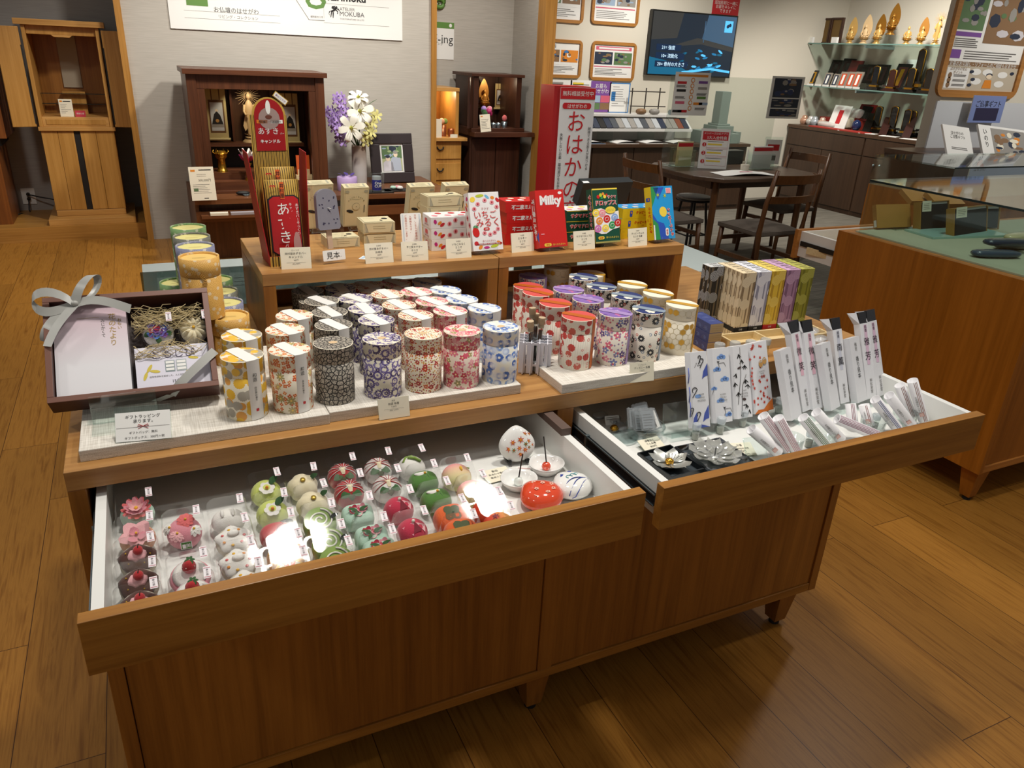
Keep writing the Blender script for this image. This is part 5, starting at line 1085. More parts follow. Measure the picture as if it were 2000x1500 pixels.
# bowl of wrapped packets
BOWL = clear('bowl_glass', 'eef4f4', .18, .07); FILM = clear('packet_film', 'f0f2f3', .16, .10, .22, 'd8dcdf')
p = at(1258, 852, 'z', DF); bx_, by_ = p.x, p.y
tag(MB().lathe([(.03, .001), (.036, .004), (.042, .026), (.0415, .028), (.0405, .026), (.034, .006), (.0001, .005)], BOWL, 30).build('glass_bowl', loc=(bx_, by_, DF)), 'round clear glass bowl of wrapped packets', 'bowl')
rnd = random.Random(8)
for k, nm in enumerate(('barcode packet at the right rim', 'clear foil packet standing tallest', 'foil packet in the middle', 'foil packet near the drawer side', 'foil packet at the back rim', 'foil packet pressed low in front')):
 m = MB(); m.box(-.019, 0, -.002, .019, .045, .002, FILM); m.rect(lift(6), -.016, .004, .016, .041, mat('foil_grey', 'b9c0c4', .25, .5)) if k else m.rect(lift(6), -.016, .004, .016, .041, PAPER)
 m.add([(-.019+.038*i/8+dx, .045+(.003 if i % 2 else 0), 0) for i in range(9) for dx in (0,)]+[(-.019, .043, 0), (.019, .043, 0)], [(9, i, i+1) for i in range(8)]+[(9, 8, 10)], FILM)
 lines(m, lift(8), -.013, .008, .013, .036, 5, GREYINK if k else INK, .0006)
 if k == 0:
  for q in range(9): m.rect(lift(8), -.010+.0022*q, .006, -.009+.0022*q, .02, INK)
 a = [(.02, -.006, -30), (-.004, .004, 8), (-.012, -.004, 22), (-.024, .002, 38), (.006, .014, -6), (-.002, -.016, 14)][k]
 o = m.build('incense_packet'); o.matrix_world = T((bx_+a[0], by_+a[1], DF+.012+.002*k)) @ R(a[2]*.5, 'z') @ R(58, 'x') @ R(a[2]*-.6, 'z'); tag(o, nm+' in the glass bowl', 'packet', 'wrapped packets in the bowl')
# tray with small bell, tag and saucers
t = thing('small_bell', 'little gold ball bell lying by the drawer side rail', 'bell', tuple(at(1199, 842, 'z', DF))); MB().ell((0, 0, .0075), (.0085, .0085, .0075), GOLD, 16, 10).build('ball', t); MB().tube([(.009*math.cos(a), .009*math.sin(a), .0075) for a in [2*PI*k/16 for k in range(16)]], .0008, GOLD, 4, True).build('rim', t)
m = MB(); rrect(m, I4, 0, 0, .034, .02, .002, PAPER); lines(m, L1, .003, .010, .030, .018, 2, INK, .0008); m.rect(L1, .018, .003, .028, .008, INK)
for (px, rz, lab) in (((1183, 831), -8, 'white price tag leaning by the gold bell, print and barcode on it'),): flat(m, lab, 'price tag', 'price_tag', T(at(*px, 'z', DF)) @ R(rz, 'z') @ R(58, 'x'))
for k, px in enumerate(((1172, 816), (1200, 824), (1212, 838))): o = MB().ell((0, 0, .006), (.018, .013, .006), FILM, 12, 6, .7).build('wrapped_packet', loc=at(*px, 'z', DF), rz=40*k); tag(o, ['clear packet heaped at the drawer corner', 'clear packet under the white price tag', 'clear packet beside the glass bowl'][k], 'packet', 'clear wrapped packets')
m = MB(); tag(m.lathe([(.024, .001), (.03, .006), (.029, .006), (.0001, .003)], BOWL, 24).build('glass_saucer', loc=at(1216, 858, 'z', DF)), 'thin glass saucer wedged beside the bowl of packets', 'saucer')
M, W, H = face((1295, 850), (1343, 842), (1280, 792), 'z', DF+.002, 12); m = MB(); m.box(0, 0, -.0018, W, H, 0, ACRY); m.tube([(0, 0, 0), (0, H, 0), (W, H, 0), (W, 0, 0)], .0012, ACRY, 6); m.box(0, 0, 0, W, .0018, .03, ACRY); m.box(0, 0, .03, W, .012, .0318, ACRY)
flat(m, 'empty clear acrylic easel standing beside the glass bowl', 'display stand', 'acrylic_easel', M, 'clear acrylic easels')
m = MB(); m.box(0, 0, -.0018, .05, .05, 0, ACRY); m.tube([(0, 0, 0), (0, .05, 0), (.05, .05, 0), (.05, 0, 0)], .001, ACRY, 6); m.box(0, 0, 0, .05, .0018, .025, ACRY)
flat(m, 'empty clear easel at the drawer front edge beside the cream card', 'display stand', 'acrylic_easel', T(at(1460, 905, 'z', DF)) @ R(-5, 'z') @ R(58, 'x'), 'clear acrylic easels')
# black trays
TR = mat('black_tray', '14181c', .35); TRI = mat('tray_lining', '343c42', .5); SILV = mat('brushed_silver', 'c9cac4', .32, .7)
def black_tray(px_tl, px_tr, depth, label):
 a = at(*px_tl, 'z', DF+.014); c = at(*px_tr, 'z', DF+.014); x = c-a; W = x.length; M = frame(a-Vector((0, 0, .0138)), x, Vector((0, 0, 1)).cross(x)) @ T((0, -depth, 0))
 t = thing('black_tray', label, 'tray', M=M, group='black lidless trays'); m = MB(); e = .003
 m.box(0, 0, 0, W, depth, .002, TR); m.rect(T((0, 0, .0023)), e, e, W-e, depth-e, TRI)
 for x0, y0, x1, y1 in ((0, 0, W, e), (0, depth-e, W, depth), (0, e, e, depth-e), (W-e, e, W, depth-e)): m.box(x0, y0, .002, x1, y1, .0138, TR)
 m.build('tray', t); return M, W
M, W = black_tray((1245, 884), (1309, 868), .105, 'black tray with a silver petal incense holder')
t = thing('petal_incense_holder', 'brushed silver petal incense holder with a gold ribbed ball', 'incense holder', M=M @ T((W*.45, .052, .0026)), group='incense holders'); m = MB()
def petal(m, ang, L_, wd, c, cup=.010, base=.004, notch=True):
 Q = R(ang, 'z')
 def fn(u, v): 
  w_ = wd*math.sin(PI*min(.5, v*.75+.08))*(1-.35*v*v); x = base+L_*v-(L_*.12*max(0, 1-abs(u-.5)*5) if notch and v > .99 else 0); return (x, (u-.5)*2*w_, .004+cup*v*v+.006*(2*u-1)**2)
 m.grid(fn, 10, 8, c, True, Q); m.grid(lambda u, v: tuple(Vector(fn(1-u, v))-Vector((0, 0, .001))), 10, 8, c, True, Q)
for a in (20, 110, 200, 290): petal(m, a, .036, .023, SILV)
m.build('petals', t); m = MB(); m.ell((0, 0, .010), (.0085, .0085, .007), GOLD, 24, 8, wob=lambda a, p: 1+.06*abs(math.cos(6*a))); m.build('gold_ball', t)
m = MB()
for k in range(7): a = -.4+.25*k; m.cyl((.006, 0, .006), (.006+.026*math.cos(a), .026*math.sin(a), .012), .0006, SILV, n=5); m.ell((.006+.026*math.cos(a), .026*math.sin(a), .012), (.0012,)*3, SILV, 6, 4)
m.build('stamens', t)
M, W = black_tray((1318, 872), (1406, 854), .125, 'black tray with a clear lotus incense holder wrapped in film')
t = thing('lotus_incense_holder', 'clear glass lotus incense holder with a steel pin', 'incense holder', M=M @ T((W*.5, .070, .0026)), group='incense holders'); m = MB(); LG = clear('lotus_glass', 'eceeea', .2, .10, .42, 'd2d2cc')
for k in range(8): petal(m, 45*k+10, .046, .019, LG, .012, .006, False)
m.build('petals', t); m = MB(); m.lathe([(.013, .002), (.012, .007), (.004, .009), (.0001, .009)], SILV, 20); m.cyl((0, 0, .008), (0, 0, .026), .0012, mat('pin_steel', '77787a', .3, .8), n=8); m.build('pin_base', t)
m = MB(); m.grid(lambda u, v: (.004+(W-.008)*u, .004+.117*v, .015+.002*math.sin(17*u+5*v)+.0015*math.sin(23*v-4*u)), 14, 14, clear('crumpled_film', 'fafafa', .22, .03)); o = m.build('wrapping_film'); o.matrix_world = M; tag(o, 'crumpled clear film over the lotus holder tray', 'wrapping')
# ---------------------------------------------------------------- left drawer: felt sweets in clear cases
def felt(name, c): return mat('felt_'+name, c, .9, sheen=.35, bump=.35, bscale=900)
FW_ = felt('white', 'e9e6e0'); FMINT = felt('mint', 'b4d3c0'); FPK = felt('pink', 'df8f9c'); FPKL = felt('light_pink', 'e9aeb2'); FCOR = felt('coral', 'dd6a6a'); FPEA = felt('peach', 'e8ab86'); FBR = felt('chocolate', '4a2418'); FBEI = felt('beige', 'c9bda6'); FRED = felt('red', 'b51f24'); FYEL = felt('yellow', 'e8b32c'); FORA = felt('orange', 'e8921f'); FLIM = felt('lime', 'ccd76c'); FGRN = felt('green', '4d7d2f'); FGRD = felt('leaf_green', '2f5a2a'); FMAT = felt('matcha', '7f9c3f'); FROSE = felt('rose', 'c02746'); FPER = felt('persimmon', 'dd5f1c'); FMAR = felt('maple_orange', 'd8471f'); FCRM = felt('cream', 'ece0bd'); FOLV = felt('calyx', '4c5533'); FBLU = felt('violet', '6b5fb0'); FDR = felt('dark_red', '7d1a2c')
PEARL = mat('pearl_bead', 'e8dfd2', .2); GBEAD = mat('gold_bead', 'd7b23a', .25, .6); BRSH = mat('dark_gloss', '17201c', .15)
def leafm(m, x, y, z, L_, w_, ang, c, tilt=20):
 Q = T((x, y, z)) @ R(ang, 'z') @ R(-tilt, 'y')
 m.grid(lambda u, v: (L_*u, w_*(v-.5)*2*math.sin(PI*min(.999, u*.92+.08))**.8, .002*math.sin(PI*u)), 8, 4, c, True, Q)
def petals(m, x, y, z, n, L_, w_, c, cup=.3, a0=0, notch=False, start=.15):
 for k in range(n):
  Q = T((x, y, z)) @ R(360*k/n+a0, 'z')
  m.grid(lambda u, v: (L_*(start+u*(1-start)), w_*(v-.5)*2*math.sin(PI*min(.97, u*.75+.14))*(1 if u < .99 or not notch else .9), cup*L_*u*u), 6, 4, c, True, Q)
def body(kind):
 """the felt sweet itself and, apart, what is sewn on top"""
 m, d = MB(), MB(); r = .0255
 dome = lambda c, h=.030, rx=r, ry=r, e=1: m.ell((0, 0, .010), (rx, ry, h-.010), c, 24, 12, e, -.55)
 if kind == 'lotus': dome(FMINT, .026); petals(d, 0, 0, .025, 12, .022, .0055, FCOR, .25); petals(d, 0, 0, .028, 9, .017, .005, FPK, .5, 15); petals(d, 0, 0, .030, 7, .011, .004, FPKL, .8); d.ell((0, 0, .031), (.003, .003, .002), FYEL, 10, 6)
 if kind == 'sakura': dome(FPEA, .024); petals(d, 0, 0, .024, 5, .025, .011, FPKL, .1, 54, start=.05); petals(d, 0, -.004, .027, 3, .014, .007, FPK, .35, 230); d.ell((0, 0, .029), (.002,)*3, FYEL, 8, 6)
 if kind == 'choco':
  for k in range(3): m.lathe([(.001, .002+.006*k), (.022, .002+.006*k), (.025, .005+.006*k), (.022, .008+.006*k), (.001, .008+.006*k)], FBEI, 24)
  d.ell((0, 0, .019), (.0255, .0235, .008), FBR, 22, 6, 1, -.3, wob=lambda a, p: 1+.06*math.sin(5*a)); d.ell((0, .002, .026), (.013, .011, .006), FPKL, 14, 6, wob=lambda a, p: 1+.1*math.sin(6*a)); d.ell((.002, .004, .035), (.007, .007, .0068), FRED, 14, 10); d.tube([(.002, .004, .041), (.004, .007, .047)], .0008, FBR, 5)
  for k in range(5): a = 1.3*k; d.ell((.017*math.cos(a), .015*math.sin(a), .0265), (.0014,)*3, GBEAD, 6, 4)
 if kind == 'pinkball': dome(FPK, .034); petals(d, .004, .008, .036, 9, .013, .005, FCOR, -.25, start=.05); petals(d, .015, -.008, .031, 8, .011, .004, FW_, -.55, start=.05); petals(d, -.020, .004, .026, 8, .010, .004, FW_, -.9, start=.05); petals(d, -.009, -.012, .031, 10, .012, .005, FPKL, -.5, start=.05)
 if kind == 'pinkball':
  for x, y, z in ((.004, .008, .037), (.015, -.008, .032), (-.02, .004, .027), (-.009, -.012, .032)): d.ell((x, y, z), (.002,)*3, FYEL, 8, 5)
 if kind == 'short':
  m.lathe([(.001, .003), (.026, .003), (.028, .011), (.025, .018), (.001, .018)], FPK, 26); d.lathe([(.001, .018), (.022, .018), (.0235, .0205), (.018, .024), (.001, .0245)], FW_, 22)
  d.ell((0, .006, .032), (.0095, .0095, .011), FRED, 16, 12, wob=lambda a, p: 1-.15*math.sin(p)); petals(d, .002, .010, .042, 6, .007, .002, FGRD, -.2)
  for k in range(8): a = k*2.4; d.ell((.0085*math.cos(a), .006+.0085*math.sin(a), .029+.0015*k), (.0008,)*3, PEARL, 5, 4)
 if kind == 'rabbit': dome(FW_, .028, .026, .022); d.ell((-.008, .004, .028), (.003, .008, .003), FW_, 10, 6); d.ell((.008, .004, .028), (.003, .008, .003), FW_, 10, 6); d.ell((0, -.018, .024), (.0012,)*3, FRED, 6, 4)
 if kind == 'puff':
  for k, (rr, z) in enumerate(((.025, .002), (.0255, .009))): m.lathe([(.001, z), (rr-.003, z), (rr, z+.0035), (rr-.003, z+.007), (.001, z+.007)], FBEI, 24)
  m.ell((0, 0, .016), (.018, .017, .009), FORA, 18, 6, 1, -.2)
  d.ell((0, 0, .018), (.025, .022, .0095), FW_, 28, 7, 1, .05, wob=lambda a, p: 1+.13*math.sin(5*a)*(math.cos(p))); d.ell((.001, .004, .029), (.009, .006, .004), FW_, 12, 6)
  for k in range(7): a = .9*k; d.ell((.016*math.cos(a), .014*math.sin(a)-.001, .0255), (.0026, .0024, .0012), (FCOR, FORA, FYEL)[k % 3], 8, 4)
 if kind == 'camellia': dome(FLIM, .031); petals(d, 0, -.003, .030, 6, .013, .0065, FW_, .12, start=.05); d.ell((0, -.003, .033), (.003, .003, .0035), FORA, 8, 6); leafm(d, .006, .004, .031, .019, .006, 35, FGRD)
 if kind == 'redfan': m.ell((-.002, 0, .012), (.027, .02, .018), FRED, 20, 9, .8, -.5); m.ell((.014, .010, .012), (.013, .012, .015), BRSH, 12, 8, .7, -.5); d.tube([(-.012, -.014, .026), (0, .004, .032), (.012, .012, .028)], .0008, FDR, 4)
 if kind == 'orange': m.ell((0, 0, .011), (.0275, .021, .017), FORA, 22, 10, .75, -.5); d.ell((-.002, .004, .022), (.024, .016, .008), FYEL, 20, 5, 1, 0); d.ell((-.008, .007, .029), (.010, .004, .0012), FMAR, 10, 4); d.ell((.010, .004, .0285), (.010, .003, .0012), FCRM, 10, 4)
 if kind == 'slice': m.ell((0, 0, .012), (.026, .022, .018), FYEL, 22, 10, .9, -.5); d.ell((0, 0, .026), (.019, .016, .005), FCRM, 20, 4); [leafm(d, .004*math.cos(a), .004*math.sin(a), .0305, .013, .0035, math.degrees(a), FMAR, 0) for a in (0, 1.05, 2.1, 3.14, 4.2, 5.2)]
 if kind == 'plum': m.ell((0, 0, .010), (.027, .0255, .022), FCRM, 40, 12, 1, -.5, wob=lambda a, p: 1-.10*abs(math.cos(2.5*a+.4))**6*max(0, math.cos(p))**.3); d.lathe([(.001, .0325), (.0045, .0325), (.0045, .0345), (.001, .0348)], mat('brass_button', 'b99a3e', .35, .5), 12); leafm(d, .014, .006, .026, .014, .005, 20, FGRD)
 if kind == 'swirl':
  m.lathe([(.001, .002), (.025, .002), (.0265, .012), (.0245, .0265), (.001, .0275)], FMAT, 28); p = []
  for k in range(46): a = k*.31; rr = .0025+.0178*k/45; p.append((rr*math.cos(a), rr*math.sin(a), .0282))
  d.tube(p, .0014, FW_, 5); leafm(d, .016, .0, .028, .014, .004, 10, BRSH)
 if kind in ('redmum', 'whitemum'):
  c, c2 = (FRED, FW_) if kind == 'redmum' else (FW_, FRED); dome(c, .034)
  for k in range(11):
   a = -.25+PI*1.16*k/10; p = [(.0262*math.cos(t)*math.cos(a)*1.0, .0262*math.cos(t)*math.sin(a), .0105+.0245*math.sin(t)) for t in [1.45-.13*q for q in range(10)]]; d.tube(p, .0004 if k % 2 else .0008, c2, 3)
  d.add([(-.006, .004, .0345), (.006, .004, .0345), (.0025, -.010, .033), (-.0025, -.010, .033), (0, -.002, .0365)], [(0, 4, 1), (1, 4, 2), (2, 4, 3), (3, 4, 0)], FCRM); leafm(d, -.002, -.010, .031, .018, .007, 200, FGRD, -15); leafm(d, .002, -.010, .031, .018, .007, -20, FGRD, -15); leafm(d, 0, -.011, .030, .014, .006, -90, FOLV, -25)
 if kind == 'mint':
  m.ell((0, 0, .011), (.026, .021, .018), FMINT, 24, 10, .6, -.5); petals(d, -.006, .004, .028, 5, .009, .0045, FROSE, .4); petals(d, .007, .005, .028, 5, .009, .0045, FPK, .4); petals(d, 0, -.003, .028, 5, .007, .004, FPKL, .4)
  for a in (170, 10, 240): leafm(d, 0, .002, .028, .018, .003, a, FGRD)
 if kind == 'rose':
  dome(FROSE, .034, .0255, .0245); d.add([(-.018, .002, .0285), (.002, .006, .0355), (-.004, -.016, .0295)], [(0, 2, 1)], FPK); d.add([(.004, .004, .0352), (.020, .002, .0275), (.016, -.012, .0275)], [(0, 2, 1)], FPKL); d.add([(-.003, -.013, .0315), (.002, .005, .0362), (.012, -.010, .032)], [(0, 2, 1)], FDR); d.ell((.001, .007, .0355), (.003,)*3, PEARL, 10, 8)
 if kind == 'snow': dome(FW_, .031); d.tube([(-.006, .012, .029), (.004, .006, .0335), (.014, -.002, .030)], .003, FMAT, 8); d.tube([(-.016, .006, .024), (-.008, .016, .024), (.006, .018, .022)], .003, FMAT, 8)
 if kind == 'leaf':
  m.ell((0, 0, .011), (.027, .0225, .021), FGRN, 22, 10, .8, -.5); d.ell((-.004, .009, .030), (.012, .005, .002), FW_, 14, 5, wob=lambda a, p: 1+.2*math.sin(3*a)); d.ell((.003, .009, .032), (.0025,)*3, FYEL, 8, 5)
  for q in (-1, 0, 1): d.tube([(.002+q*.004, .004, .0325), (q*.011, -.010, .0295), (q*.014, -.019, .021)], .0006, FGRD, 4)
 if kind == 'persimmon':
  m.ell((0, 0, .013), (.0285, .0255, .0215), FPER, 24, 12, .72, -.55); petals(d, -.001, .002, .0345, 4, .016, .0078, FOLV, -.05, 40, start=.0); d.ell((0, .002, .036), (.002, .002, .0015), FGRD, 8, 4)
 if kind == 'peach':
  m.ell((0, 0, .012), (.0275, .0265, .0225), PEACHM, 26, 12, 1, -.5); d.ell((.006, .003, .034), (.003, .0055, .003), FYEL, 10, 6); leafm(d, .018, .006, .024, .015, .006, 60, FMAT, -35)
 if kind == 'maple': m.ell((0, 0, .012), (.0275, .0265, .0225), MAPLEM, 26, 12, 1, -.5); d.star(T((-.005, -.002, .0352)) @ R(-8, 'y'), 0, 0, .012, .004, 6, FMAR); d.star(T((-.006, .010, .0335)) @ R(-12, 'y') @ R(-20, 'x'), 0, 0, .008, .003, 6, FDR)
 return m, d
def duo(name, a, b, axis=1, k=18, o=.5):
 m, t, bs = newmat(name); tc = t.nodes.new('ShaderNodeTexCoord'); s = t.nodes.new('ShaderNodeSeparateXYZ'); t.links.new(tc.outputs['Object'], s.inputs[0]); t.links.new(ramp(t, mth(t, 'ADD', mth(t, 'MULTIPLY', s.outputs[axis], k), o), [(.25, a), (.8, b)]), bs.inputs['Base Color']); bs.inputs['Roughness'].default_value = .85; return m
PEACHM = duo('felt_peach_blend', 'e7e1a4', 'e39a98'); MAPLEM = duo('felt_maple_blend', 'cf3d1c', 'e0a24c', 0)
STK = mat('sticker_white', 'ece6ea', .5); STR = mat('sticker_red', 'c25a6c', .5)
def case(w=.061, d=.058, h=.044):
 m = MB(); M = MB()
 hw, hd = w/2, d/2
 def ring(x, y, r, z): 
  p = []
  for cx_, cy_, a0 in ((x-r, y-r, 0), (-x+r, y-r, 90), (-x+r, -y+r, 180), (x-r, -y+r, 270)):
   for k in range(5): a = math.radians(a0+22.5*k); p.append((cx_+r*math.cos(a), cy_+r*math.sin(a), z))
  return p
 lv = [ring(hw, hd, .010, h*.02), ring(hw-.001, hd-.001, .011, h*.86), ring(hw-.004, hd-.004, .010, h)]
 n = 20; v = sum(lv, []); f = []
 for q in range(2):
  for i in range(n): f.append((q*n+i, q*n+(i+1) % n, (q+1)*n+(i+1) % n, (q+1)*n+i))
 m.add(v, f, CASE, True); m.add(lv[2], [tuple(range(n))], CASE); fl = ring(hw+.0035, hd+.0035, .008, h*.02); m.add(fl+lv[0], [(i, (i+1) % n, n+(i+1) % n, n+i) for i in range(n)], CASE)
 return m
def stick():
 m = MB(); Q = T((.021, .017, .0444)); m.rect(Q, -.0048, -.009, .0048, .009, STK); m.rect(Q @ L1, -.0043, .0065, .0043, .0072, STR); m.rect(Q @ L1, -.0043, -.0075, .0043, -.0068, STR); m.vtext('季の菓', Q @ L1, mat('sticker_ink', '5a4a50', .6), .0105)
 return m
CASE_ME = {}
def sweet(kind, px, label, tilt=24, rz=0, z=.796, extra=None):
 p = at(px[0], px[1], "z", DF+.030); t = thing('felt_sweet', label, 'felt sweet', M=T((p.x, p.y, DF+.0138)) @ R(rz, 'z') @ R(tilt, 'x') @ T((0, -.006, 0)), group='felt sweets in clear cases')
 b_, d_ = body(kind); bo = b_.build('felt_body', t)
 if d_.v: d_.build('felt_topping', bo)
 case().build('clear_case', t); stick().build('sticker', t)
 if extra == 'logo': 
  m = MB(T((.002, -.030, .022)) @ R(70, 'x')); m.rect(I4, -.008, -.007, .008, .007, STK); m.rect(L1, -.007, -.006, .007, .006, FGRN); m.rect(L2, -.0055, -.0045, -.001, .003, STK); m.text('美', L2, STK, h=.008, dx=.003); m.build('shop_sticker', t)
 return t
SW = [('lotus', (267, 990), 'pink lotus on a mint felt sweet at the back of the first row'), ('sakura', (268, 1037), 'peach felt sweet with broad pink petals'), ('choco', (268, 1080), 'chocolate topped felt cake with a red cherry, rear one of three'), ('choco', (271, 1128), 'chocolate topped felt cake with a red cherry, middle one of three'), ('choco', (272, 1172), 'chocolate topped felt cake with a red cherry, front one half hidden by the drawer front'),
      ('pinkball', (359, 1025), 'pink felt ball with white and coral blossoms and a green shop sticker'), ('short', (370, 1110), 'pink strawberry shortcake felt sweet, rear one with the whole strawberry showing'), ('short', (377, 1150), 'pink strawberry shortcake felt sweet, front one cut off by the drawer front'),
      ('rabbit', (444, 1002), 'plain white felt sweet in a clear case'), ('puff', (452, 1042), 'iced cream puff felt sweet with coloured dots, rear one'), ('puff', (462, 1088), 'iced cream puff felt sweet with coloured dots, middle one'), ('puff', (476, 1130), 'iced cream puff felt sweet, front one at the drawer edge'),
      ('camellia', (517, 950), 'lime felt sweet with a white camellia, rear one'), ('camellia', (530, 990), 'lime felt sweet with a white camellia, front one'), ('redfan', (542, 1030), 'red and black felt sweet between lime camellia and orange'), ('orange', (555, 1073), 'orange fruit felt sweet with a yellow top'), ('slice', (564, 1108), 'yellow orange slice felt sweet at the drawer edge'),
      ('plum', (589, 938), 'white plum blossom felt sweet with a brass centre, rear one'), ('plum', (607, 973), 'white plum blossom felt sweet with a brass centre, front one'), ('swirl', (622, 1011), 'green swiss roll felt sweet with a white spiral, rear one'), ('swirl', (640, 1053), 'green swiss roll felt sweet with a white spiral, middle one'), ('swirl', (652, 1088), 'green swiss roll felt sweet, front one at the drawer edge'),
      ('redmum', (665, 918), 'red felt sweet with white rays and green leaves, rear one'), ('redmum', (679, 951), 'red felt sweet with white rays and green leaves, front one'), ('mint', (696, 996), 'mint felt sweet with pink roses, rear one'), ('mint', (723, 1038), 'mint felt sweet with pink roses, middle one'), ('mint', (738, 1064), 'mint felt sweet with pink roses, front one at the drawer edge'),
      ('whitemum', (735, 907), 'white felt sweet with red rays and green leaves, rear one'), ('whitemum', (752, 942), 'white felt sweet with red rays and green leaves, front one'), ('rose', (775, 983), 'crimson folded rose felt sweet with a pearl, rear one'), ('rose', (801, 1026), 'crimson folded rose felt sweet with a pearl, front one'),
      ('snow', (800, 902), 'white felt sweet with matcha green stripes'), ('leaf', (823, 932), 'dark green leaf felt sweet with a white flower, rear one'), ('leaf', (847, 967), 'dark green leaf felt sweet with a white flower, front one'), ('persimmon', (876, 1003), 'orange persimmon felt sweet with a green calyx, rear one'), ('persimmon', (897, 1032), 'orange persimmon felt sweet, front one cut off by the drawer front'),
      ('peach', (888, 920), 'blushing peach felt sweet, rear one'), ('peach', (917, 953), 'blushing peach felt sweet, front one'), ('maple', (948, 988), 'flame orange maple felt sweet, rear one'), ('maple', (970, 1016), 'flame orange maple felt sweet, front one at the drawer edge')]
for kind, px, lab in SW: sweet(kind, px, lab, rz=random.uniform(-4, 4), extra='logo' if kind == 'pinkball' else None)
# two felt sweets in the gift box
for kind, px, lab in (('hyd', (.33, .62), 'violet and red hydrangea felt sweet in the maroon gift box'), ('mumw', (.80, .62), 'white chrysanthemum felt sweet in the maroon gift box')):
 ang_M = frame(Vector((.024, .138, .950)), GX, GY); gw, gh = GW, .195
 t = thing('felt_sweet', lab, 'felt sweet', M=ang_M @ T((gw*(.50+.48*px[0]), gh*px[1]+.004, -.044)) @ Matrix.Scale(.98, 4), group='felt sweets in the gift box'); m = MB(); d = MB()
 if kind == 'hyd':
  m.ell((0, 0, .010), (.026, .026, .019), FW_, 24, 10, 1, -.5); rnd = random.Random(3)
  for k in range(24): a = rnd.random()*6.28; r_ = .016*math.sqrt(rnd.random()); petals(d, r_*math.cos(a), r_*math.sin(a)*.9, .0295-r_*.25+.001*rnd.random(), 4, .0055, .003, (FBLU, FROSE, felt('blue', '4a6fb8'), FBLU, felt('plum', '7a3a7c'))[k % 5], .3, rnd.random()*90)
  for a in (200, 340, 270): leafm(d, .014*math.cos(math.radians(a)), .014*math.sin(math.radians(a)), .0255, .012, .005, a, FGRD, -20)
 else:
  m.ell((0, 0, .010), (.024, .024, .017), FCRM, 24, 10, 1, -.5)
  for k in range(12): a = math.radians(30*k); d.ell((.015*math.cos(a), .015*math.sin(a), .020), (.0118, .0044, .0085), FCRM, 10, 7, M=T((.0135*math.cos(a), .0135*math.sin(a), .020)) @ R(30*k, 'z') @ T((-.015*math.cos(a), -.015*math.sin(a), -.020)))
  d.ell((0, 0, .029), (.003, .003, .0015), FYEL, 10, 5)
 bo = m.build('felt_body', t); d.build('felt_topping', bo); case(.055, .054, .040).build('clear_case', t); stick().build('sticker', t)
# porcelain shells, incense dishes and cards at the right end of the drawer
PORC = mat('white_porcelain', 'e9e9e6', .12, coat=.4); CORAL = mat('coral_glaze', 'd8492a', .12, coat=.5); LFR = mat('leaf_red', 'c8471f', .4); LFG = mat('leaf_print_green', '5c8a4a', .4)
def shell_outline(n=40, s=.05):
 p = []
 for k in range(n):
  a = 2*PI*k/n; y = math.sin(a); x = math.cos(a)*(1-.16*max(0, y)**1.5); p.append((s*x, s*(y*.92+.10*max(0, y)**8)))
 return p
def shell(m, c, s=.05, h=.018, both=True):
 o = shell_outline(40, s); n = len(o); lv = [(1, 0), (.96, .35), (.85, .62), (.66, .84), (.4, .96), (.15, 1)]
 v = [(x*k, y*k, h*z) for k, z in lv for x, y in o]+[(0, 0, h)]; f = [(q*n+i, q*n+(i+1) % n, (q+1)*n+(i+1) % n, (q+1)*n+i) for q in range(len(lv)-1) for i in range(n)]+[((len(lv)-1)*n+i, (len(lv)-1)*n+(i+1) % n, len(lv)*n) for i in range(n)]
 m.add(v, f, c, True)
 if both: m.add([(x, y, -z*.8) for x, y, z in v], [tuple(reversed(q)) for q in f], c, True)
 return lambda x, y: h*math.sqrt(max(0, 1-min(1, (x*x+y*y*1.1)/(s*s))))**1.2+.0009
p = at(1006, 898, 'z', DF); M = T((p.x, p.y-.004, DF+.036)) @ R(-8, 'z') @ R(68, 'x')
t = thing('porcelain_shell', 'white porcelain shell painted with red maple leaves, upright on a black stand', 'incense container', M=M); m = MB(); zz = shell(m, PORC, .0365, .014)
d = MB()
for x, y, r_, c in ((-.020, -.006, .0075, LFR), (-.012, .006, .007, LFR), (.004, .010, .008, LFR), (.014, .020, .0065, LFR), (.023, .019, .005, LFR), (.020, .006, .006, LFR), (0, -.006, .0065, LFR), (.012, -.010, .0065, LFR), (.002, -.018, .0065, LFR), (.027, -.002, .005, LFR), (-.011, -.009, .006, LFG), (.014, .001, .006, LFG), (.02, -.006, .005, LFG)):
 z = zz(x, y); d.star(T((x, y, z+.0006)), 0, 0, r_, r_*.34, 6, c, a0=x*90); d.star(T((x, y, z+.001)), 0, 0, r_*.45, r_*.15, 6, mat('leaf_gold', 'e0a03a', .4) if c is LFR else LFR, a0=x*90)
so = m.build('shell', t); d.build('leaf_print', so)
t = thing('plate_stand', 'small black plate stand under the upright white maple shell', 'stand', (p.x, p.y-.004, DF), -8); m = MB()
for s in (-1, 1): m.tube([(s*.018, -.018, .008), (s*.018, -.014, .003), (s*.018, .02, .003), (s*.016, .022, .03), (s*.012, .024, .055)], .0022, BLACK, 6); m.ell((s*.018, -.018, .008), (.004, .003, .006), BLACK, 8, 6)
m.tube([(-.018, .02, .004), (.018, .02, .004)], .002, BLACK, 6); m.build('frame', t)
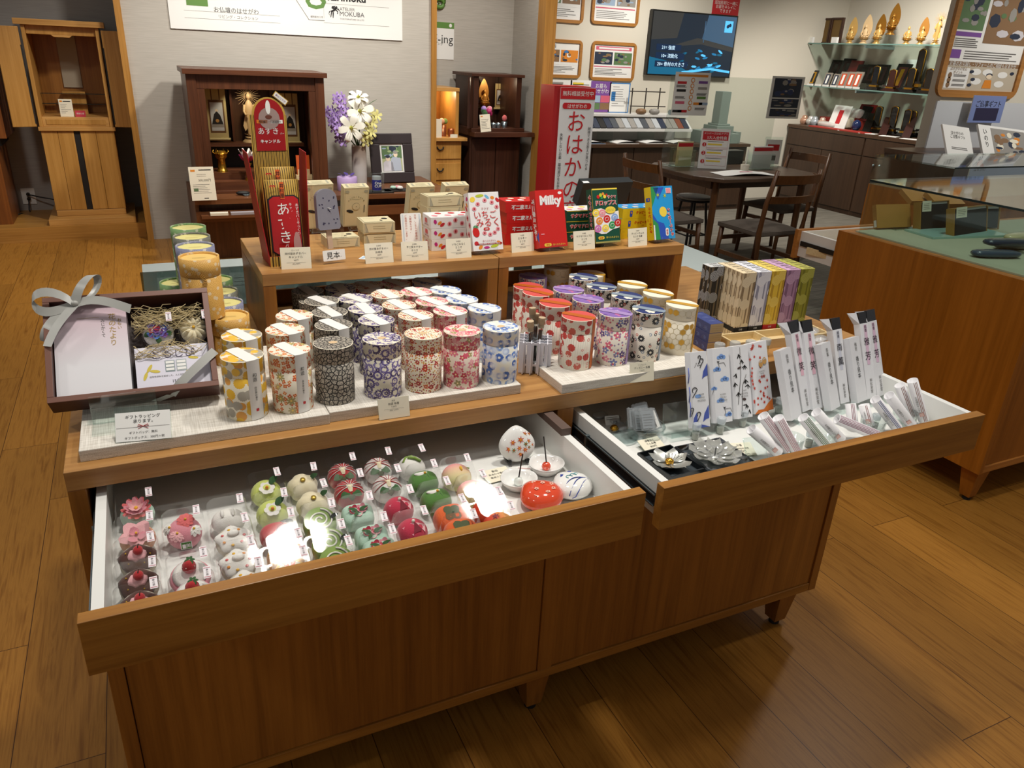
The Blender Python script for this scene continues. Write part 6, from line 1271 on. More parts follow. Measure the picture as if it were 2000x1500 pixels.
def dish(px, label, bead, top_px):
 p = at(*px, 'z', DF); t = thing('incense_dish', label, 'incense dish', (p.x, p.y, DF), 12, group='white incense dishes'); m = MB(); o = shell_outline(36, .036); n = 36; lv = [(.55, .0005), (.62, .002), (.9, .014), (1.0, .021), (.965, .0215), (.86, .015), (.55, .0045)]
 v = [(x*k, y*k, z) for k, z in lv for x, y in o]; f = [(q*n+i, q*n+(i+1) % n, (q+1)*n+(i+1) % n, (q+1)*n+i) for q in range(len(lv)-1) for i in range(n)]+[tuple(range(n-1, -1, -1)), tuple(range(6*n, 7*n))]; m.add(v, f, PORC, True); m.build('dish', t)
 b = MB().ell((0, 0, .013), (.0088,)*3, bead, 20, 14).build('bead_holder', t); inv = Matrix.Rotation(math.radians(-12), 3, 'Z'); tp = inv @ (at(*top_px, 'y', p.y+.003)-Vector((p.x, p.y, DF))); MB().cyl((0, 0, .019), tp, .0013, BLACK, n=8).build('incense_stick', b)
dish((1012, 952), 'white dish with a stick in a pale glass bead, nearest the cream card', mat('pale_bead', 'dfe6e0', .1, coat=.5), (1021, 887)); dish((1066, 922), 'white dish with a stick in a coral bead, nearest the drawer side', CORAL, (1062, 853))
p = at(1056, 985, 'z', DF); t = thing('porcelain_shell', 'coral red porcelain shell with small blossoms lying at the drawer edge', 'incense container', (p.x, p.y, DF+.017), 20); m = MB(); zz = shell(m, CORAL, .041, .021); d = MB(); rnd = random.Random(4); so = m.build('shell', t)
for x, y in ((-.014, .0), (.008, .006), (-.004, -.018), (.02, -.004), (-.024, -.01), (.0, .02), (.012, -.016)):
 for k in range(5): a = 2*PI*k/5; d.disc(T((x, y, zz(x, y)+.0012)), .0028*math.cos(a), .0028*math.sin(a), .0017, mat('blossom_print', 'e6b8a4', .4), n=7)
d.build('blossom_print', so)
p = at(1117, 965, 'z', DF); t = thing('porcelain_shell', 'white porcelain shell painted with blue waves and birds', 'incense container', (p.x, p.y+.002, DF+.016), 15); m = MB(); zz = shell(m, PORC, .039, .019); so = m.build('shell', t); d = MB(); WB = mat('wave_print', '2b3f92', .3); TQ = mat('teal_print', '3f97a0', .3)
for q in range(3): d.tube([(x, -.024+.006*q+.008*math.sin(x*60+q), zz(x, -.024+.006*q+.008*math.sin(x*60+q))+.0004) for x in [-.03+.004*k for k in range(15)]], .001, WB, 4)
for x in (-.006, .004, .014): d.tube([(x+.0045*math.cos(a), .005+.0045*math.sin(a), zz(x+.0045*math.cos(a), .005+.0045*math.sin(a))+.0004) for a in [k*.5 for k in range(9)]], .0007, TQ, 4)
for x, y in ((-.010, .018), (.010, .020)): d.add([(x-.006, y-.002, zz(x, y)+.001), (x, y+.004, zz(x, y)+.001), (x+.006, y, zz(x, y)+.001), (x, y-.003, zz(x, y)+.001)], [(0, 3, 2, 1)], WB)
d.build('wave_print', so)
lying((955, 946), .055, .038, 4, 'cream price card lying between the peach sweets and the white dishes', ['香皿', '貝合わせ香皿', '専用スタンド'], tilt=6)
for k, (px, lab) in enumerate((((1008, 920), 'small loose white ticket lying behind the pale bead dish'),)):
 m = MB(); m.box(0, 0, 0, .03, .016, .0008, PAPER); lines(m, T((0, 0, .0012)), .003, .003, .027, .013, 2, RED, .0012); o = m.build('paper_ticket', loc=at(*px, 'z', DF), rz=-28); tag(o, lab, 'ticket')
# ---------------------------------------------------------------- background helpers
def P3(px, py, y): return at(px, py, 'y', y)
def sheet(y, tl, br, name, label, cat, draw, th=.004, kind=None, group=None, frame_m=None, fw=0, extra_top=0):
 """a flat upright thing facing the shop on the plane y: photograph corners top-left and bottom-right; draw(m, F, W, H)"""
 a = P3(tl[0], tl[1], y); c = P3(br[0], br[1], y); W = c.x-a.x; H = a.z-c.z+extra_top
 m = MB(); m.box(0, 0, -th, W, H, 0, PAPER); draw(m, lift(3), W, H)
 M = frame((a.x, y, c.z), (1, 0, 0), (0, 0, 1))
 if frame_m is None: return flat(m, label, cat, name, M, group)
 t = thing(name, label, cat, M=M, group=group); m.build('print', t); f = MB(); r_ = fw
 outer = []; inner = []
 def rr(x0, y0, x1, y1, r, n=5): return [(cx_+r*math.cos(math.radians(a0+90*k/n)), cy_+r*math.sin(math.radians(a0+90*k/n))) for cx_, cy_, a0 in ((x1-r, y1-r, 0), (x0+r, y1-r, 90), (x0+r, y0+r, 180), (x1-r, y0+r, 270)) for k in range(n+1)]
 o_ = rr(-fw, -fw, W+fw, H+fw, fw*1.6); i_ = rr(0, 0, W, H, .004); n = len(o_)
 v = [(x, y_, z) for z in (-th, .014) for pts in (o_, i_) for x, y_ in pts]
 ff = []
 for i in range(n):
  j = (i+1) % n; ff += [(2*n+i, 2*n+j, 3*n+j, 3*n+i), (i, j, 2*n+j, 2*n+i)[::1], (n+i, 3*n+i, 3*n+j, n+j)]
 f.add(v, ff, frame_m); f.build('frame', t); return t
def bx(m, x0, x1, y0, y1, z0, z1, c): return m.box(x0, y0, z0, x1, y1, z1, c)
def photo(m, F, x0, y0, x1, y1, cols, seed=1, n=14):
 """a printed photograph: base colour with a few patches"""
 m.rect(F, x0, y0, x1, y1, cols[0]); r_ = random.Random(seed); w_, h = x1-x0, y1-y0
 for k in range(n):
  rx, ry = w_*r_.uniform(.05, .16), h*r_.uniform(.05, .16); blob(m, F @ lift(1+k*.12), x0+rx+(w_-2*rx)*r_.random(), y0+ry+(h-2*ry)*r_.random(), rx, ry, cols[1+k % (len(cols)-1)], 0, 7)
LBL = mat('label_blue', '3b7bb8', .5); PDK = mat('photo_dark', '2b3346', .5); PGR = mat('photo_green', '5f7d52', .5); PBR = mat('photo_brown', '8a6a4a', .5); PSK = mat('photo_sky', '9fb4cc', .5); PGY = mat('photo_grey', '9a9690', .5); GRNP = mat('sign_green', '5f8a3e', .5); DKG = mat('sign_dark_grey', '3e3e3e', .5); VIO = mat('flyer_violet', '7d4f9c', .5); PNK = mat('table_pink', 'd5637c', .5); BLK = mat('black_and_shade', '15110e', .6)  # BLK serves black lacquer and stone as well as stand-in shade pieces
YW = 5.496
# big white shop sign
def sign(m, F, W, H):
 s = W/464; X = lambda p: (p-323)*s
 m.rect(F, X(356), 42*s, X(395), H, GRNP); m.text('LIVE-ing', F, GRNP, h=92*s, dx=X(462), dy=96*s); 
 m.text('お仏壇のはせがわ', F, DKG, w=84*s, dx=X(447), dy=38*s); m.text('リビング・コレクション', F, GREYINK, w=74*s, dx=X(450), dy=26*s)
 for q in ((33, 350, 530), (20, 350, 530)): m.rect(F, X(q[1]), q[0]*s, X(q[2]), (q[0]+.5)*s, PGY)
 m.tube([(X(552), H, .002), (X(588), 30*s, .002), (X(620), 30*s, .002)], .5*s, PGY, 4); m.rect(F, X(618), 62*s, X(758), 62.5*s, PGY); m.rect(F, X(618), 26*s, X(758), 26.5*s, PGY); m.rect(F, X(619), 34*s, X(619.4), 58*s, PGY)
 m.text('karimoku', F, INK, h=16*s, dx=X(668), dy=76*s, bold=.03); m.text('ATELIER', F, GREYINK, w=32*s, dx=X(668), dy=54*s); m.text('MOKUBA', F, DKG, w=52*s, dx=X(678), dy=45*s); m.text('TOKI FURNITURE CO.,LTD.', F, GREYINK, w=52*s, dx=X(678), dy=35*s); m.text('福岡県大川市', F, GREYINK, w=26*s, dx=X(604), dy=36*s)
 hx, hy = X(640), 46*s; Q = F @ T((hx, hy, 0)); u = 1.0*s
 m.poly([(-6*u, 0), (2*u, 3*u), (5*u, 8*u), (8*u, 10*u), (6*u, 13*u), (2*u, 10*u), (-1*u, 6*u), (-7*u, 3*u)], INK, Q)
 for p in ([(-6, 1), (-8, -9), (-6.5, -9), (-4, 0)], [(-3, 1), (-3, -10), (-1.5, -10), (0, 1)], [(2, 5), (7, 2), (6, -2), (8, -2), (8.6, 3), (3, 8)], [(3, 7), (9, 6), (11, 3), (12, 4), (10, 8), (4, 9)], [(-7, 3), (-10, -2), (-9, -6), (-11, -3), (-10, 2)], [(-1, 6), (4, 13), (-4, 12), (-5, 8)]): m.poly([(x*u, y_*u) for x, y_ in p], INK, Q)
sheet(YW-.01, (322, -40), (786, 79.5), 'shop_sign', 'large white shop sign with green logo block on the grey panel wall', 'sign', sign, .012)
# ---------------------------------------------------------------- low sideboard and dark altar before the panel wall
SZ = .452; SX0, SX1, SY0 = .54, 2.50, 4.66
t = thing('walnut_sideboard', 'long walnut sideboard under the dark altar, vase and portrait', 'sideboard', (SX0, SY0, 0)); W, D = SX1-SX0, 5.49-SY0
m = MB(); m.box(0, 0, SZ-.035, W, D, SZ, WALNUTX); m.box(0, 0, SZ-.16, W, .02, SZ-.085, WALNUTX); m.box(.0, .03, 0, .025, D, SZ-.036, WALNUT); m.box(W-.025, .03, 0, W, D, SZ-.036, WALNUT); m.box(.025, .10, 0, W-.025, .12, SZ-.036, WALNUT); m.box(.025, .02, SZ-.16, W-.025, D, SZ-.145, WALNUTX)
m.build('body', t); MB().box(.03, -.06, SZ-.125, .75, .098, SZ-.105, WALNUTX).build('pull_out_board', t)
o = MB().box(0, 0, 0, .42, .05, .016, mat('lilac_grey_paper', 'a79fa3', .7)).build('paper_stack', loc=(SX0+.23, SY0-.055, SZ-.1045)); tag(o, 'grey paper booklet lying on the pull-out board below the altar', 'booklet')
o = MB().box(0, 0, 0, .12, .05, .018, CREAM).build('paper_card', loc=(SX0+.09, SY0-.056, SZ-.1045), rz=-2); tag(o, 'small white card lying on the pull-out board below the altar', 'card')
AY = 4.86; a0 = P3(362, 150, AY); a1 = P3(633, 170, AY); AX0, AX1 = a0.x, a1.x; AZ1 = P3(362, 133, AY).z; AZ0 = SZ
t = thing('dark_altar', 'open dark walnut household altar with a lit carved figure before the sign', 'altar', (AX0, AY, AZ0)); W = AX1-AX0; H = AZ1-AZ0; D = .50
AW = wood('altar_walnut', '5e3620', '3a1f12', 'z'); AWX = wood('altar_walnut_x', '6b3f26', '44261a', 'x'); AIN = wood('altar_inside', '5a3a22', '3a2314', 'z')
m = MB(); m.box(-.02, -.03, H-.035, W+.02, D, H, AWX); m.box(0, 0, 0, .065, D, H-.035, AW); m.box(W-.065, 0, 0, W, D, H-.035, AW); m.box(.065, D-.02, 0, W-.065, D, H-.035, AIN); m.box(.065, .01, H-.13, W-.065, .03, H-.035, AW); m.box(.065, .02, 0, W-.065, D-.02, .02, AWX); m.build('cabinet', t, bevel=.002)
for x0, x1, z in ((.066, .115, 0), (W-.115, W-.066, 0)): MB().box(x0, .004, .02, x1, .045, H-.131, AW).build('folded_door', t)
zs = (P3(400, 345, AY).z-AZ0, P3(410, 283, AY+.12).z-AZ0)
MB().box(.116, .05, .02, W-.116, .30, zs[0]-.05, AWX).build('lower_step', t); MB().box(.116, .16, zs[0]-.049, W-.116, D-.021, zs[0], AWX).build('front_step', t)
s2 = zs[1]-.01; MB().box(.116, .30, s2-.025, W-.116, D-.021, s2, AWX).build('upper_shelf', t); MB().box(.116, D-.05, zs[0]+.001, W-.116, D-.045, s2-.026, BLK).build('recess_shade', t)  # thin black sheet stands in for the shade below the upper shelf
for x in (.325, W-.325): MB().box(x-.008, D-.10, s2+.001, x+.008, D-.021, H-.14, AW).build('back_pillar', t)
LAMPW = bpy.data.lights.new('altar_lamp', 'SPOT'); LAMPW.energy = 5; LAMPW.color = (1, .86, .62); LAMPW.spot_size = 1.6; LAMPW.shadow_soft_size = .03
o = bpy.data.objects.new('altar_lamp', LAMPW); COL.objects.link(o); o.location = (AX0+W*.47, AY+.16, AZ1-.05); o.rotation_euler = Vector((0, .35, -1)).to_track_quat('-Z', 'Y').to_euler()
# figures
CARV = mat('carved_light_wood', 'd8b98a', .5); CARVD = mat('carved_wood_shade', 'b89058', .5)
def buddha(kind, label, loc, h, c, halo, rz=0, group='carved figures'):
 """kind stand or sit; lathe-free soft body, lotus base, backing halo"""
 t = thing('carved_figure', label, 'figurine', loc, rz, group); u = h
 b = MB(); 
 for k, (r_, z0, z1) in enumerate(((.17, 0, .03), (.14, .03, .055), (.09, .055, .09), (.12, .09, .105))): b.lathe([(r_*u, z0*u), (r_*u*.93, z1*u)], c, 8 if k < 2 else 18)
 if kind == 'stand':
  petals(b, 0, 0, .115*u, 12, .13*u, .03*u, c, .35); b.lathe([(.03*u, .10*u), (.10*u, .14*u), (.0, .15*u)], c, 16); b.build('lotus_base', t)
  m = MB(); m.lathe([(.055*u, .145*u), (.062*u, .25*u), (.07*u, .42*u), (.075*u, .55*u), (.08*u, .63*u), (.07*u, .70*u), (.045*u, .74*u), (.028*u, .76*u), (.028*u, .78*u)], c, 18, sy=.75)
  m.ell((0, -.005*u, .83*u), (.045*u, .045*u, .058*u), c, 14, 10); m.ell((0, 0, .885*u), (.02*u,)*3, c, 10, 6)
  m.tube([(-.075*u, 0, .68*u), (-.10*u, -.02*u, .56*u), (-.075*u, -.07*u, .50*u), (-.05*u, -.10*u, .52*u)], [.026*u, .024*u, .02*u, .012*u], c, 8); m.tube([(.075*u, 0, .68*u), (.105*u, -.02*u, .57*u), (.08*u, -.07*u, .62*u), (.075*u, -.09*u, .68*u)], [.026*u, .024*u, .018*u, .012*u], c, 8)
  for s in (-1, 1): m.add([(s*.07*u, .01*u, .55*u), (s*.13*u, .0, .30*u), (s*.10*u, -.01*u, .20*u), (s*.055*u, -.02*u, .26*u)], [(0, 1, 2, 3)], c)
 else:
  petals(b, 0, 0, .14*u, 14, .22*u, .045*u, c, .3); petals(b, 0, 0, .16*u, 12, .20*u, .04*u, c, .5, 12); b.lathe([(.06*u, .10*u), (.16*u, .18*u), (.0, .20*u)], c, 18); b.build('lotus_base', t)
  m = MB(); m.ell((0, -.02*u, .25*u), (.17*u, .12*u, .055*u), c, 18, 8); m.lathe([(.10*u, .23*u), (.085*u, .33*u), (.10*u, .42*u), (.085*u, .48*u), (.035*u, .52*u), (.03*u, .55*u)], c, 16, sy=.7)
  m.ell((0, -.005*u, .60*u), (.05*u, .05*u, .062*u), c, 14, 10); m.ell((0, 0, .66*u), (.024*u,)*3, c, 10, 6)
  for s in (-1, 1): m.tube([(s*.095*u, 0, .46*u), (s*.14*u, -.03*u, .34*u), (s*.08*u, -.11*u, .29*u), (0, -.13*u, .29*u)], [.032*u, .03*u, .022*u, .016*u], c, 8)
 m.build('body', t); hm = MB()
 if halo == 'rays':
  for k in range(26): a = 2*PI*k/26; r_ = (.20 if k % 2 else .235)*u; hm.cyl((.05*u*math.cos(a), .05*u, (.84+.05*math.sin(a))*u if kind == 'stand' else (.6+.05*math.sin(a))*u), (r_*math.cos(a), .055*u, (.84 if kind == 'stand' else .6)*u+r_*math.sin(a)), .006*u, c, .003*u, n=4)
  hm.lathe([(.05*u, -.004*u), (.065*u, 0), (.05*u, .004*u)], c, 20, M=T((0, .05*u, (.84 if kind == 'stand' else .6)*u)) @ R(90, 'x'), cap0=False, cap1=False)
 elif halo:
  pts = [];
  for k in range(33): a = 2*PI*k/32; y_ = math.sin(a); r_ = (.19*u)*(1-.5*max(0, y_)**2); pts.append((r_*math.cos(a), .56*u+(.36*u if y_ < 0 else .46*u)*y_))
  hm.prism(pts[:-1], -.012*u, .006*u, halo, T((0, .10*u, 0)) @ R(90, 'x'))
 if hm.v: hm.build('halo', t)
 return t
def inA(x, y, z): return (AX0+x, AY+y, AZ0+z)
buddha('stand', 'pale carved standing figure with a ray halo inside the dark altar', inA(W*.475, .38, s2+.0005), .40, CARV, 'rays')
SCR = mat('scroll_silk', 'cdbb84', .6); SCB = mat('scroll_brown', '6b4a2c', .6)
def scroll(px_tl, px_br, y, label, robe=True):
 a = P3(*px_tl, y); c = P3(*px_br, y); W = c.x-a.x; H = a.z-c.z; t = thing('hanging_scroll', label, 'scroll', M=frame((a.x, y, c.z), (1, 0, 0), (0, 0, 1)), group='hanging silk scrolls'); m = MB(); m.box(0, 0, -.003, W, H, 0, SCR)
 m.rect(L2, W*.12, H*.13, W*.88, H*.78, SCB); m.rect(L3, W*.19, H*.17, W*.81, H*.73, mat('scroll_paper', 'c9cdd2', .6)); m.rect(L3, W*.28, H*.78, W*.33, H, SCB); m.rect(L3, W*.67, H*.78, W*.72, H, SCB)
 if robe: m.poly([(W*.22, H*.3), (W*.78, H*.3), (W*.66, H*.48), (W*.5, H*.56), (W*.36, H*.5)], INK, L4); m.disc(L4, W*.5, H*.57, W*.07, SKIN); m.disc(L5, W*.5, H*.37, W*.09, mat('robe_gold', 'b98a4c', .6)); m.rect(L4, W*.2, H*.24, W*.8, H*.3, PGY)
 m.build('silk', t); MB().cyl((-.01, 0, .0), (W+.01, 0, 0), .011, SCR, n=12).build('roller', t); return t
scroll((398, 172), (448, 272), AY+.36, 'left silk scroll with a robed sitter hanging inside the dark altar'); scroll((545, 182), (586, 279), AY+.36, 'right silk scroll half hidden by the red candle display header')
ly = AY+.23; q = P3(435, 338, ly); t = thing('gold_lantern', 'tall gilt lantern inside the dark altar', 'lantern', (q.x, ly, AZ0+zs[0]+.001)); m = MB(); m.lathe([(.04, 0), (.035, .015), (.03, .02), (.028, .09), (.04, .10)], GOLD, 8); m.build('foot', t); MB().lathe([(.04, .101), (.046, .11), (.046, .125), (.05, .13)], GOLD, 8).build('cage', t)
m = MB(); m.lathe([(.05, .131), (.035, .15), (.0, .152)], GOLD, 8)
for k in range(6): a = PI/3*k; m.tube([(.045*math.cos(a), .045*math.sin(a), .132), (.058*math.cos(a), .058*math.sin(a), .145), (.05*math.cos(a), .05*math.sin(a), .158)], .004, GOLD, 6)
m.build('roof', t)
q = P3(487, 335, AY+.06); t = thing('altar_lotus_vase', 'gold stemmed vase holding a pink and white lotus before the dark altar', 'vase', (q.x, AY+.10, AZ0+zs[0]-.049)); gv = MB(); gv.lathe([(.03, 0), (.028, .01), (.014, .03), (.024, .05), (.012, .065), (.022, .085), (.012, .10), (.03, .125), (.028, .128)], GOLD, 16); gv.build('vase', t)
m = MB(); LOT = mat('lotus_magenta', 'b52a6a', .5); petals(m, 0, 0, .14, 10, .065, .018, LOT, .7); petals(m, 0, 0, .15, 8, .05, .016, mat('lotus_white', 'e6e2dc', .5), 1.1, 20); m.ell((0, 0, .175), (.015, .015, .012), FORA, 10, 6); petals(m, 0, .02, .17, 8, .06, .016, mat('lotus_white', 'e6e2dc', .5), .9, 20); m.build('lotus_flower', t)
def at_z(px, z): p = at(px[0], px[1], 'z', z); return p
q = P3(593, 330, AY+.10); t = thing('orange_frame', 'small orange brocade picture frame inside the dark altar', 'picture frame', M=frame((q.x-.05, AY+.10, AZ0+zs[0]-.02), (1, 0, 0), (0, .1, 1))); m = MB(); m.box(0, 0, -.015, .10, .15, 0, mat('orange_brocade', 'c8531c', .5)); m.build('frame', t); MB().rect(L2, .025, .02, .075, .125, PAPER).build('print', t)
q = P3(596, 352, AY+.05); tag(MB().box(-.06, 0, 0, .06, .04, .035, PINE).box(-.045, .01, .036, .045, .02, .075, PINE).build('memorial_stand', loc=(q.x, AY+.07, AZ0+zs[0]-.049)), 'pale wooden memorial tablet stand at the altar front', 'stand')
M, W_, H_ = face((376, 393), (424, 391), (364.5, 327), 'z', SZ+.001, 8); m = MB(); m.box(0, 0, -.003, W_, H_, 0, CREAM); m.rect(L1, W_*.07, H_*.86, W_*.25, H_*.92, ORG); m.rect(L1, W_*.4, H_*.89, W_*.9, H_*.92, INK); m.text('300,000円', L1, INK, w=W_*.5, dx=W_*.6, dy=H_*.6); lines(m, L1, W_*.1, H_*.2, W_*.85, H_*.5, 6, GREYINK, .002, .5); m.rect(L1, W_*.12, H_*.28, W_*.3, H_*.36, PGR); m.rect(L1, W_*.5, H_*.05, W_*.68, H_*.075, INK); lines(m, L1, W_*.3, H_*.7, W_*.7, H_*.8, 2, GREYINK, .002)
flat(m, 'tall cream price card leaning on the sideboard before the dark altar', 'price card', 'price_card', M @ T((0, .002, 0)), 'altar price cards')
q = at(465, 364, 'z', SZ+.02); tag(MB().ell((0, 0, .016), (.05, .025, .016), BLK, 14, 8).lathe([(.02, .001), (.026, .012), (.024, .012)], STEEL, 14, cx=.02, cy=-.03).build('prayer_set', loc=(q.x, AY-.06, SZ)), 'small black prayer bell cushion before the altar', 'prayer bell')
# vase with lilies
vx = P3(703, 355, 5.12).x; t = thing('flower_vase', 'pale ombre vase with white lilies and violet sprays', 'vase', (vx, 5.12, SZ)); vh = P3(703, 283, 5.12).z-SZ
def ombre(): 
 m, tt, b = newmat('ombre_glaze'); tc = tt.nodes.new('ShaderNodeTexCoord'); s = tt.nodes.new('ShaderNodeSeparateXYZ'); tt.links.new(tc.outputs['Object'], s.inputs[0]); tt.links.new(ramp(tt, mth(tt, 'DIVIDE', s.outputs[2], vh), [(.3, 'cfccca'), (.95, 'a08a78')]), b.inputs['Base Color']); b.inputs['Roughness'].default_value = .25; return m
MB().lathe([(.055, 0), (.058, .01), (.06, vh*.5), (.058, vh*.95), (.056, vh), (.05, vh), (.05, vh-.05), (.0, vh-.05)], ombre(), 28).build('vase_body', t)
LILY = mat('lily_white', 'ebe9dc', .5); LILYG = mat('lily_throat', 'b9bb4c', .5); VIOL = mat('violet_petal', 'a586c8', .5); YEF = mat('pale_yellow_petal', 'dcd58a', .5); STEM = mat('flower_stem', '3f5f34', .6)
def bloom(m, c, d, s, petm, n=6):
 q_ = Vector(d).normalized().to_track_quat('Z', 'Y').to_matrix().to_4x4(); Q = T(c) @ q_
 for k in range(n):
  K = Q @ R(360*k/n+13, 'z'); m.grid(lambda u, v: (s*(.08+.95*math.sin(u*1.5)), s*.24*(v-.5)*2*math.sin(PI*min(.97, u*.85+.12)), s*(.45*u-.62*u**3)), 8, 4, petm, True, K)
FL = [(686, 215, 5.02, 1), (707, 243, 5.00, 1), (697, 196, 5.08, 1), (686, 262, 4.98, .9)]
def loc(px, py, y): v = P3(px, py, y); return Vector((v.x-vx, y-5.12, v.z-SZ))
for (px, py, y, s), d in zip([(703, 217, 5.02, .115), (686, 250, 4.98, .11), (700, 190, 5.06, .09)], [(-.1, -1, .3), (-.25, -1, .15), (0, -.6, 1)]):
 m = MB(); c = loc(px, py, y); bloom(m, c, d, s, LILY); m.ell(c, (.016, .016, .016), LILYG, 8, 6)
 for k in range(6): a = k*1.05; m.tube([c, c+Vector((.03*math.cos(a), -.06, .03*math.sin(a)))], .0025, mat('stamen', '8a7a2c', .5), 4)
 m.build('lily', t)
m = MB()
for px, py, y in ((664, 195, 5.05), (672, 220, 5.03), (655, 238, 5.02), (646, 222, 5.06), (660, 250, 5.02), (668, 270, 5.05)):
 c = loc(px, py, y)
 for k in range(5): a = k*2.4; bloom(m, c+Vector((.03*math.cos(a), .015*math.sin(a), .03*math.sin(a))), (math.cos(a), -1, .4), .04, VIOL, 5)
m.build('violet_spray', t); m = MB()
for px, py, y in ((724, 240, 5.06), (722, 258, 5.04), (715, 272, 5.06), (732, 226, 5.1)):
 c = loc(px, py, y)
 for k in range(3): a = k*2.1; bloom(m, c+Vector((.02*math.cos(a), 0, .02*math.sin(a))), (.3, -1, .3), .05, YEF, 5)
m.build('yellow_spray', t); m = MB()
for px, py, y in ((703, 217, 5.03), (686, 250, 5.0), (664, 200, 5.06), (652, 235, 5.05), (724, 245, 5.07), (683, 180, 5.1)): m.tube([(0, 0, vh-.04), loc(px, py, y)*.5+Vector((0, 0, vh*.45)), loc(px, py, y)], .005, STEM, 5)
for px, py, a in ((726, 205, 30), (695, 270, -140), (715, 250, -30)): c = loc(px, py, 5.07); leafm(m, c.x-.03, c.y, c.z, .09, .012, 0, STEM, a)
m.build('stems', t)
# portrait
M, W_, H_ = face((728, 352), (815, 349), (721, 259), 'y', 5.16, 12); M = T((0, 0, SZ-M.translation.z)) @ M; H_ = .40; t = thing('portrait_frame', 'dark brown framed portrait photograph of an elderly couple in the open', 'picture frame', M=M); W_ = .37; m = MB(); e = .085; FRB = mat('frame_dark', '32282a', .4)
for x0, y0, x1, y1 in ((0, 0, W_, e), (0, H_-e, W_, H_), (0, e, e, H_-e), (W_-e, e, W_, H_-e)): m.box(x0, y0, -.02, x1, y1, .01, FRB)
m.build('frame', t, bevel=.006); m = MB(); m.box(e, e, -.02, W_-e, H_-e, -.004, PAPER); F = T((0, 0, -.003)); x0, x1, y0, y1 = e+.015, W_-e-.012, e+.012, H_-e-.015; photo(m, F, x0, y0+(y1-y0)*.5, x1, y1, [PGR, PDK, PSK, PGR, mat('leaf_light', 'a8bd86', .5)], 3, 24); m.rect(F, x0, y0, x1, y0+(y1-y0)*.5, mat('lawn', 'b9bf8e', .5))
pw, ph = x1-x0, y1-y0
for cx_, hh, sh, hat in ((x0+pw*.68, .70, mat('shirt_blue', 'b4bccb', .5), PGY), (x0+pw*.28, .54, mat('shirt_pale', 'd3cfd6', .5), PDK)):
 m.poly([(cx_-pw*.27, y0), (cx_+pw*.27, y0), (cx_+pw*.24, y0+ph*(hh-.2)), (cx_+pw*.1, y0+ph*(hh-.12)), (cx_-pw*.1, y0+ph*(hh-.12)), (cx_-pw*.24, y0+ph*(hh-.2))], sh, F @ L3); m.disc(F @ L4, cx_, y0+ph*hh-.008, pw*.105, SKIN, ry=pw*.13); m.disc(F @ L5, cx_, y0+ph*hh+.008, pw*.115, hat, ry=pw*.075)
m.build('photograph', t)
q = P3(678, 354, 4.88); t = thing('violet_candle', 'violet flower shaped candle on the sideboard', 'candle', (q.x, 4.88, SZ)); hz = P3(678, 344, 4.88).z-SZ; MB().lathe([(.075, 0), (.078, .01), (.078, hz-.005), (.07, hz), (0, hz)], mat('violet_wax', 'b79ccb', .4), 24).build('wax', t); m = MB(); [leafm(m, .03*math.cos(a), .03*math.sin(a), hz+.004, .05, .016, math.degrees(a)+40, mat('violet_dark', '4c3a86', .5)) for a in (0, 1.2, 2.4, 3.6, 4.9)]; m.build('petals', t)
q = P3(736, 372, 4.76); gx = q.x; tag(MB().box(-.12, -.07, 0, .12, .07, .008, BLK).build('black_tray', loc=(gx, 4.76, SZ)), 'small black lacquer tray under the blue labelled glass', 'tray'); t = thing('boxed_glass_candle', 'blue labelled glass candle in a clear box on a black tray', 'candle', (gx, 4.76, SZ+.009)); hh = .14
MB().lathe([(.034, .002), (.036, .10), (.034, .115)], mat('milky_candle', 'a8adb2', .3), 20).build('glass', t); m = MB(); LB = mat('cup_blue', '26348f', .4); m.lathe([(.0365, .01), (.0375, .088)], LB, 20, cap0=False, cap1=False); m.text('One\nCUP', frame((0, -.0385, .055), (1, 0, 0), (0, 0, 1)), PAPER, w=.055, h=.06, space=.8, bold=.02); m.build('label', t); MB().box(-.05, -.045, 0, .05, .045, hh, ACRY).build('clear_box', t)
q = P3(775, 368, 4.80); tag(MB().box(-.11, -.06, 0, .11, .06, .008, BLK).build('black_tray', loc=(q.x, 4.80, SZ)), 'small black lacquer tray under the wrapped sweets', 'tray'); m = MB(); [m.ell((x, y_, .016), (.026, .022, .015), c, 12, 8) for x, y_, c in ((-.03, 0, FMINT), (.01, .015, FPK), (.02, -.02, FW_))]; m.ell((0, 0, .02), (.07, .045, .025), CASE, 14, 8); tag(m.build('wrapped_sweets', loc=(q.x, 4.80, SZ+.009)), 'clear wrapped pink and mint sweets on a black tray', 'sweets')
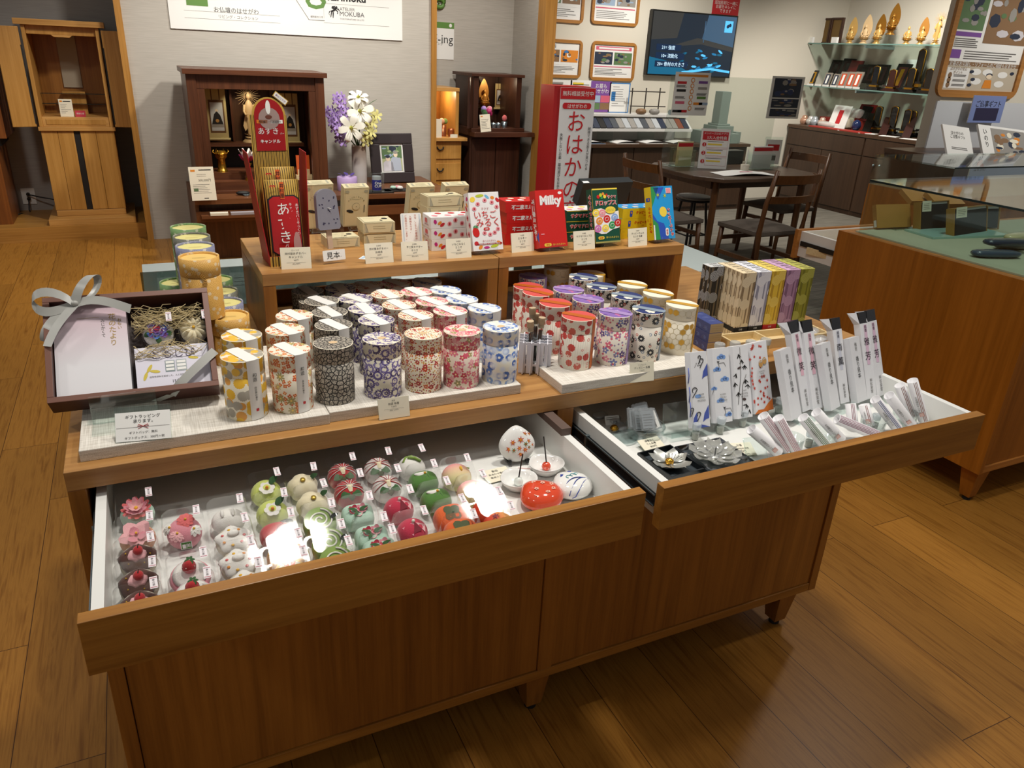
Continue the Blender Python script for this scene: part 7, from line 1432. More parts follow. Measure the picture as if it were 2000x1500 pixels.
# ---------------------------------------------------------------- left alcove
def cabinet_box(t, name, x0, y0, z0, x1, y1, z1, m_, bev=.002): return MB().box(x0, y0, z0, x1, y1, z1, m_).build(name, t, bevel=bev)
PZ = .115; t = thing('tall_altar_cabinet', 'tall honey oak altar cabinet with open doors on the alcove platform', 'altar cabinet', (-.17, 5.66, PZ)); HB_ = wood('honey_cabinet', 'c9954d', 'a9752f', 'z', .8); HBX = wood('honey_cabinet_x', 'd3a05a', 'b58140', 'x', .8); HBI = wood('honey_inside', 'a8702f', '84521c', 'z', .8)
cabinet_box(t, 'base_plinth', -.30, -.03, 0, .31, .60, .045, HBX); m = MB(); m.box(-.245, .10, .046, .245, .55, .09, HBX); m.box(-.25, .115, .091, .25, .55, .69, HBI); m.box(-.26, .08, .691, .26, .56, .72, HBX); m.box(-.25, .09, .72, -.225, .55, 1.42, HB_); m.box(.225, .09, .72, .25, .55, 1.42, HB_); m.box(-.225, .52, .72, .225, .55, 1.42, HBI); m.box(-.225, .10, .72, .225, .52, .79, HBX); m.box(-.20, .095, .735, .20, .0995, .775, HB_); m.box(-.29, .06, 1.42, .29, .56, 1.46, HBX); m.box(-.225, .12, 1.36, .225, .15, 1.42, HB_)
m.prism([(-.07, 1.36), (-.05, 1.345), (.05, 1.345), (.07, 1.36)], -.119, -.11, HBX, R(90, 'x')); m.build('cabinet', t, bevel=.002)
for x0, x1 in ((-.248, -.14), (-.138, -.032), (.012, .118), (.120, .248)): cabinet_box(t, 'door', x0, .10, .093, x1, .114, .688, HB_)
MB().box(-.031, .108, .093, .011, .1145, .688, BLK).build('gap_strip', t); MB().box(-.065, .505, .98, .065, .519, 1.36, mat('pale_panel', 'a59884', .5)).build('back_panel', t); MB().box(-.08, .40, .79, .08, .50, .955, HB_).build('altar_step', t)  # plain black strip fills the gap between the middle doors
for z in (.865, .94): MB().box(-.224, .35, z, .224, .39, z+.004, GE).build('glass_shelf', t)
for s in (-1, 1):
 d = MB(R(s*-18, 'z')); d.box(0 if s > 0 else -.155, 0, 0, .155 if s > 0 else 0, .02, .68, HB_); o = d.build('open_door', t, loc=(s*.262, .05, .725), bevel=.002); MB(R(s*-18, 'z')).box(-.003 if s > 0 else -.006, -.002, .02, .006 if s > 0 else .003, .0, .56, BLK).build('handle_strip', o)
o = MB().box(-.045, 0, 0, .045, .003, .125, CREAM).rect(frame((-.045, -.0006, 0), (1, 0, 0), (0, 0, 1)), .008, .105, .025, .116, ORG).rect(frame((-.045, -.0006, 0), (1, 0, 0), (0, 0, 1)), .03, .106, .08, .112, INK); lines(o, frame((-.045, -.0006, 0), (1, 0, 0), (0, 0, 1)), .01, .02, .08, .095, 6, GREYINK, .002, .4); o.box(-.04, .003, 0, .04, .03, .003, CREAM); tag(o.build('price_card', loc=(-.17-.055, 5.80, PZ+.7905)), 'white price card inside the tall honey altar cabinet', 'price card', 'altar price cards')
o = MB().box(-.035, 0, 0, .035, .003, .045, mat('pink_card', 'c23a4c', .5)).box(-.03, .003, 0, .03, .03, .003, RED); o.text('国産仏壇', frame((0, -.0006, .024), (1, 0, 0), (0, 0, 1)), PAPER, w=.05); tag(o.build('small_sign', loc=(-.17+.035, 5.79, PZ+.7905)), 'small pink sign inside the tall honey altar cabinet', 'sign')
t = thing('brown_altar_cabinet', 'brown altar cabinet cut off at the far end of the alcove platform', 'altar cabinet', (-1.15, 5.75, PZ)); BRC = wood('russet_cabinet', '8a4f1f', '5f3414', 'z', .8); xr = P3(27, 440, 5.75).x+1.15; xu = P3(13, 265, 5.75).x+1.15; zu = P3(13, 270, 5.75).z-PZ
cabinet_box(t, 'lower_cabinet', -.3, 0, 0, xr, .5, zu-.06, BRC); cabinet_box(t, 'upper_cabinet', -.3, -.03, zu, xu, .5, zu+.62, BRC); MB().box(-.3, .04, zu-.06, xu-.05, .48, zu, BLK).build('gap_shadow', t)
q = P3(56, 383, 6.295); t = thing('wall_outlet', 'white wall outlet with two black plugs on the alcove wall', 'outlet', (q.x, 6.299, q.z)); MB().box(-.05, -.008, -.065, .05, 0, .065, PAPER).build('cover_plate', t, bevel=.003)
for z in (.018, -.018): MB().cyl((0, -.03, z), (0, -.008, z), .014, BLACK).build('plug', t)
m = MB(); cb = mat('black_cord', '101010', .5); m.tube([(q.x, 6.27, q.z+.018), (q.x+.08, 6.24, q.z), (q.x+.20, 6.20, q.z-.02), (q.x+.24, 6.22, PZ+.12), (q.x+.26, 6.2, PZ+.006)], .005, cb); tag(m.build('power_cord'), 'black cord running from the wall outlet to the tall cabinet', 'cord'); m = MB(); m.tube([(q.x, 6.27, q.z-.018), (q.x-.01, 6.24, q.z-.1), (q.x+.01, 6.2, q.z-.16), (q.x-.06, 6.15, PZ+.006), (q.x-.08, 6.1, PZ+.006)], .005, cb); tag(m.build('power_cord'), 'black cord drooping from the wall outlet toward the brown cabinet', 'cord')
# ---------------------------------------------------------------- niche with two altars
NY = 5.62; a = P3(852, 165, NY); c = P3(897, 172, NY); fz = P3(912, 268, NY).z
t = thing('honey_altar_chest', 'honey wood altar chest with ring pull drawers, half hidden by the wall post', 'altar cabinet', (2.66, NY, 0)); x1 = c.x-2.66; zt = c.z; m = MB()
m.box(0, 0, 0, x1+.03, .45, fz-.03, HB_); m.box(0, -.05, fz-.03, x1+.07, .45, fz, HBX); m.box(x1-.03, .0, fz, x1, .42, zt-.03, HB_); m.box(0, .40, fz, x1-.03, .42, zt-.03, HBI); m.box(0, -.01, zt-.03, x1, .42, zt, HBX); m.build('cabinet', t, bevel=.002)
for k in range(3): zz_ = fz-.19-.19*k; o = MB().box(.005, -.012, zz_, x1+.025, -.0005, zz_+.15, HB_).build('drawer', t, bevel=.002); MB().tube([(.07+.03*math.cos(b_), -.025, zz_+.11-.03*math.sin(b_)) for b_ in [PI*k2/8 for k2 in range(9)]], .006, BLACK, 6).build('ring_pull', o)
nl = bpy.data.lights.new('altar_lamp', 'POINT'); nl.energy = 2.2; nl.color = (1, .8, .5); nl.shadow_soft_size = .02; o = bpy.data.objects.new('altar_lamp', nl); COL.objects.link(o); o.location = (2.66+x1*.4, NY+.2, zt-.06)
m = MB(); m.lathe([(.03, 0), (.03, .10), (.0, .10)], mat('copper', 'b06a44', .3, .7), 12); [m.ell((.02*math.cos(k*2), .02*math.sin(k*2), .13), (.025,)*3, (FMAT, FCRM, FPEA)[k % 3], 8, 6) for k in range(5)]; tag(m.build('flower_cup', loc=(2.66+x1*.55, NY+.1, fz+.0005)), 'copper cup of small flowers in the honey altar chest', 'vase'); tag(MB().lathe([(.025, 0), (.03, .05), (.03, .07), (0, .07)], MATS['copper'], 12).build('incense_cup', loc=(2.66+x1*.8, NY+.06, fz+.0005)), 'copper incense cup in the honey altar chest', 'incense burner')
o = MB().box(0, 0, 0, .06, .003, .16, CREAM).box(0, .003, 0, .06, .03, .003, CREAM); tag(o.build('price_card', loc=(2.68, NY-.03, fz+.0005)), 'narrow white price card in the honey altar chest', 'price card', 'altar price cards'); tag(MB().box(0, 0, 0, .07, .003, .03, CREAM).box(0, .003, 0, .07, .02, .003, CREAM).build('price_card', loc=(2.66+x1*.62, NY-.045, fz+.0005)), 'tiny white card on the front ledge of the honey altar chest', 'price card', 'altar price cards')
NY = 5.60; a = P3(926, 143, NY); c = P3(1020, 147, NY); lz = P3(918, 262, NY-.05).z; AL = wood('niche_altar', '4a2c1e', '2c1912', 'z'); ALX = wood('niche_altar_x', '5a3524', '351d13', 'x')
t = thing('niche_altar', 'dark wood altar on a cabinet in the niche, golden seated figure inside', 'altar', (a.x, NY, 0)); W = c.x-a.x; zt = a.z; m = MB(); m.box(-.03, -.02, zt-.025, W+.02, .46, zt, ALX); m.box(0, 0, lz+.05, .05, .45, zt-.025, AL); m.box(W-.05, 0, lz+.05, W, .45, zt-.025, AL); m.box(.05, .42, lz+.05, W-.05, .45, zt-.025, AL); m.box(-.03, -.04, lz+.02, W+.03, .46, lz+.05, ALX); m.box(-.03, -.12, lz-.02, W+.10, .48, lz+.02, ALX); m.box(-.02, .02, 0, W+.02, .46, lz-.02, AL); m.build('cabinet', t, bevel=.002)
MB(R(50, 'z')).box(-.10, 0, lz+.052, 0, .018, zt-.03, AL).build('open_door', t, loc=(-.005, .0, 0))
for x0, x1_ in ((.0, W*.49), (W*.51, W)): MB().box(x0, .005, .06, x1_, .0195, lz-.05, AL).build('cupboard_door', t)
nl = bpy.data.lights.new('altar_lamp', 'POINT'); nl.energy = 1.4; nl.color = (1, .8, .55); nl.shadow_soft_size = .02; o = bpy.data.objects.new('altar_lamp', nl); COL.objects.link(o); o.location = (a.x+W*.6, NY+.15, zt-.07)
bs = P3(950, 215, NY+.25); tag(MB().box(-.07, -.05, 0, .07, .05, bs.z-.001-lz-.05, AL).build('figure_stand', loc=(bs.x, NY+.30, lz+.0505)), 'dark block under the golden seated figure in the niche altar', 'stand'); buddha('sit', 'golden carved seated figure with an oval halo in the niche altar', (bs.x, NY+.30, bs.z), .27, mat('honey_gilt', 'c98f3f', .4, .3), MATS['honey_gilt'])
scroll((968, 163), (985, 212), NY+.36, 'narrow silk scroll beside the golden figure in the niche altar'); scroll((934, 161), (939, 210), NY+.36, 'sliver of a silk scroll left of the golden figure in the niche altar', False)
q = P3(950, 240, NY+.08); m = MB(); m.lathe([(.03, 0), (.035, .05), (.02, .08)], BLACK, 12); [m.ell((.03*math.cos(k*1.3), .02*math.sin(k*1.3), .12+.02*(k % 3)), (.028,)*3, (LOT, FPK, VIOL, FGRD)[k % 4], 8, 6) for k in range(8)]; tag(m.build('flower_cup', loc=(q.x, NY+.08, lz+.0505)), 'black cup with magenta flowers in the niche altar', 'vase'); m = MB(); m.lathe([(.025, 0), (.03, .05), (.0, .05)], STEEL, 12); m.ell((0, 0, .08), (.025, .025, .03), FCOR, 8, 6); tag(m.build('flower_cup', loc=(P3(985, 240, NY+.08).x, NY+.08, lz+.0505)), 'grey cup with a coral bloom in the niche altar', 'vase')
m = MB(); [m.lathe([(.02, 0), (.026, .03), (.02, .045), (0, .05)], STEEL, 10, cx=.05*k) for k in range(2)]; tag(m.build('incense_burner', loc=(P3(962, 240, NY+.04).x, NY+.02, lz+.0505)), 'pair of joined pewter incense pots in the niche altar', 'incense burner')
M, W_, H_ = face((939, 268), (959, 266), (938, 234), 'y', NY-.10, 6); M = T((0, 0, lz+.0215-M.translation.z)) @ M; m = MB(); m.box(0, 0, -.003, W_, H_, 0, CREAM); m.rect(L2, W_*.1, H_*.87, W_*.3, H_*.93, ORG); lines(m, L2, W_*.1, H_*.15, W_*.9, H_*.75, 7, GREYINK, .003, .5); flat(m, 'white price card on the ledge of the dark niche altar', 'price card', 'price_card', M, 'altar price cards')
def ving(m, F, W, H): m.rect(F, 0, H*.84, W, H, GRNP); m.text('LIVE-ing', F, DKG, w=W*.95, dx=W*.50, dy=H*.52); m.text('リビング', F, GREYINK, w=W*.3, dx=W*.55, dy=H*.42); blob(m, F @ L1, W*.9, H*.92, W*.04, H*.05, PAPER)
sheet(6.11, (815, 40), (886, 117), 'shop_sign', 'white sign with a green top strip on the niche wall', 'sign', ving, .008)
q = P3(858, 6, 6.10); m = MB(); m.tube([(q.x+.045*math.cos(k*.4), 6.10, q.z+.035*math.sin(k*.4)) for k in range(16)], .018, GRNP, 8, True); m.tube([(q.x+.05, 6.10, q.z+.15), (q.x+.045, 6.10, q.z)], .018, GRNP, 8); m.tube([(q.x, 6.10, q.z), (q.x, 6.114, q.z)], .008, GRNP, 6); tag(m.build('raised_letter'), 'rounded green raised letter on the niche wall', 'letter')
# ---------------------------------------------------------------- banner sign
BY = 4.95; a = P3(1075, 167, BY); c = P3(1142, 180, BY); W = .36; x0 = P3(1090, 250, BY).x-.03; H = a.z; t = thing('banner_stand', 'tall white banner stand with red lettering beside the wall post', 'banner', (x0-.03, BY, 0)); MB().box(0, .002, 0, W, .25, H, mat('banner_red', 'a81c20', .5)).build('red_box', t); m = MB(); m.box(.06, -.004, 0, W+.05, 0, H-.01, mat('banner_white', 'e2e2e4', .5)); F = frame((.06, -.0055, 0), (1, 0, 0), (0, 0, 1)); bw_ = W-.01; m.rect(F, 0, H-.105, bw_, H-.012, RED); m.text('無料相談受付中', F @ L2, PAPER, w=bw_*.88, dx=bw_/2, dy=H-.058); rrect(m, F @ L2, bw_*.08, H-.185, bw_*.9, H-.135, .02, RED); m.text('はせがわの', F @ L4, PAPER, w=bw_*.55, dx=bw_*.5, dy=H-.16)
m.vtext('おはかの窓', F @ L2, RED, .95, w=bw_*.52, dx=bw_*.5, dy=H-.68, bold=.02); m.vtext('納得できる答えが見つかる', F @ L2, INK, .60, w=.03, dx=bw_*.9, dy=H-.52); m.vtext('失敗しないお墓・墓地選びをお手伝いします。', F @ L2, INK, .98, w=.03, dx=bw_*.1, dy=H-.72); m.build('banner_face', t)
# ---------------------------------------------------------------- media wall
MY = 6.098; TANF = wood('tan_frame', 'b9803f', '99652b', 'x')
def pos(seed, top, cols):
 def d(m, F, W, H):
  if top: m.rect(F, W*.05, H*.84, W*.95, H*.95, top); lines(m, F @ L3, W*.12, H*.86, W*.9, H*.93, 1, PAPER, H*.05, .9)
  else: m.text('勝殿', F, PDK, h=H*.12, dx=W*.3, dy=H*.88)
  photo(m, F, W*.03, H*.40, W*.48, H*.78, cols, seed, 10); photo(m, F, W*.52, H*.40, W*.97, H*.78, cols[::-1], seed+5, 10); m.rect(F, W*.03, H*.32, W*.97, H*.35, PNK if top else PAPER); lines(m, F, W*.06, H*.06, W*.9, H*.28, 5, GREYINK, .005, .5)
  if not top: m.rect(F, W*.02, H*.06, W*.2, H*.22, LBL)
 return d
for tl, br, seed, top, cols, lab in (((1060, -45), (1133, 40), 1, None, [PGR, PSK, PAPER, PBR], 'oak framed poster with a green table, uppermost beside the wall post'), ((1165, -40), (1240, 46), 2, PNK, [PSK, PDK, PBR, PGY], 'oak framed poster with a pink table, uppermost near the screen'), ((1058, 81), (1128, 147), 3, None, [PBR, PAPER, LBL, PDK, ORG], 'oak framed poster with a blue square, just above the banner stand'), ((1161, 86), (1232, 153), 4, PNK, [PDK, PBR, PGY, PGR], 'oak framed poster with a pink heading and two photographs')):
 sheet(MY-.006, tl, br, 'framed_poster', lab, 'poster', pos(seed, top, cols), .006, None, 'oak framed posters', TANF, .03)
CY = 5.50; CZ = P3(1300, 282, CY).z; t = thing('dark_wall_counter', 'long dark brown counter below the media wall', 'counter', (3.80, CY, 0)); W = 2.5; MB().box(0, 0, CZ-.03, W, .59, CZ, DARKWX).build('worktop', t); MB().box(.01, .04, 0, W-.01, .59, CZ-.03, DARKW).build('body', t)
for k in range(5): MB().box(.015+.494*k, .025, .06, .50+.494*k, .0395, CZ-.035, DARKW).build('cupboard_door', t)
t = thing('sample_rack', 'white two tier rack of stone samples on the dark wall counter', 'rack', (4.06, CY+.14, CZ)); z1 = P3(1250, 252, CY+.14).z-CZ; z2 = P3(1250, 224, CY+.24).z-CZ; W = P3(1352, 258, CY+.14).x-4.06; WHT = mat('rack_white', 'dedcd8', .5); m = MB(); m.box(0, 0, z1-.025, W, .02, z1, WHT); m.box(0, .10, z2-.02, W, .40, z2, WHT); m.box(0, .30, 0, W, .32, z2-.02, WHT)
m.poly([(0, .005, z1-.006), (W, .005, z1-.006), (W, .14, z2-.03), (0, .14, z2-.03)], WHT)
for x in (0, W*.35, W*.68, W-.006): m.box(x, 0, 0, x+.006, .30, z1-.026, ACRY)
m.build('frame', t); ns = 20
for k in range(ns):
 x = .03+(W-.06)*k/ns; c_ = (PGY, PGY, mat('stone_red', '8a4a34', .4), PDK, PDK, BLK, PDK, mat('stone_slate', '50545a', .4), PGY, mat('stone_pale', 'b9bdc0', .4), PGY, MATS['stone_pale'], MATS['stone_slate'], PGY, MATS['stone_pale'], PDK)[k % 16]; dz = z2-.045-z1; L_ = math.hypot(.11, dz)
 o = MB().box(0, 0, 0, (W-.06)/ns-.006, L_, .012, c_).build('stone_sample'); o.matrix_world = T((4.06+x, CY+.155, CZ+z1+.003)) @ R(math.degrees(math.atan2(dz, .11)), 'x'); tag(o, ['grey', 'light grey', 'red granite', 'charcoal', 'near black', 'black', 'dark blue', 'slate'][k % 8]+' stone sample tile, %s in the white rack' % ('first second third fourth fifth sixth seventh eighth ninth tenth eleventh twelfth thirteenth fourteenth fifteenth sixteenth seventeenth eighteenth nineteenth last'.split()[k]), 'stone sample', 'stone sample tiles')
for k, (xx, c_) in enumerate(((.1, PSK), (.5, PAPER), (.86, PAPER), (1.2, PDK))): m = MB(); m.grid(lambda u, v: (u*.27, v*.2, .006+.03*math.sin(PI*u)*.6), 8, 2, PAPER); m.box(0, 0, 0, .27, .2, .005, c_); tag(m.build('open_catalogue', loc=(4.10+xx, CY+.05, CZ+.0005)), ['pale blue', 'plain white', 'second white', 'dark edged'][k]+' catalogue lying open under the sample rack', 'catalogue', 'open catalogues')
def flyer(c_):
 def d(m, F, W, H):
  if c_ == 'v': m.rect(F, 0, 0, W, H, VIO); m.text('お墓も\nはせがわ', F @ L2, PAPER, w=W*.75, dx=W*.5, dy=H*.77); [m.rect(F @ L2, W*(.05+.46*(k % 2)), H*(.08+.24*(k//2)), W*(.49+.46*(k % 2)), H*(.30+.24*(k//2)), (PGR, PBR, PSK, PNK)[k]) for k in range(4)]
  elif c_ == 'b': m.rect(F, 0, 0, W, H, LBL); m.rect(F @ L2, W*.05, H*.04, W*.95, H*.96, PAPER); lines(m, F @ L4, W*.15, H*.2, W*.85, H*.9, 9, GREYINK, .004, .4); m.rect(F @ L4, W*.1, H*.4, W*.3, H*.7, LBL)
  else: lines(m, F, W*.1, H*.1, W*.9, H*.9, 12, GREYINK, .006, .4); m.rect(F, W*.1, H*.86, W*.6, H*.93, YEL if c_ == 'y' else PGY); photo(m, F, W*.2, H*.1, W*.8, H*.4, [PAPER, INK, PGY], 3, 8)
 return d
for tl, br, c_, lab in (((1074, 155), (1113, 222), 'w', 'white flyer half hidden behind the banner stand'), ((1115, 156), (1152, 222), 'y', 'white flyer with a yellow mark standing on the sample rack'), ((1155, 158), (1190, 219), 'v', 'violet flyer with white lettering on the sample rack'), ((1192, 161), (1226, 221), 'b', 'blue edged white flyer on the sample rack')):
 yy = CY+.45; a = P3(*tl, yy); c = P3(*br, yy); sheet(yy, tl, br, 'flyer', lab, 'flyer', flyer(c_), .003, None, 'flyers on the sample rack')
rz_ = CZ+z2; yy = CY+.36; m = MB(); WI = mat('dark_rod', '3a332e', .5)
for px in (1236, 1263, 1290): a = P3(px, 172, yy); m.cyl((a.x, yy, rz_), (a.x, yy, a.z), .007, WI, n=6)
for py in (181, 210): a = P3(1230, py-3, yy); c = P3(1298, py+2, yy); m.cyl((a.x, yy-.008, a.z), (c.x, yy-.008, a.z), .006, WI, n=6)
tag(m.build('rod_lattice'), 'small dark rod lattice standing on the sample rack', 'model fence')
for px, lab, c_ in ((1250, 'tan rough stone at the foot of the rod lattice', PBR), (1276, 'grey rough stone at the foot of the rod lattice', PGY)): q = P3(px, 220, yy-.07); tag(MB().ell((0, 0, .03), (.055, .035, .03), c_, 9, 5, .8, wob=lambda a, p: 1+.15*math.sin(5*a)).build('rough_stone', loc=(q.x, yy-.09, rz_)), lab, 'stone')
q = P3(1303, 219, yy-.05); tag(MB().cyl((0, 0, .026), (.10, 0, .026), .026, STEEL).build('metal_fitting', loc=(q.x, yy-.09, rz_)), 'short steel tube fitting lying on the rack end', 'fitting')
# screen
a = P3(1281, 21, MY-.06); c = P3(1420, 150, MY-.06); t = thing('television', 'wall mounted television showing a dark blue harbour scene with captions', 'television', M=frame((a.x-.02, MY-.06, c.z), (1, 0, 0), (0, 0, 1))); W = P3(1436, 80, MY-.06).x-a.x; H = a.z-c.z; MB().box(-.015, -.015, -.05, W+.015, H+.015, 0, BLACK).build('casing', t, bevel=.004)
def em(n_, c_): return mat(n_, '101418', .3, emit=c_, es=1.7)
SC = [em('screen_'+c_, c_) for c_ in ('141c26', '2b2a28', '0d4c66', '1a5f86', '2e4458', '4aa0d0', 'b8d4e4', '0a1c34')]; m = MB(); m.rect(L1, 0, 0, W, H, SC[0]); m.poly([(0, H*.55), (W*.3, H*.6), (W*.35, H), (0, H)], SC[1], L2); m.poly([(W*.6, H*.6), (W, H*.5), (W, H), (W*.65, H)], SC[4], L2); m.poly([(0, 0), (W*.55, 0), (W*.3, H*.2), (0, H*.28)], SC[2], L2); m.poly([(W*.2, H*.45), (W*.55, H*.62), (W, H*.50), (W, H*.42), (W*.6, H*.52)], SC[1], L3)
rnd = random.Random(6)
for k in range(26): blob(m, L4, W*rnd.uniform(.35, .97), H*rnd.uniform(.08, .42), W*.035, H*.02, SC[(2, 3, 5, 3)[k % 4]], rnd.uniform(-30, 30), 6)
m.tube([(W*.62, H*.55, .002), (W*.62, H*.9, .002)], .006, SC[4], 4); m.poly([(W*.4, H*.06), (W*.75, H*.14), (W, H*.1), (W, H*.06), (W*.75, H*.1), (W*.4, H*.02)], SC[5], L5)
for k, s_ in enumerate(('21= 強度', '10= 流動化', '20= 骨材の大きさ')): y = H*(.44-.135*k); m.rect(L5 @ L2, W*.07, y-H*.05, W*(.36+.05*k), y+H*.05, SC[7]); m.text(s_, L5 @ L4, SC[6], h=H*.07, w=W*(.24+.05*k), dx=W*(.21+.025*k), dy=y)
m.rect(L5 @ L2, W*.86, H*.74, W*.96, H*.93, SC[5]); blob(m, L5 @ L4, W*.90, H*.84, W*.02, H*.03, SC[7], 40); blob(m, L5 @ L4, W*.925, H*.86, W*.015, H*.03, SC[7], 40); m.build('screen', t)
def redsign(m, F, W, H): m.rect(F, 0, 0, W, H, RED); m.text('追加彫刻と一緒に\nお墓をキレイに\nできます', F @ L3, PAPER, w=W*.86, dx=W*.5, dy=H*.32)
sheet(MY-.01, (1396, -22), (1441, 31), 'shop_sign', 'red sign with white lettering above the television corner', 'sign', redsign, .006)
GRV = mat('model_granite', '7d8a82', .5); yy = CY+.18; q = P3(1398, 285, yy); u = P3(1398, 178, yy).z-CZ; t = thing('model_gravestone', 'grey green model gravestone on the dark wall counter', 'model', (q.x, yy, CZ)); m = MB()
for hw, z0, z1_ in ((.16, 0, .20), (.115, .20, .34), (.085, .34, .38), (.06, .38, 1.0)): m.box(-hw, -hw, z0*u, hw, hw, z1_*u, GRV)
m.build('gravestone', t, bevel=.004); MB().box(-.28, -.12, 0, -.17, .1, u*.24, GRV).build('side_post', t); MB().box(.17, -.10, 0, .24, .06, u*.22, GRV).build('flower_post', t)
# ---------------------------------------------------------------- consultation table, chairs, stool
TBW = wood('table_walnut', '5a4434', '3f2e22', 'x', .6); TX0, TX1, TY0, TY1, TZ = 4.0, 5.22, 3.345, 4.25, .72
t = thing('meeting_table', 'dark wooden meeting table with clipped corners behind the counter', 'table', (0, 0, 0)); cl = .14
m = MB(); m.prism([(TX0+cl, TY0), (TX1-cl, TY0), (TX1, TY0+cl*1.4), (TX1, TY1-cl), (TX1-cl, TY1), (TX0+cl, TY1), (TX0, TY1-cl), (TX0, TY0+cl*1.4)], TZ-.032, TZ, TBW); m.build('tabletop', t, bevel=.006)
MB().box(TX0+.12, TY0+.12, TZ-.09, TX1-.12, TY1-.12, TZ-.0325, TBW).build('apron', t)
for x, y in ((TX0+.17, TY0+.12), (TX1-.17, TY0+.12), (TX0+.17, TY1-.12), (TX1-.17, TY1-.12)): MB().cyl((x, y, .006), (x, y, TZ-.033), .022, CHAIRW, .03, n=14).build('leg', t)
SEATF = mat('grey_brown_seat', '5c5249', .95, bump=.5, bscale=500)
def chair(loc, rz, label):
 t = thing('dining_chair', label, 'chair', loc, rz, 'wooden chairs at the meeting table'); w_ = .21
 m = MB(); m.grid(lambda u, v: ((u-.5)*.43, (v-.5)*.42, .425+.03*(math.sin(PI*u)*math.sin(PI*v))**.5), 12, 12, SEATF); m.box(-.215, -.21, .395, .215, .21, .426, SEATF); m.build('seat', t, bevel=.008)
 for s in (-1, 1):
  MB().tube([(s*.205, -.24, 0), (s*.205, -.205, .42), (s*.205, -.225, .62), (s*.20, -.275, .86)], [.016, .02, .018, .015], CHAIRW, 8).build('rear_leg', t); MB().tube([(s*.20, .21, 0), (s*.19, .18, .40)], [.015, .02], CHAIRW, 8).build('front_leg', t); MB().box(s*.20-.008, -.20, .20, s*.20+.008, .19, .23, CHAIRW).build('side_stretcher', t)
 for z, h, y in ((.80, .06, -.265), (.66, .05, -.235)): m = MB(); m.grid(lambda u, v: ((u-.5)*.41, y-.035*math.sin(PI*u)-.012*v, z+h*v-.5*h), 10, 2, CHAIRW); m.grid(lambda u, v: ((.5-u)*.41, y-.016-.035*math.sin(PI*u)-.012*v, z+h*v-.5*h), 10, 2, CHAIRW); m.grid(lambda u, v: ((u-.5)*.41, y-.016*v-.035*math.sin(PI*u)-.012, z+.5*h), 10, 1, CHAIRW); m.build('back_rail', t)
 MB().box(-.19, .165, .30, .19, .182, .33, CHAIRW).build('front_stretcher', t)
 return t
chair((4.27, 3.04, .0065), 2, 'wooden chair with a grey seat pulled to the near side of the meeting table'); chair((3.77, 3.53, .0065), -86, 'wooden chair turned sideways at the meeting table end behind the yellow candy boxes'); chair((5.10, 3.72, .0065), 96, 'wooden chair on the meeting table side by the dark cupboards')
q = at(1360, 384, 'z', .45); t = thing('round_stool', 'round grey topped stool with black legs under the meeting table', 'stool', (q.x-.02, q.y, .0065)); MB().lathe([(.13, .425), (.15, .43), (.155, .445), (.14, .452), (0, .454)], mat('stool_vinyl', '8d8b86', .5), 24).build('seat', t); MB().lathe([(.155, .415), (.156, .43), (.13, .43)], BLACK, 24, cap1=False).build('rim', t)
for k in range(4): a = PI/4+k*PI/2; MB().cyl((.16*math.cos(a), .16*math.sin(a), 0), (.10*math.cos(a), .10*math.sin(a), .42), .011, BLACK, n=8).build('leg', t)
MB().tube([(.14*math.cos(PI/4+k*PI/2), .14*math.sin(PI/4+k*PI/2), .13) for k in range(4)], .007, BLACK, 6, True).build('leg_ring', t)
PY = 4.05; a = P3(1312, 146, PY); t = thing('table_screen', 'large clear acrylic screen standing across the meeting table', 'screen', (0, PY, 0)); MB().box(a.x, 0, TZ+.001, TX1-.02, .005, a.z, clear('screen_acrylic', 'f3f6f4', .06, .02, .05, 'cfd6d2')).build('panel', t); MB().box(4.1, -.10, TZ+.0005, 4.14, .10, TZ+.012, ACRY).build('foot', t); MB().box(5.0, -.10, TZ+.0005, 5.04, .10, TZ+.012, ACRY).build('foot', t)
def flow(m, F, W, H):
 m.rect(F, W*.08, H*.9, W*.92, H*.95, ORG)
 for k in range(6): m.disc(F, W*.5, H*(.82-.13*k), W*.055, ORG); m.disc(F @ L3, W*.5, H*(.82-.13*k), W*.035, PAPER)
 for x, y, c_ in ((.2, .76, RED), (.8, .78, VIO), (.2, .58, INK), (.8, .64, PGY), (.8, .42, GRNP), (.2, .3, PNK), (.72, .28, ORG), (.88, .28, PSK), (.15, .1, INK), (.3, .1, RED)): m.rect(F, W*(x-.13), H*(y-.03), W*(x+.13), H*(y+.03), c_)
 for x, y in ((.2, .68), (.2, .42), (.8, .5), (.8, .16)): lines(m, F, W*(x-.15), H*(y-.03), W*(x+.15), H*(y+.03), 3, GREYINK, .004)
sheet(PY-.006, (1321, 140), (1378, 226), 'info_panel', 'white flow chart panel fixed to the clear table screen', 'notice', flow, .004)
def photos(m, F, W, H):
 for k, (y0, y1) in enumerate(((.50, .95), (.26, .47), (.05, .23))): photo(m, F, W*.08, H*y0, W*.92, H*y1, [PDK, mat('photo_navy', '2c3a66', .5), PGY, PDK, PBR], k+2, 14); m.rect(F @ L5 @ L5, W*.45, H*(y1-.035), W*.55, H*(y1-.015), PAPER)
sheet(PY-.006, (1510, 148), (1558, 232), 'photo_panel', 'white panel of three dark photographs fixed to the clear table screen', 'notice', photos, .004)
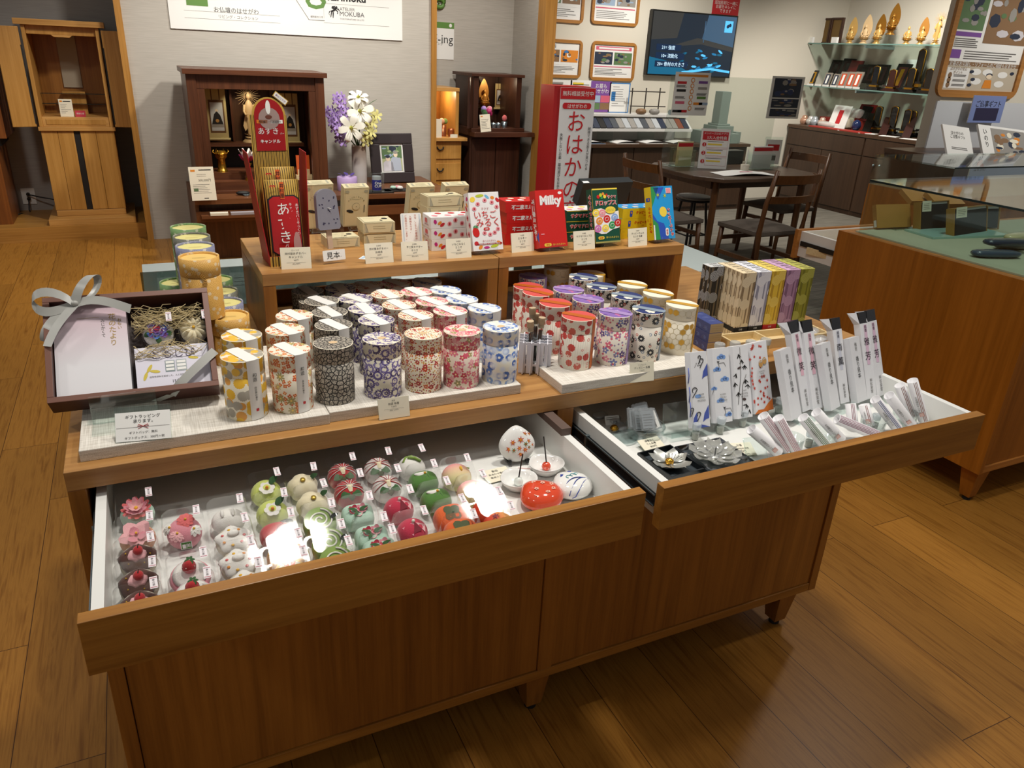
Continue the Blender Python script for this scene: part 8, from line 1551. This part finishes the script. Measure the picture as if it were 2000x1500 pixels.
def three(m, F, W, H):
 m.rect(F, W*.06, H*.72, W*.94, H*.93, RED); m.text('メンバーズ公式アプリ', F @ L3, PAPER, w=W*.8, dx=W*.5, dy=H*.885); m.text('3大入会特典', F @ L3, PAPER, w=W*.68, dx=W*.55, dy=H*.78)
 for k in range(3): y = H*(.6-.21*k); m.disc(F, W*.14, y, W*.07, RED); m.text(str(k+1), F @ L3, PAPER, h=H*.07, dx=W*.14, dy=y); m.rect(F, W*.26, y-.002, W*.75, y+.010, YEL); lines(m, F, W*.25, y+.015, W*.9, y+.035, 1, GREYINK, .004); m.tube([(W*.22, y-.03, .001), (W*.95, y-.03, .001), (W*.95, y+.045, .001), (W*.22, y+.045, .001)], .001, PNK, 3, True)
M, W_, H_ = face((1362, 328), (1418, 331), (1366, 250), 'z', TZ+.001, 6); m = MB(); m.box(-.008, 0, -.006, W_+.008, H_, -.002, ACRY); m.box(0, 0, -.0015, W_, H_, 0, PAPER); three(m, lift(3), W_, H_); m.box(0, 0, -.03, W_, .004, -.0065, ACRY); flat(m, 'white stand sign with red heading and three numbered rows on the meeting table', 'sign', 'table_sign', M)
def holder(px, w_, h, d, label, card, rzz=0):
 q = at(*px, 'z', TZ); t = thing('brochure_holder', label, 'holder', (q.x, q.y, TZ+.001), rzz, 'clear brochure holders'); m = MB(); m.box(0, 0, 0, w_, .003, h, ACRY); m.box(0, d-.003, 0, w_, d, h*1.1, ACRY); m.box(0, .003, 0, .003, d-.003, h, ACRY); m.box(w_-.003, .003, 0, w_, d-.003, h, ACRY); m.box(.003, .003, 0, w_-.003, d-.003, .003, ACRY); m.build('holder', t)
 for k, c_ in enumerate(card): MB().box(.01, d*.3+.02*k, .004, w_-.01, d*.3+.012+.02*k, h*(1.5+.25*k), c_).rect(frame((0, d*.3-.001+.02*k, 0), (1, 0, 0), (0, 0, 1)), .012, h*(1.2+.25*k), w_-.012, h*(1.42+.25*k), RED).build('brochure', t)
 return t
holder((1323, 327), .17, .13, .12, 'clear holder of red topped brochures at the left of the numbered sign', [mat('brochure_cream', 'd9cf9a', .5)]); holder((1470, 332), .22, .12, .10, 'clear holder with a white and red leaflet right of the numbered sign', [PAPER])
q = at(1500, 325, 'z', TZ); m = MB(); m.box(0, 0, 0, .17, .004, .24, ACRY); m.box(.01, -.004, .02, .16, -.0005, .22, PAPER); m.rect(frame((0, -.0045, 0), (1, 0, 0), (0, 0, 1)), .03, .13, .14, .18, RED); m.rect(frame((0, -.0045, 0), (1, 0, 0), (0, 0, 1)), .04, .05, .12, .09, INK); m.box(0, .004, 0, .17, .06, .004, ACRY); flat(m, 'small leaning red and white stand card at the far end of the meeting table', 'sign', 'stand_card', T((q.x-.07, q.y+.01, TZ+.001)) @ R(-12, 'z'))
q = at(1447, 338, 'z', TZ); m = MB(); m.grid(lambda u, v: (u*.50, v*.20, .002+.016*math.sin(PI*u)**2), 12, 2, PAPER); m.rect(T((.2, .08, .02)), 0, 0, .12, .02, PNK); flat(m, 'open white brochure lying flat on the meeting table', 'brochure', 'open_brochure', T((q.x-.28, q.y-.13, TZ+.001)) @ R(-6, 'z'))
q = at(1472, 340, 'z', TZ); tag(MB().lathe([(.03, 0), (.034, .06), (.031, .06), (.03, .01), (0, .01)], mat('cream_cup', 'd6cfbd', .4), 18).cyl((.0, 0, .01), (.03, .02, .17), .004, PAPER, n=6).build('pen_cup', loc=(q.x-.02, q.y+.09, TZ+.001)), 'cream cup with a pale pen on the meeting table', 'cup')
q = at(1440, 322, 'z', TZ); tag(MB().box(-.10, -.05, 0, .10, .05, .11, BLACK).build('black_box', loc=(q.x, q.y+.1, TZ+.001), bevel=.004), 'black box behind the numbered sign on the meeting table', 'box')
# ---------------------------------------------------------------- shelving wall at the right
RX_ = 7.995; FX = 7.36; CTZ = at(1690, 262, 'x', FX).z; t = thing('dark_cupboard_wall', 'long dark brown cupboard row under the glass shelves', 'cabinet', (FX, 2.62, 0)); Wd = RX_-FX; Ln = 3.46; MB().box(0, 0, CTZ-.035, Wd, Ln, CTZ, DARKWX).build('worktop', t); MB().box(.02, 0, 0, Wd, Ln, CTZ-.036, DARKW).build('body', t)
for k in range(3): y0 = .03+1.14*k; MB().box(.004, y0, CTZ-.22, .0195, y0+1.12, CTZ-.045, DARKW).build('drawer', t); [MB().box(.004, y0+.565*j, .06, .0195, y0+.555+.565*j, CTZ-.23, DARKW).build('door', t) for j in range(2)]
for kk, px in enumerate(((1706, 323), (1718, 324))): q = at(*px, 'x', FX-.01); MB().ell((-.012, q.y-2.62, q.z), (.016, .014, .014), STEEL, 10, 8).build('knob', t)
SHX = 7.45; z1 = at(1700, 85, 'x', SHX).z; z2 = at(1700, 176, 'x', SHX).z
for z, nm in ((z1, 'upper glass shelf carrying the gilded figures'), (z2, 'lower glass shelf carrying memorial tablets')): t = thing('glass_shelf', nm, 'shelf', (SHX, 2.64, z-.012), group='glass wall shelves'); MB().box(.003, 0, 0, RX_-SHX, 3.45, .012, clear('shelf_glass', 'dfeae6', .1, .06)).build('pane', t); MB().box(0, 0, 0, .0025, 3.45, .012, mat('shelf_edge', '6f8f86', .2)).build('edge', t); [MB().box(.1, y, -.03, RX_-SHX, y+.02, -.0005, STEEL).build('bracket', t) for y in (.3, 1.5, 2.7)]
def shelf_at(px, py, dx): return at(px, py, 'x', SHX+dx)
GLT2 = mat('bright_gilt', 'e6b45c', .3, .45); GLT3 = mat('deep_gilt', 'a9762c', .3, .6)
for px, py0, py1, kind, c, halo, lab in ((1659, 81, 33, 'sit', GOLDW, GOLDW, 'pale gilded seated figure with an oval halo, farthest along the shelf'), (1686, 82, 28, 'sit', CARV, CARV, 'whitish carved seated figure on the upper shelf, beside the farthest gilded one'), (1712, 82, 27, 'sit', GOLDW, GLT3, 'gilded seated figure with a pointed dark halo, below the tall raised one'), (1738, 68, 6, 'sit', GLT3, GLT3, 'dark gold seated figure raised highest on a clear block'), (1770, 82, 50, 'sit', GOLDW, None, 'low gilded pair-like figure without a halo'), (1797, 83, 33, 'sit', GOLDW, mat('oval_gilt', 'b9803a', .4, .3), 'gilded seated figure with a round brown halo'), (1826, 84, 28, 'stand', GOLDW, 'rays', 'gilded standing figure with rays, inner one of the near pair'), (1855, 86, 20, 'stand', GLT2, 'rays', 'gilded standing figure with rays, nearest the white partition')):
 b0 = shelf_at(px, py0, .20); tp = shelf_at(px, py1, .20); zb = z1+.0005
 if kind == 'sit' and py0 < 70: o = MB().box(-.07, -.07, 0, .07, .07, b0.z-z1-.001, ACRY).build('clear_block', loc=(b0.x, b0.y, z1+.0005)); tag(o, 'clear block under the raised dark gold figure', 'stand'); zb = b0.z
 h = tp.z-zb; h = h/ (1.02 if kind == 'sit' and halo else (.98 if kind == 'stand' else .70)); buddha(kind, lab, (b0.x, b0.y, zb), h, c, halo, -75, 'figures on the upper glass shelf')
def fold(px0, px1, py0, py1, c_in, label):
 a = shelf_at(px0, py1, .22); c = shelf_at(px1, py1, .22); H = shelf_at(px0, py0, .22).z-z1; M = frame((a.x, a.y, z1+.001), (0, -1, 0), (0, 0, 1)); W = abs(a.y-c.y); t = thing('shrine_frame', label, 'picture frame', M=M, group='dark framed scrolls on the upper shelf'); m = MB(); e = W*.12
 for x0, y0, x1, y1 in ((0, 0, W, e), (0, H-e, W, H), (0, e, e, H-e), (W-e, e, W, H-e)): m.box(x0, y0, -.02, x1, y1, .01, AL)
 m.build('frame', t); MB().box(e, e, -.02, W-e, H-e, 0, c_in).build('scroll_print', t)
fold(1576, 1598, 43, 82, mat('frame_green', '6a6f3c', .6), 'black framed green scroll at the far shelf end'); fold(1599, 1617, 36, 82, mat('frame_gold', '6f5428', .6), 'black framed gold scroll, left half of the brown pair'); fold(1618, 1640, 35, 82, MATS['frame_gold'], 'brown framed gold scroll, right half of the brown pair')
LACQ = mat('black_lacquer', '17130f', .15, coat=.5); REDL = mat('red_lacquer', '6b1a18', .2, coat=.5); ROSEW = mat('rosewood', '3a1d16', .3)
def tablet(px, py0, py1, c, label, dx, z, gold=True, wide=.06):
 b0 = shelf_at(px, py0, dx); h = max(.12, shelf_at(px, py1, dx).z-z); t = thing('memorial_tablet', label, 'memorial tablet', (b0.x, b0.y, z+.001), -80, 'memorial tablets'); m = MB()
 for s, z0, z1_ in ((1.25, 0, .07), (1.0, .07, .13), (.7, .13, .2), (1.1, .2, .25)): m.box(-wide*s, -wide*.7*s, z0*h, wide*s, wide*.7*s, z1_*h, c if z0 != .13 or not gold else GOLD)
 m.build('base', t); m = MB(); w_ = wide*.62; m.prism([(-w_, 0), (w_, 0), (w_, .68*h)]+[(w_*math.cos(PI*k/8), .68*h+.06*h*math.sin(PI*k/8)) for k in range(1, 8)]+[(-w_, .68*h)], -.012, .012, c, T((0, 0, .25*h)) @ R(90, 'x')); m.build('plaque', t)
 if gold: MB().tube([(w_, -.013, .26*h), (w_, -.013, .93*h), (0, -.013, .99*h), (-w_, -.013, .93*h), (-w_, -.013, .26*h)], .005, GOLD, 5).build('gilt_edge', t)
for k, a in enumerate(((1706, 172, 128, LACQ, 'black tablet with a gold crest on the lower shelf, left of the slanted panel', .16, z2), (1738, 177, 135, ROSEW, 'rosewood tablet on the lower shelf before the white leaflet', .10, z2), (1774, 180, 132, LACQ, 'black tablet with gold edge on the lower shelf front, centre', .10, z2), (1808, 182, 133, LACQ, 'black tablet on the lower shelf front, nearest the partition', .10, z2), (1792, 152, 94, LACQ, 'tallest gold edged black tablet standing high on the lower shelf', .34, z2), (1832, 150, 107, LACQ, 'gold edged black tablet standing high beside the tallest one', .34, z2),
                       (1711, 246, 206, LACQ, 'slim dark tablet on the cupboard top, left of the gold edged pair', .25, CTZ), (1741, 252, 206, LACQ, 'gold edged tablet on the cupboard top, first of the pair', .22, CTZ), (1767, 255, 212, LACQ, 'gold edged tablet on the cupboard top, second of the pair', .22, CTZ), (1805, 254, 203, LACQ, 'tall plain black tablet at the back of the cupboard top', .36, CTZ), (1779, 248, 215, ROSEW, 'short rosewood tablet behind the gold edged pair', .38, CTZ), (1824, 258, 226, ROSEW, 'short dark tablet hard against the partition', .28, CTZ))): tablet(*a)
def slab(px, py0, py1, w_, c, label, dx, z, inner=None, lean=20, rz=-80, name='tablet_display', cat='tablet', group='leaning tablet displays'):
 b0 = shelf_at(px, py0, dx); h = max(.08, (shelf_at(px, py1, dx).z-z)/math.cos(math.radians(lean))); M = T((b0.x, b0.y, z+.002)) @ R(rz, 'z') @ R(-lean, 'x') @ R(90, 'x'); m = MB(); m.box(-w_/2, 0, -.014, w_/2, h, 0, c)
 if inner: m.rect(L3, -w_*.32, h*.12, w_*.32, h*.88, inner[0]); m.rect(L5, -w_*.13, h*.2, w_*.13, h*.8, inner[1])
 flat(m, label, cat, name, M, group)
slab(1582, 163, 137, .10, LACQ, 'folding black and gold tablet at the far end of the lower shelf', .14, z2, (GOLD, LACQ)); slab(1611, 164, 142, .09, mat('grey_frame', '8c8478', .4), 'grey stand with a dark framed slip, farthest of the framed slips', .12, z2, (PDK, PAPER)); slab(1627, 165, 144, .08, MATS['grey_frame'], 'grey stand with a dark framed slip, second of the framed slips', .12, z2, (PDK, PAPER))
for k, px in enumerate((1641, 1656, 1669)): slab(px, 166, 140, .10, MATS['grey_frame'], 'orange framed slip on a grey stand, %s from the far end' % ('first', 'second', 'third')[k], .12, z2, (mat('orange_frame', 'c8502c', .4), PAPER))
for k, (px, y1, c) in enumerate(((1625, 117, LACQ), (1646, 114, LACQ), (1662, 118, REDL), (1679, 126, LACQ), (1697, 126, LACQ), (1716, 126, LACQ))): slab(px, 146, y1, .16, c, ['black lacquer open case with gold trim', 'tall black lacquer open case', 'red lacquer open case', 'low black lacquer open case beside the red one', 'low black lacquer open case, middle', 'low black lacquer open case near the raised tablet'][k]+' at the back of the lower shelf', .38, z2+.06, (mat('case_inside', '2a1712', .4), LACQ) if c is not REDL else None, name='lacquer_case', cat='case', group='lacquer cases on the lower shelf')
t = thing('step_riser', 'clear step riser under the lacquer cases on the lower shelf', 'stand', (SHX+.30, 3.5, z2+.0005)); MB().box(0, 0, 0, .22, 2.3, .058, ACRY).build('step', t)
slab(1746, 172, 124, .16, LACQ, 'slanted black lacquer panel with a crest, centre of the lower shelf', .24, z2, (ROSEW, GOLD), 25); slab(1768, 176, 116, .22, PAPER, 'large white leaflet leaning behind the tablets on the lower shelf', .43, z2, None, 18, name='leaflet', cat='leaflet'); slab(1734, 178, 150, .08, mat('pale_card', 'c9cdd2', .5), 'pale card leaning beside the rosewood tablet', .08, z2, None, 15, name='leaflet', cat='leaflet'); slab(1836, 180, 152, .12, MATS['pale_card'], 'pale card leaning near the partition on the lower shelf', .08, z2, None, 15, name='leaflet', cat='leaflet')
for k in range(7): q = shelf_at(1584+15*k, 167+k*.9, .04); tag(MB().box(-.03, -.035, 0, .0, .035, .02, PAPER).build('price_card', loc=(q.x, q.y, z2+.0005)), 'small white price tag, %s along the lower shelf edge from the far end' % ('first', 'second', 'third', 'fourth', 'fifth', 'sixth', 'seventh')[k], 'price card', 'white shelf tags')
for k, (px, lab) in enumerate(((1585, 'under the green scroll frame'), (1632, 'beside the brown framed pair'))): q = shelf_at(px, 81, .05); tag(MB().box(-.03, -.04, 0, .0, .04, .06, PAPER).build('price_card', loc=(q.x, q.y, z1+.0005)), 'small white price tag on the upper shelf '+lab, 'price card', 'white shelf tags')
# cupboard top goods
URN = [(1559, 235, 223, 'c77fd0'), (1571, 236, 222, 'c99a80'), (1583, 236, 224, 'd9d6d2'), (1591, 238, 228, 'b9c0c6'), (1606, 238, 228, 'd9b9a8')]
for k, (px, y0, y1, c) in enumerate(URN): b0 = shelf_at(px, y0, .16); h = .10; tag(MB().lathe([(.035, 0), (.055, h*.3), (.05, h*.6), (.03, h*.7), (.032, h*.85), (.018, h), (0, h)], mat('urn_'+c, c, .25, .3), 16).build('mini_urn', loc=(b0.x, b0.y, CTZ+.0005)), ['violet', 'copper', 'white', 'silver grey', 'pale pink'][k]+' miniature urn on the cupboard top', 'urn', 'miniature urns')
WG = mat('white_goods', 'dcd8d2', .4)
for k, (px, py, dx, s, lab, c) in enumerate(((1575, 222, .40, (.09, .12, .09), 'white porcelain box at the far back of the cupboard top', WG), (1593, 214, .42, (.05, .05, .16), 'white jar at the back of the cupboard top', WG), (1622, 240, .16, (.10, .13, .06), 'folded white cloth on the cupboard top', WG), (1650, 240, .22, (.07, .09, .13), 'tan paper box on the cupboard top', FBEI), (1668, 216, .38, (.05, .16, .12), 'white box with rounded lid on the red step', WG))): b0 = shelf_at(px, py, dx); tag(MB().ell((0, 0, s[2]*.5), (s[0], s[1], s[2]*.5), c, 14, 8, .45, -.98).build('boxed_ware', loc=(b0.x, b0.y, CTZ+.0005+(.10 if k == 4 else 0))), lab, 'ware')
b0 = shelf_at(1650, 228, .36); tag(MB().box(-.10, -.28, 0, .14, .28, .098, mat('red_step', 'b5362c', .5)).build('red_step', loc=(b0.x, b0.y, CTZ+.0005)), 'red covered step on the cupboard top', 'stand'); b0 = shelf_at(1622, 249, .06); tag(MB().box(0, -.5, 0, .12, .3, .012, MATS['red_step']).build('red_cloth', loc=(FX+.01, b0.y-.1, CTZ+.0005)), 'flat red cloth along the cupboard edge', 'cloth')
slab(1634, 236, 206, .22, PAPER, 'white leaflet with a red stripe leaning on the cupboard top', .10, CTZ, (PAPER, RED), 20, name='leaflet', cat='leaflet'); slab(1686, 226, 204, .20, REDL, 'open red lacquer case on the cupboard top', .34, CTZ+.1, (LACQ, LACQ), 25, name='lacquer_case', cat='case', group='lacquer cases on the cupboard top')
for k, (px, y1, c) in enumerate(((1690, 222, LACQ), (1724, 230, ROSEW), (1770, 230, ROSEW), (1811, 230, ROSEW))): slab(px, 256+k*3, y1, .08, c, ['black slanted tablet rest beside the blue egg', 'rosewood slanted rest, first along the edge', 'rosewood slanted rest, second along the edge', 'rosewood slanted rest, nearest the partition'][k], .09, CTZ, None, 48, -60, 'tablet_rest', 'tablet rest', 'slanted tablet rests')
for k, px in enumerate((1694, 1734, 1770, 1808)): q = at(px, 256+5.4*k, 'z', CTZ); tag(MB().box(-.06, -.09, 0, .06, .09, .004, PAPER).build('price_card', loc=(FX+.09, q.y, CTZ+.0005), rz=20), 'white price sheet lying on the cupboard edge, %s toward the partition' % ('first', 'second', 'third', 'last')[k], 'price card', 'white price sheets')
q = shelf_at(1664, 250, .05); tag(MB().ell((0, 0, .06), (.05, .05, .06), mat('blue_egg', '232f55', .15), 16, 12).build('egg_urn', loc=(FX+.2, q.y, CTZ+.0005)), 'dark blue egg shaped urn on the cupboard top', 'urn')
# ---------------------------------------------------------------- partition wall: poster, low cabinet, brochures, second glass case
def reform(m, F, W, H):
 photo(m, F, W*.02, H*.62, W*.36, H*.99, [PGR, PGY, PDK, PGY], 3, 12); photo(m, F, W*.40, H*.50, W*.99, H*.99, [PBR, PGY, PDK, mat('stone_white', 'cfcbd0', .5), PGR], 5, 12); m.rect(F, W*.02, H*.555, W*.36, H*.60, VIO); lines(m, F, W*.03, H*.44, W*.36, H*.54, 5, GREYINK, .006); m.rect(F, W*.02, H*.33, W*.15, H*.42, VIO); lines(m, F, W*.2, H*.32, W*.95, H*.42, 4, GREYINK, .006)
 m.rect(F, 0, H*.255, W, H*.30, PBR); m.text('お墓のお引越し・リフォームのご相談もおまかせ', F @ L3, PAPER, w=W*.92, dx=W*.5, dy=H*.277); m.rect(F, 0, 0, W, H*.255, mat('poster_beige', 'c4b8a4', .5)); m.rect(F @ L2, W*.03, H*.02, W*.33, H*.235, PAPER); m.text('はせがわの安心\nポイント', F @ L4, PBR, w=W*.22, dx=W*.18, dy=H*.205)
 for k in range(3): m.disc(F @ L4, W*.08, H*(.155-.05*k), W*.025, PBR); lines(m, F @ L4, W*.13, H*(.14-.05*k), W*.31, H*(.165-.05*k), 2, GREYINK, .005)
 for x, y, c in ((.42, .2, PAPER), (.58, .2, PAPER), (.8, .18, PAPER), (.45, .1, PAPER), (.78, .08, PAPER)): m.disc(F @ L2, W*x, H*y, W*.07, c, ry=H*.035)
 m.poly([(W*.55, H*.03), (W*.68, H*.03), (W*.66, H*.12), (W*.57, H*.12)], ORG, F @ L4); m.disc(F @ L4, W*.615, H*.155, W*.04, SKIN, ry=H*.025); m.disc(F @ L3, W*.615, H*.175, W*.045, PDK, ry=H*.018); [m.disc(F @ L4, W*x, H*y, W*.03, PDK, ry=H*.018) for x, y in ((.36, .2), (.4, .12), (.93, .2), (.37, .06))]
sheet(2.494, (1885, -20), (1975, 180), 'framed_poster', 'large oak framed reform poster on the white partition wall', 'poster', reform, .008, None, None, TANF, .045)
KZ = 1.02; KY = 2.06; q = P3(1838, 305, KY); t = thing('low_dark_cabinet', 'low dark cabinet against the white partition wall', 'cabinet', (q.x, KY, 0)); KZ = q.z; MB().box(0, 0, KZ-.03, 1.6, .42, KZ, DARKWX).build('worktop', t); MB().box(.01, .02, 0, 1.6, .42, KZ-.0305, DARKW).build('body', t); kx = q.x
def cover(m, F, W, H): m.rect(F, 0, 0, W, H, mat('flyer_blue', '7f8fc4', .5)); m.rect(F @ L2, W*.15, H*.08, W*.85, H*.55, mat('flyer_navy', '2b2748', .5)); m.text('ご仏事ギフト', F @ L3, INK, w=W*.75, dx=W*.5, dy=H*.70)
sheet(KY+.33, (1903, 186), (1952, 240), 'flyer', 'blue flyer with a navy square standing on the low dark cabinet', 'flyer', cover, .004)
def cover2(m, F, W, H): m.text('はせがわの\nご法要ギフト', F, GREYINK, w=W*.55, dx=W*.5, dy=H*.7); lines(m, F, W*.2, H*.2, W*.8, H*.3, 2, GREYINK, .004)
M, W_, H_ = face((1853, 293), (1905, 300), (1890, 235), 'y', KY+.05, 30); M = T((0, 0, KZ+.002-M.translation.z)) @ M; m = MB(); m.box(0, 0, -.012, W_, H_, 0, PAPER); cover2(m, lift(3), W_, H_); flat(m, 'white gift catalogue leaning on the low dark cabinet', 'catalogue', 'leaning_catalogue', M)
M, W_, H_ = face((1920, 302), (2010, 312), (1944, 245), 'y', KY+.06, 30); M = T((0, 0, KZ+.002-M.translation.z)) @ M; m = MB(); m.box(0, 0, -.014, W_, H_, 0, PAPER); photo(m, lift(3), W_*.25, H_*.05, W_*.98, H_*.92, [PGY, PDK, PBR, ORG, CREAM], 7, 18); m.vtext('いのり', lift(3), INK, H_*.6, dx=W_*.12, dy=H_*.55); flat(m, 'glossy catalogue with a dark photograph beside the white gift catalogue', 'catalogue', 'leaning_catalogue', M)
m = MB(); m.box(0, 0, 0, 1.0, .012, .30, mat('pale_panel_white', 'd5d8dc', .4)); tag(m.build('back_board', loc=(kx+.35, KY+.38, KZ+.0005)), 'pale white board standing behind the leaning catalogues', 'board')
SY = 1.45; q = P3(1866, 327, SY); t = thing('second_glass_case', 'second glass showcase counter between the near one and the partition', 'counter', (q.x, SY, 0)); gz = q.z; MB().box(0, 0, .14, 1.6, .5, gz-.16, CHERRY).build('body', t); g = MB(); g.box(0, 0, gz-.159, .005, .5, gz-.008, GLASS); g.box(.005, 0, gz-.159, 1.6, .005, gz-.008, GLASS); g.build('glass_side', t); MB().box(-.001, -.001, gz-.008, 1.6, .5, gz, GLASS).build('glass_lid', t); MB().box(-.003, -.003, gz-.008, 1.6, -.0012, gz, GE).build('glass_edge', t); [MB().box(x, y, 0, x+.05, y+.05, .139, CHERRY).build('leg', t) for x in (.03, 1.5) for y in (.03, .42)]
def logo(m, F, W, H): m.rect(F, 0, 0, W, H, mat('lilac_board', 'a9b0d2', .5)); blob(m, F @ L2, W*.08, H*.72, W*.03, H*.1, RED, 30); blob(m, F @ L2, W*.11, H*.6, W*.03, H*.09, RED, -30); m.text('はせがわ', F @ L2, GREYINK, w=W*.12, dx=W*.1, dy=H*.45)
sheet(SY+.52, (1902, 305), (2060, 345), 'logo_board', 'lilac board with a small red leaf mark behind the second glass case', 'sign', logo, .006)
# goods inside the near showcase
FZ = RT_+.0065
def bead_box(bl, br, tl, lean, label, inner=True, D=.035, side=None):
 M, W, H = face(bl, br, tl, 'z', FZ, lean); t = thing('bead_box', label, 'bead box', M=M, group='prayer bead gift boxes'); m = MB(); KR = mat('kraft_gold', 'b07f3a', .5); e = .006
 m.box(0, 0, -D, W, H, -D+.003, KR)
 for x0, y0, x1, y1 in ((0, 0, W, e*.5), (0, H-e*.5, W, H), (0, e*.5, e*.5, H-e*.5), (W-e*.5, e*.5, W, H-e*.5)): m.box(x0, y0, -D+.003, x1, y1, 0, KR)
 m.build('box', t)
 if inner:
  i = MB(); i.box(e*.5, e*.5, -D+.0032, W-e*.5, H-e*.5, -.008, PAPER); i.build('lining', t); MB().box(e*1.6, e*1.2, -.0078, W-e*1.6, H-e*2.2, -.001, mat('black_velvet', '141416', .6)).build('bead_pad', t); c_ = MB(); c_.box(W*.05, H*.66, -.0005, W*.36, H*1.02, .0008, CREAM); lines(c_, T((0, 0, .0012)), W*.09, H*.72, W*.32, H*.95, 4, INK, .0012); c_.build('price_tag', t)
bead_box((1797, 452), (1852, 447), (1788, 395), 14, 'open gold card box of black beads with a price tag, left of the two'); bead_box((1863, 465), (1928, 455), (1858, 408), 14, 'open gold card box with a plain black pad, frontmost in the showcase'); bead_box((1905, 449), (1951, 448), (1892, 402), 14, 'open gold card box behind the frontmost pad box')
a = at(1706, 447, 'z', FZ); M = frame(a, (1, -.1, 0), (-.45, .35, .75)); m = MB(); m.box(0, 0, 0, .19, .10, .022, MATS['kraft_gold']); m.rect(frame((-.0005, .004, .004), (0, 1, 0), (0, 0, 1)) @ L1, 0, 0, .03, .014, PAPER); flat(m, 'large gold card box seen from its back on a clear rest', 'box', 'bead_box', M, 'prayer bead gift boxes'); q = at(1748, 448, 'z', FZ); m = MB(); m.tube([(0, 0, .003), (.02, .03, .01), (.04, .06, .07), (.06, .065, .07), (.08, .07, .003)], .003, ACRY, 6); m.box(0, .0, 0, .14, .06, .003, ACRY); tag(m.build('acrylic_easel', loc=(q.x-.02, q.y-.02, FZ)), 'clear bent rest behind the large gold card box', 'display stand', 'clear acrylic easels')
for k, (px, py, lab) in enumerate(((1835, 396, 'gold card box lying behind the left bead box'), (1885, 402, 'gold card box lying behind the right bead boxes'))): q = at(px, py+20, 'z', FZ); M = T(q+Vector((.02, .12, 0))) @ R(-8, 'z') @ R(28, 'x'); flat(MB().box(-.09, 0, .02, .09, .10, .045, MATS['kraft_gold']), lab, 'box', 'bead_box', M, 'prayer bead gift boxes')
q = at(1762, 452, 'z', FZ); tag(MB().box(0, 0, 0, .42, .16, .008, mat('aqua_glass', 'a9cfc6', .15, spec=.8)).build('glass_plate', loc=(q.x, q.y-.15, FZ), rz=-8), 'pale aqua glass plate under the bead boxes', 'plate')
for k, (px, py, rz, c, lab) in enumerate(((1945, 496, -18, '3a4a60', 'film wrapped slate blue bead pouch lying flat in the showcase'), (1962, 486, -14, '1f3048', 'film wrapped navy bead pouch on top of the slate one'), (1985, 480, -12, '6b625a', 'film wrapped grey bead pouch farther back'), (1990, 462, 8, 'd8c79a', 'pale wooden bead box lid lying at the back'))): q = at(px, py, 'z', FZ+.012); m = MB(); m.ell((0, 0, .013), (.10, .03, .013), mat('pouch_'+c, c, .25, coat=.5), 18, 8, .6); tag(m.build('bead_pouch', loc=(q.x, q.y, FZ+.001+.024*(k == 1)), rz=rz), lab, 'pouch', 'wrapped bead pouches')
q = at(1598, 455, 'z', .84); tag(MB().box(-.05, 0, 0, .30, .11, .03, PINE).build('wooden_box_lid', loc=(q.x+.10, 1.22, .7255), rz=8), 'pale wooden lid lying in the open rear drawer', 'lid')
# ---------------------------------------------------------------- counter back to back with the main one
BZ = .93; t = thing('rear_counter', 'dark edged glass topped counter back to back with the main display', 'counter', (.18, .80, 0)); MB().box(0, .02, 0, 1.9, .55, .84, OAKZ).build('body', t); MB().box(0, 0, .841, 1.9, .56, .858, mat('pale_top', 'b9c4c2', .3)).build('top', t); g = MB(); g.box(.0, -.02, .70, .62, -.014, .985, clear('smoked_acrylic', '9aa6a4', .14, .07)); g.build('smoked_panel', t)
for k, (px, lab) in enumerate(((262, 'first'), (300, 'second'), (350, 'third'), (420, 'fourth'), (468, 'fifth'), (505, 'sixth'))): q = at(px, 548-k*5, 'y', .86); m = MB(); m.box(0, 0, 0, .075, .006, .09, PAPER); lines(m, frame((0, -.0006, 0), (1, 0, 0), (0, 0, 1)), .01, .05, .065, .08, 3, GREYINK, .001, .5); m.box(.0, .006, 0, .075, .04, .002, ACRY); o = m.build('white_card', loc=(.215+.088*k, .86, .8585)); o.rotation_euler = (math.radians(-30), 0, 0); o.location.z += .0; tag(o, 'white card on the rear counter, %s from the gift box end' % lab, 'card', 'white cards on the rear counter')
m = MB(); m.box(0, 0, 0, .085, .006, .11, mat('orange_red_cover', 'c33a1c', .5)); m.text('River Path', frame((.045, -.0006, .085), (1, 0, 0), (0, 0, 1)), PAPER, w=.06); m.box(0, .006, 0, .085, .06, .002, ACRY); tag(m.build('booklet', loc=(1.06, .84, .8585)), 'orange red booklet seen through the right riser', 'booklet')
for k, x in enumerate((1.20, 1.36)): m = MB(); m.box(0, 0, 0, .09, .003, .10, ACRY); m.box(0, .003, 0, .09, .05, .002, ACRY); m.tube([(0, 0, 0), (0, 0, .10), (.09, 0, .10), (.09, 0, 0)], .0012, ACRY, 5); m.box(.004, .0035, .004, .06, .008, .12, (mat('dark_pamphlet', '3a3a34', .4), mat('brown_pamphlet', '6b4f30', .4))[k]); tag(m.build('acrylic_easel', loc=(x, .84, .8585), rz=-15), ['dark pamphlet on a clear easel seen through the right riser', 'brown pamphlet on a clear easel seen through the right riser'][k], 'display stand', 'clear acrylic easels')
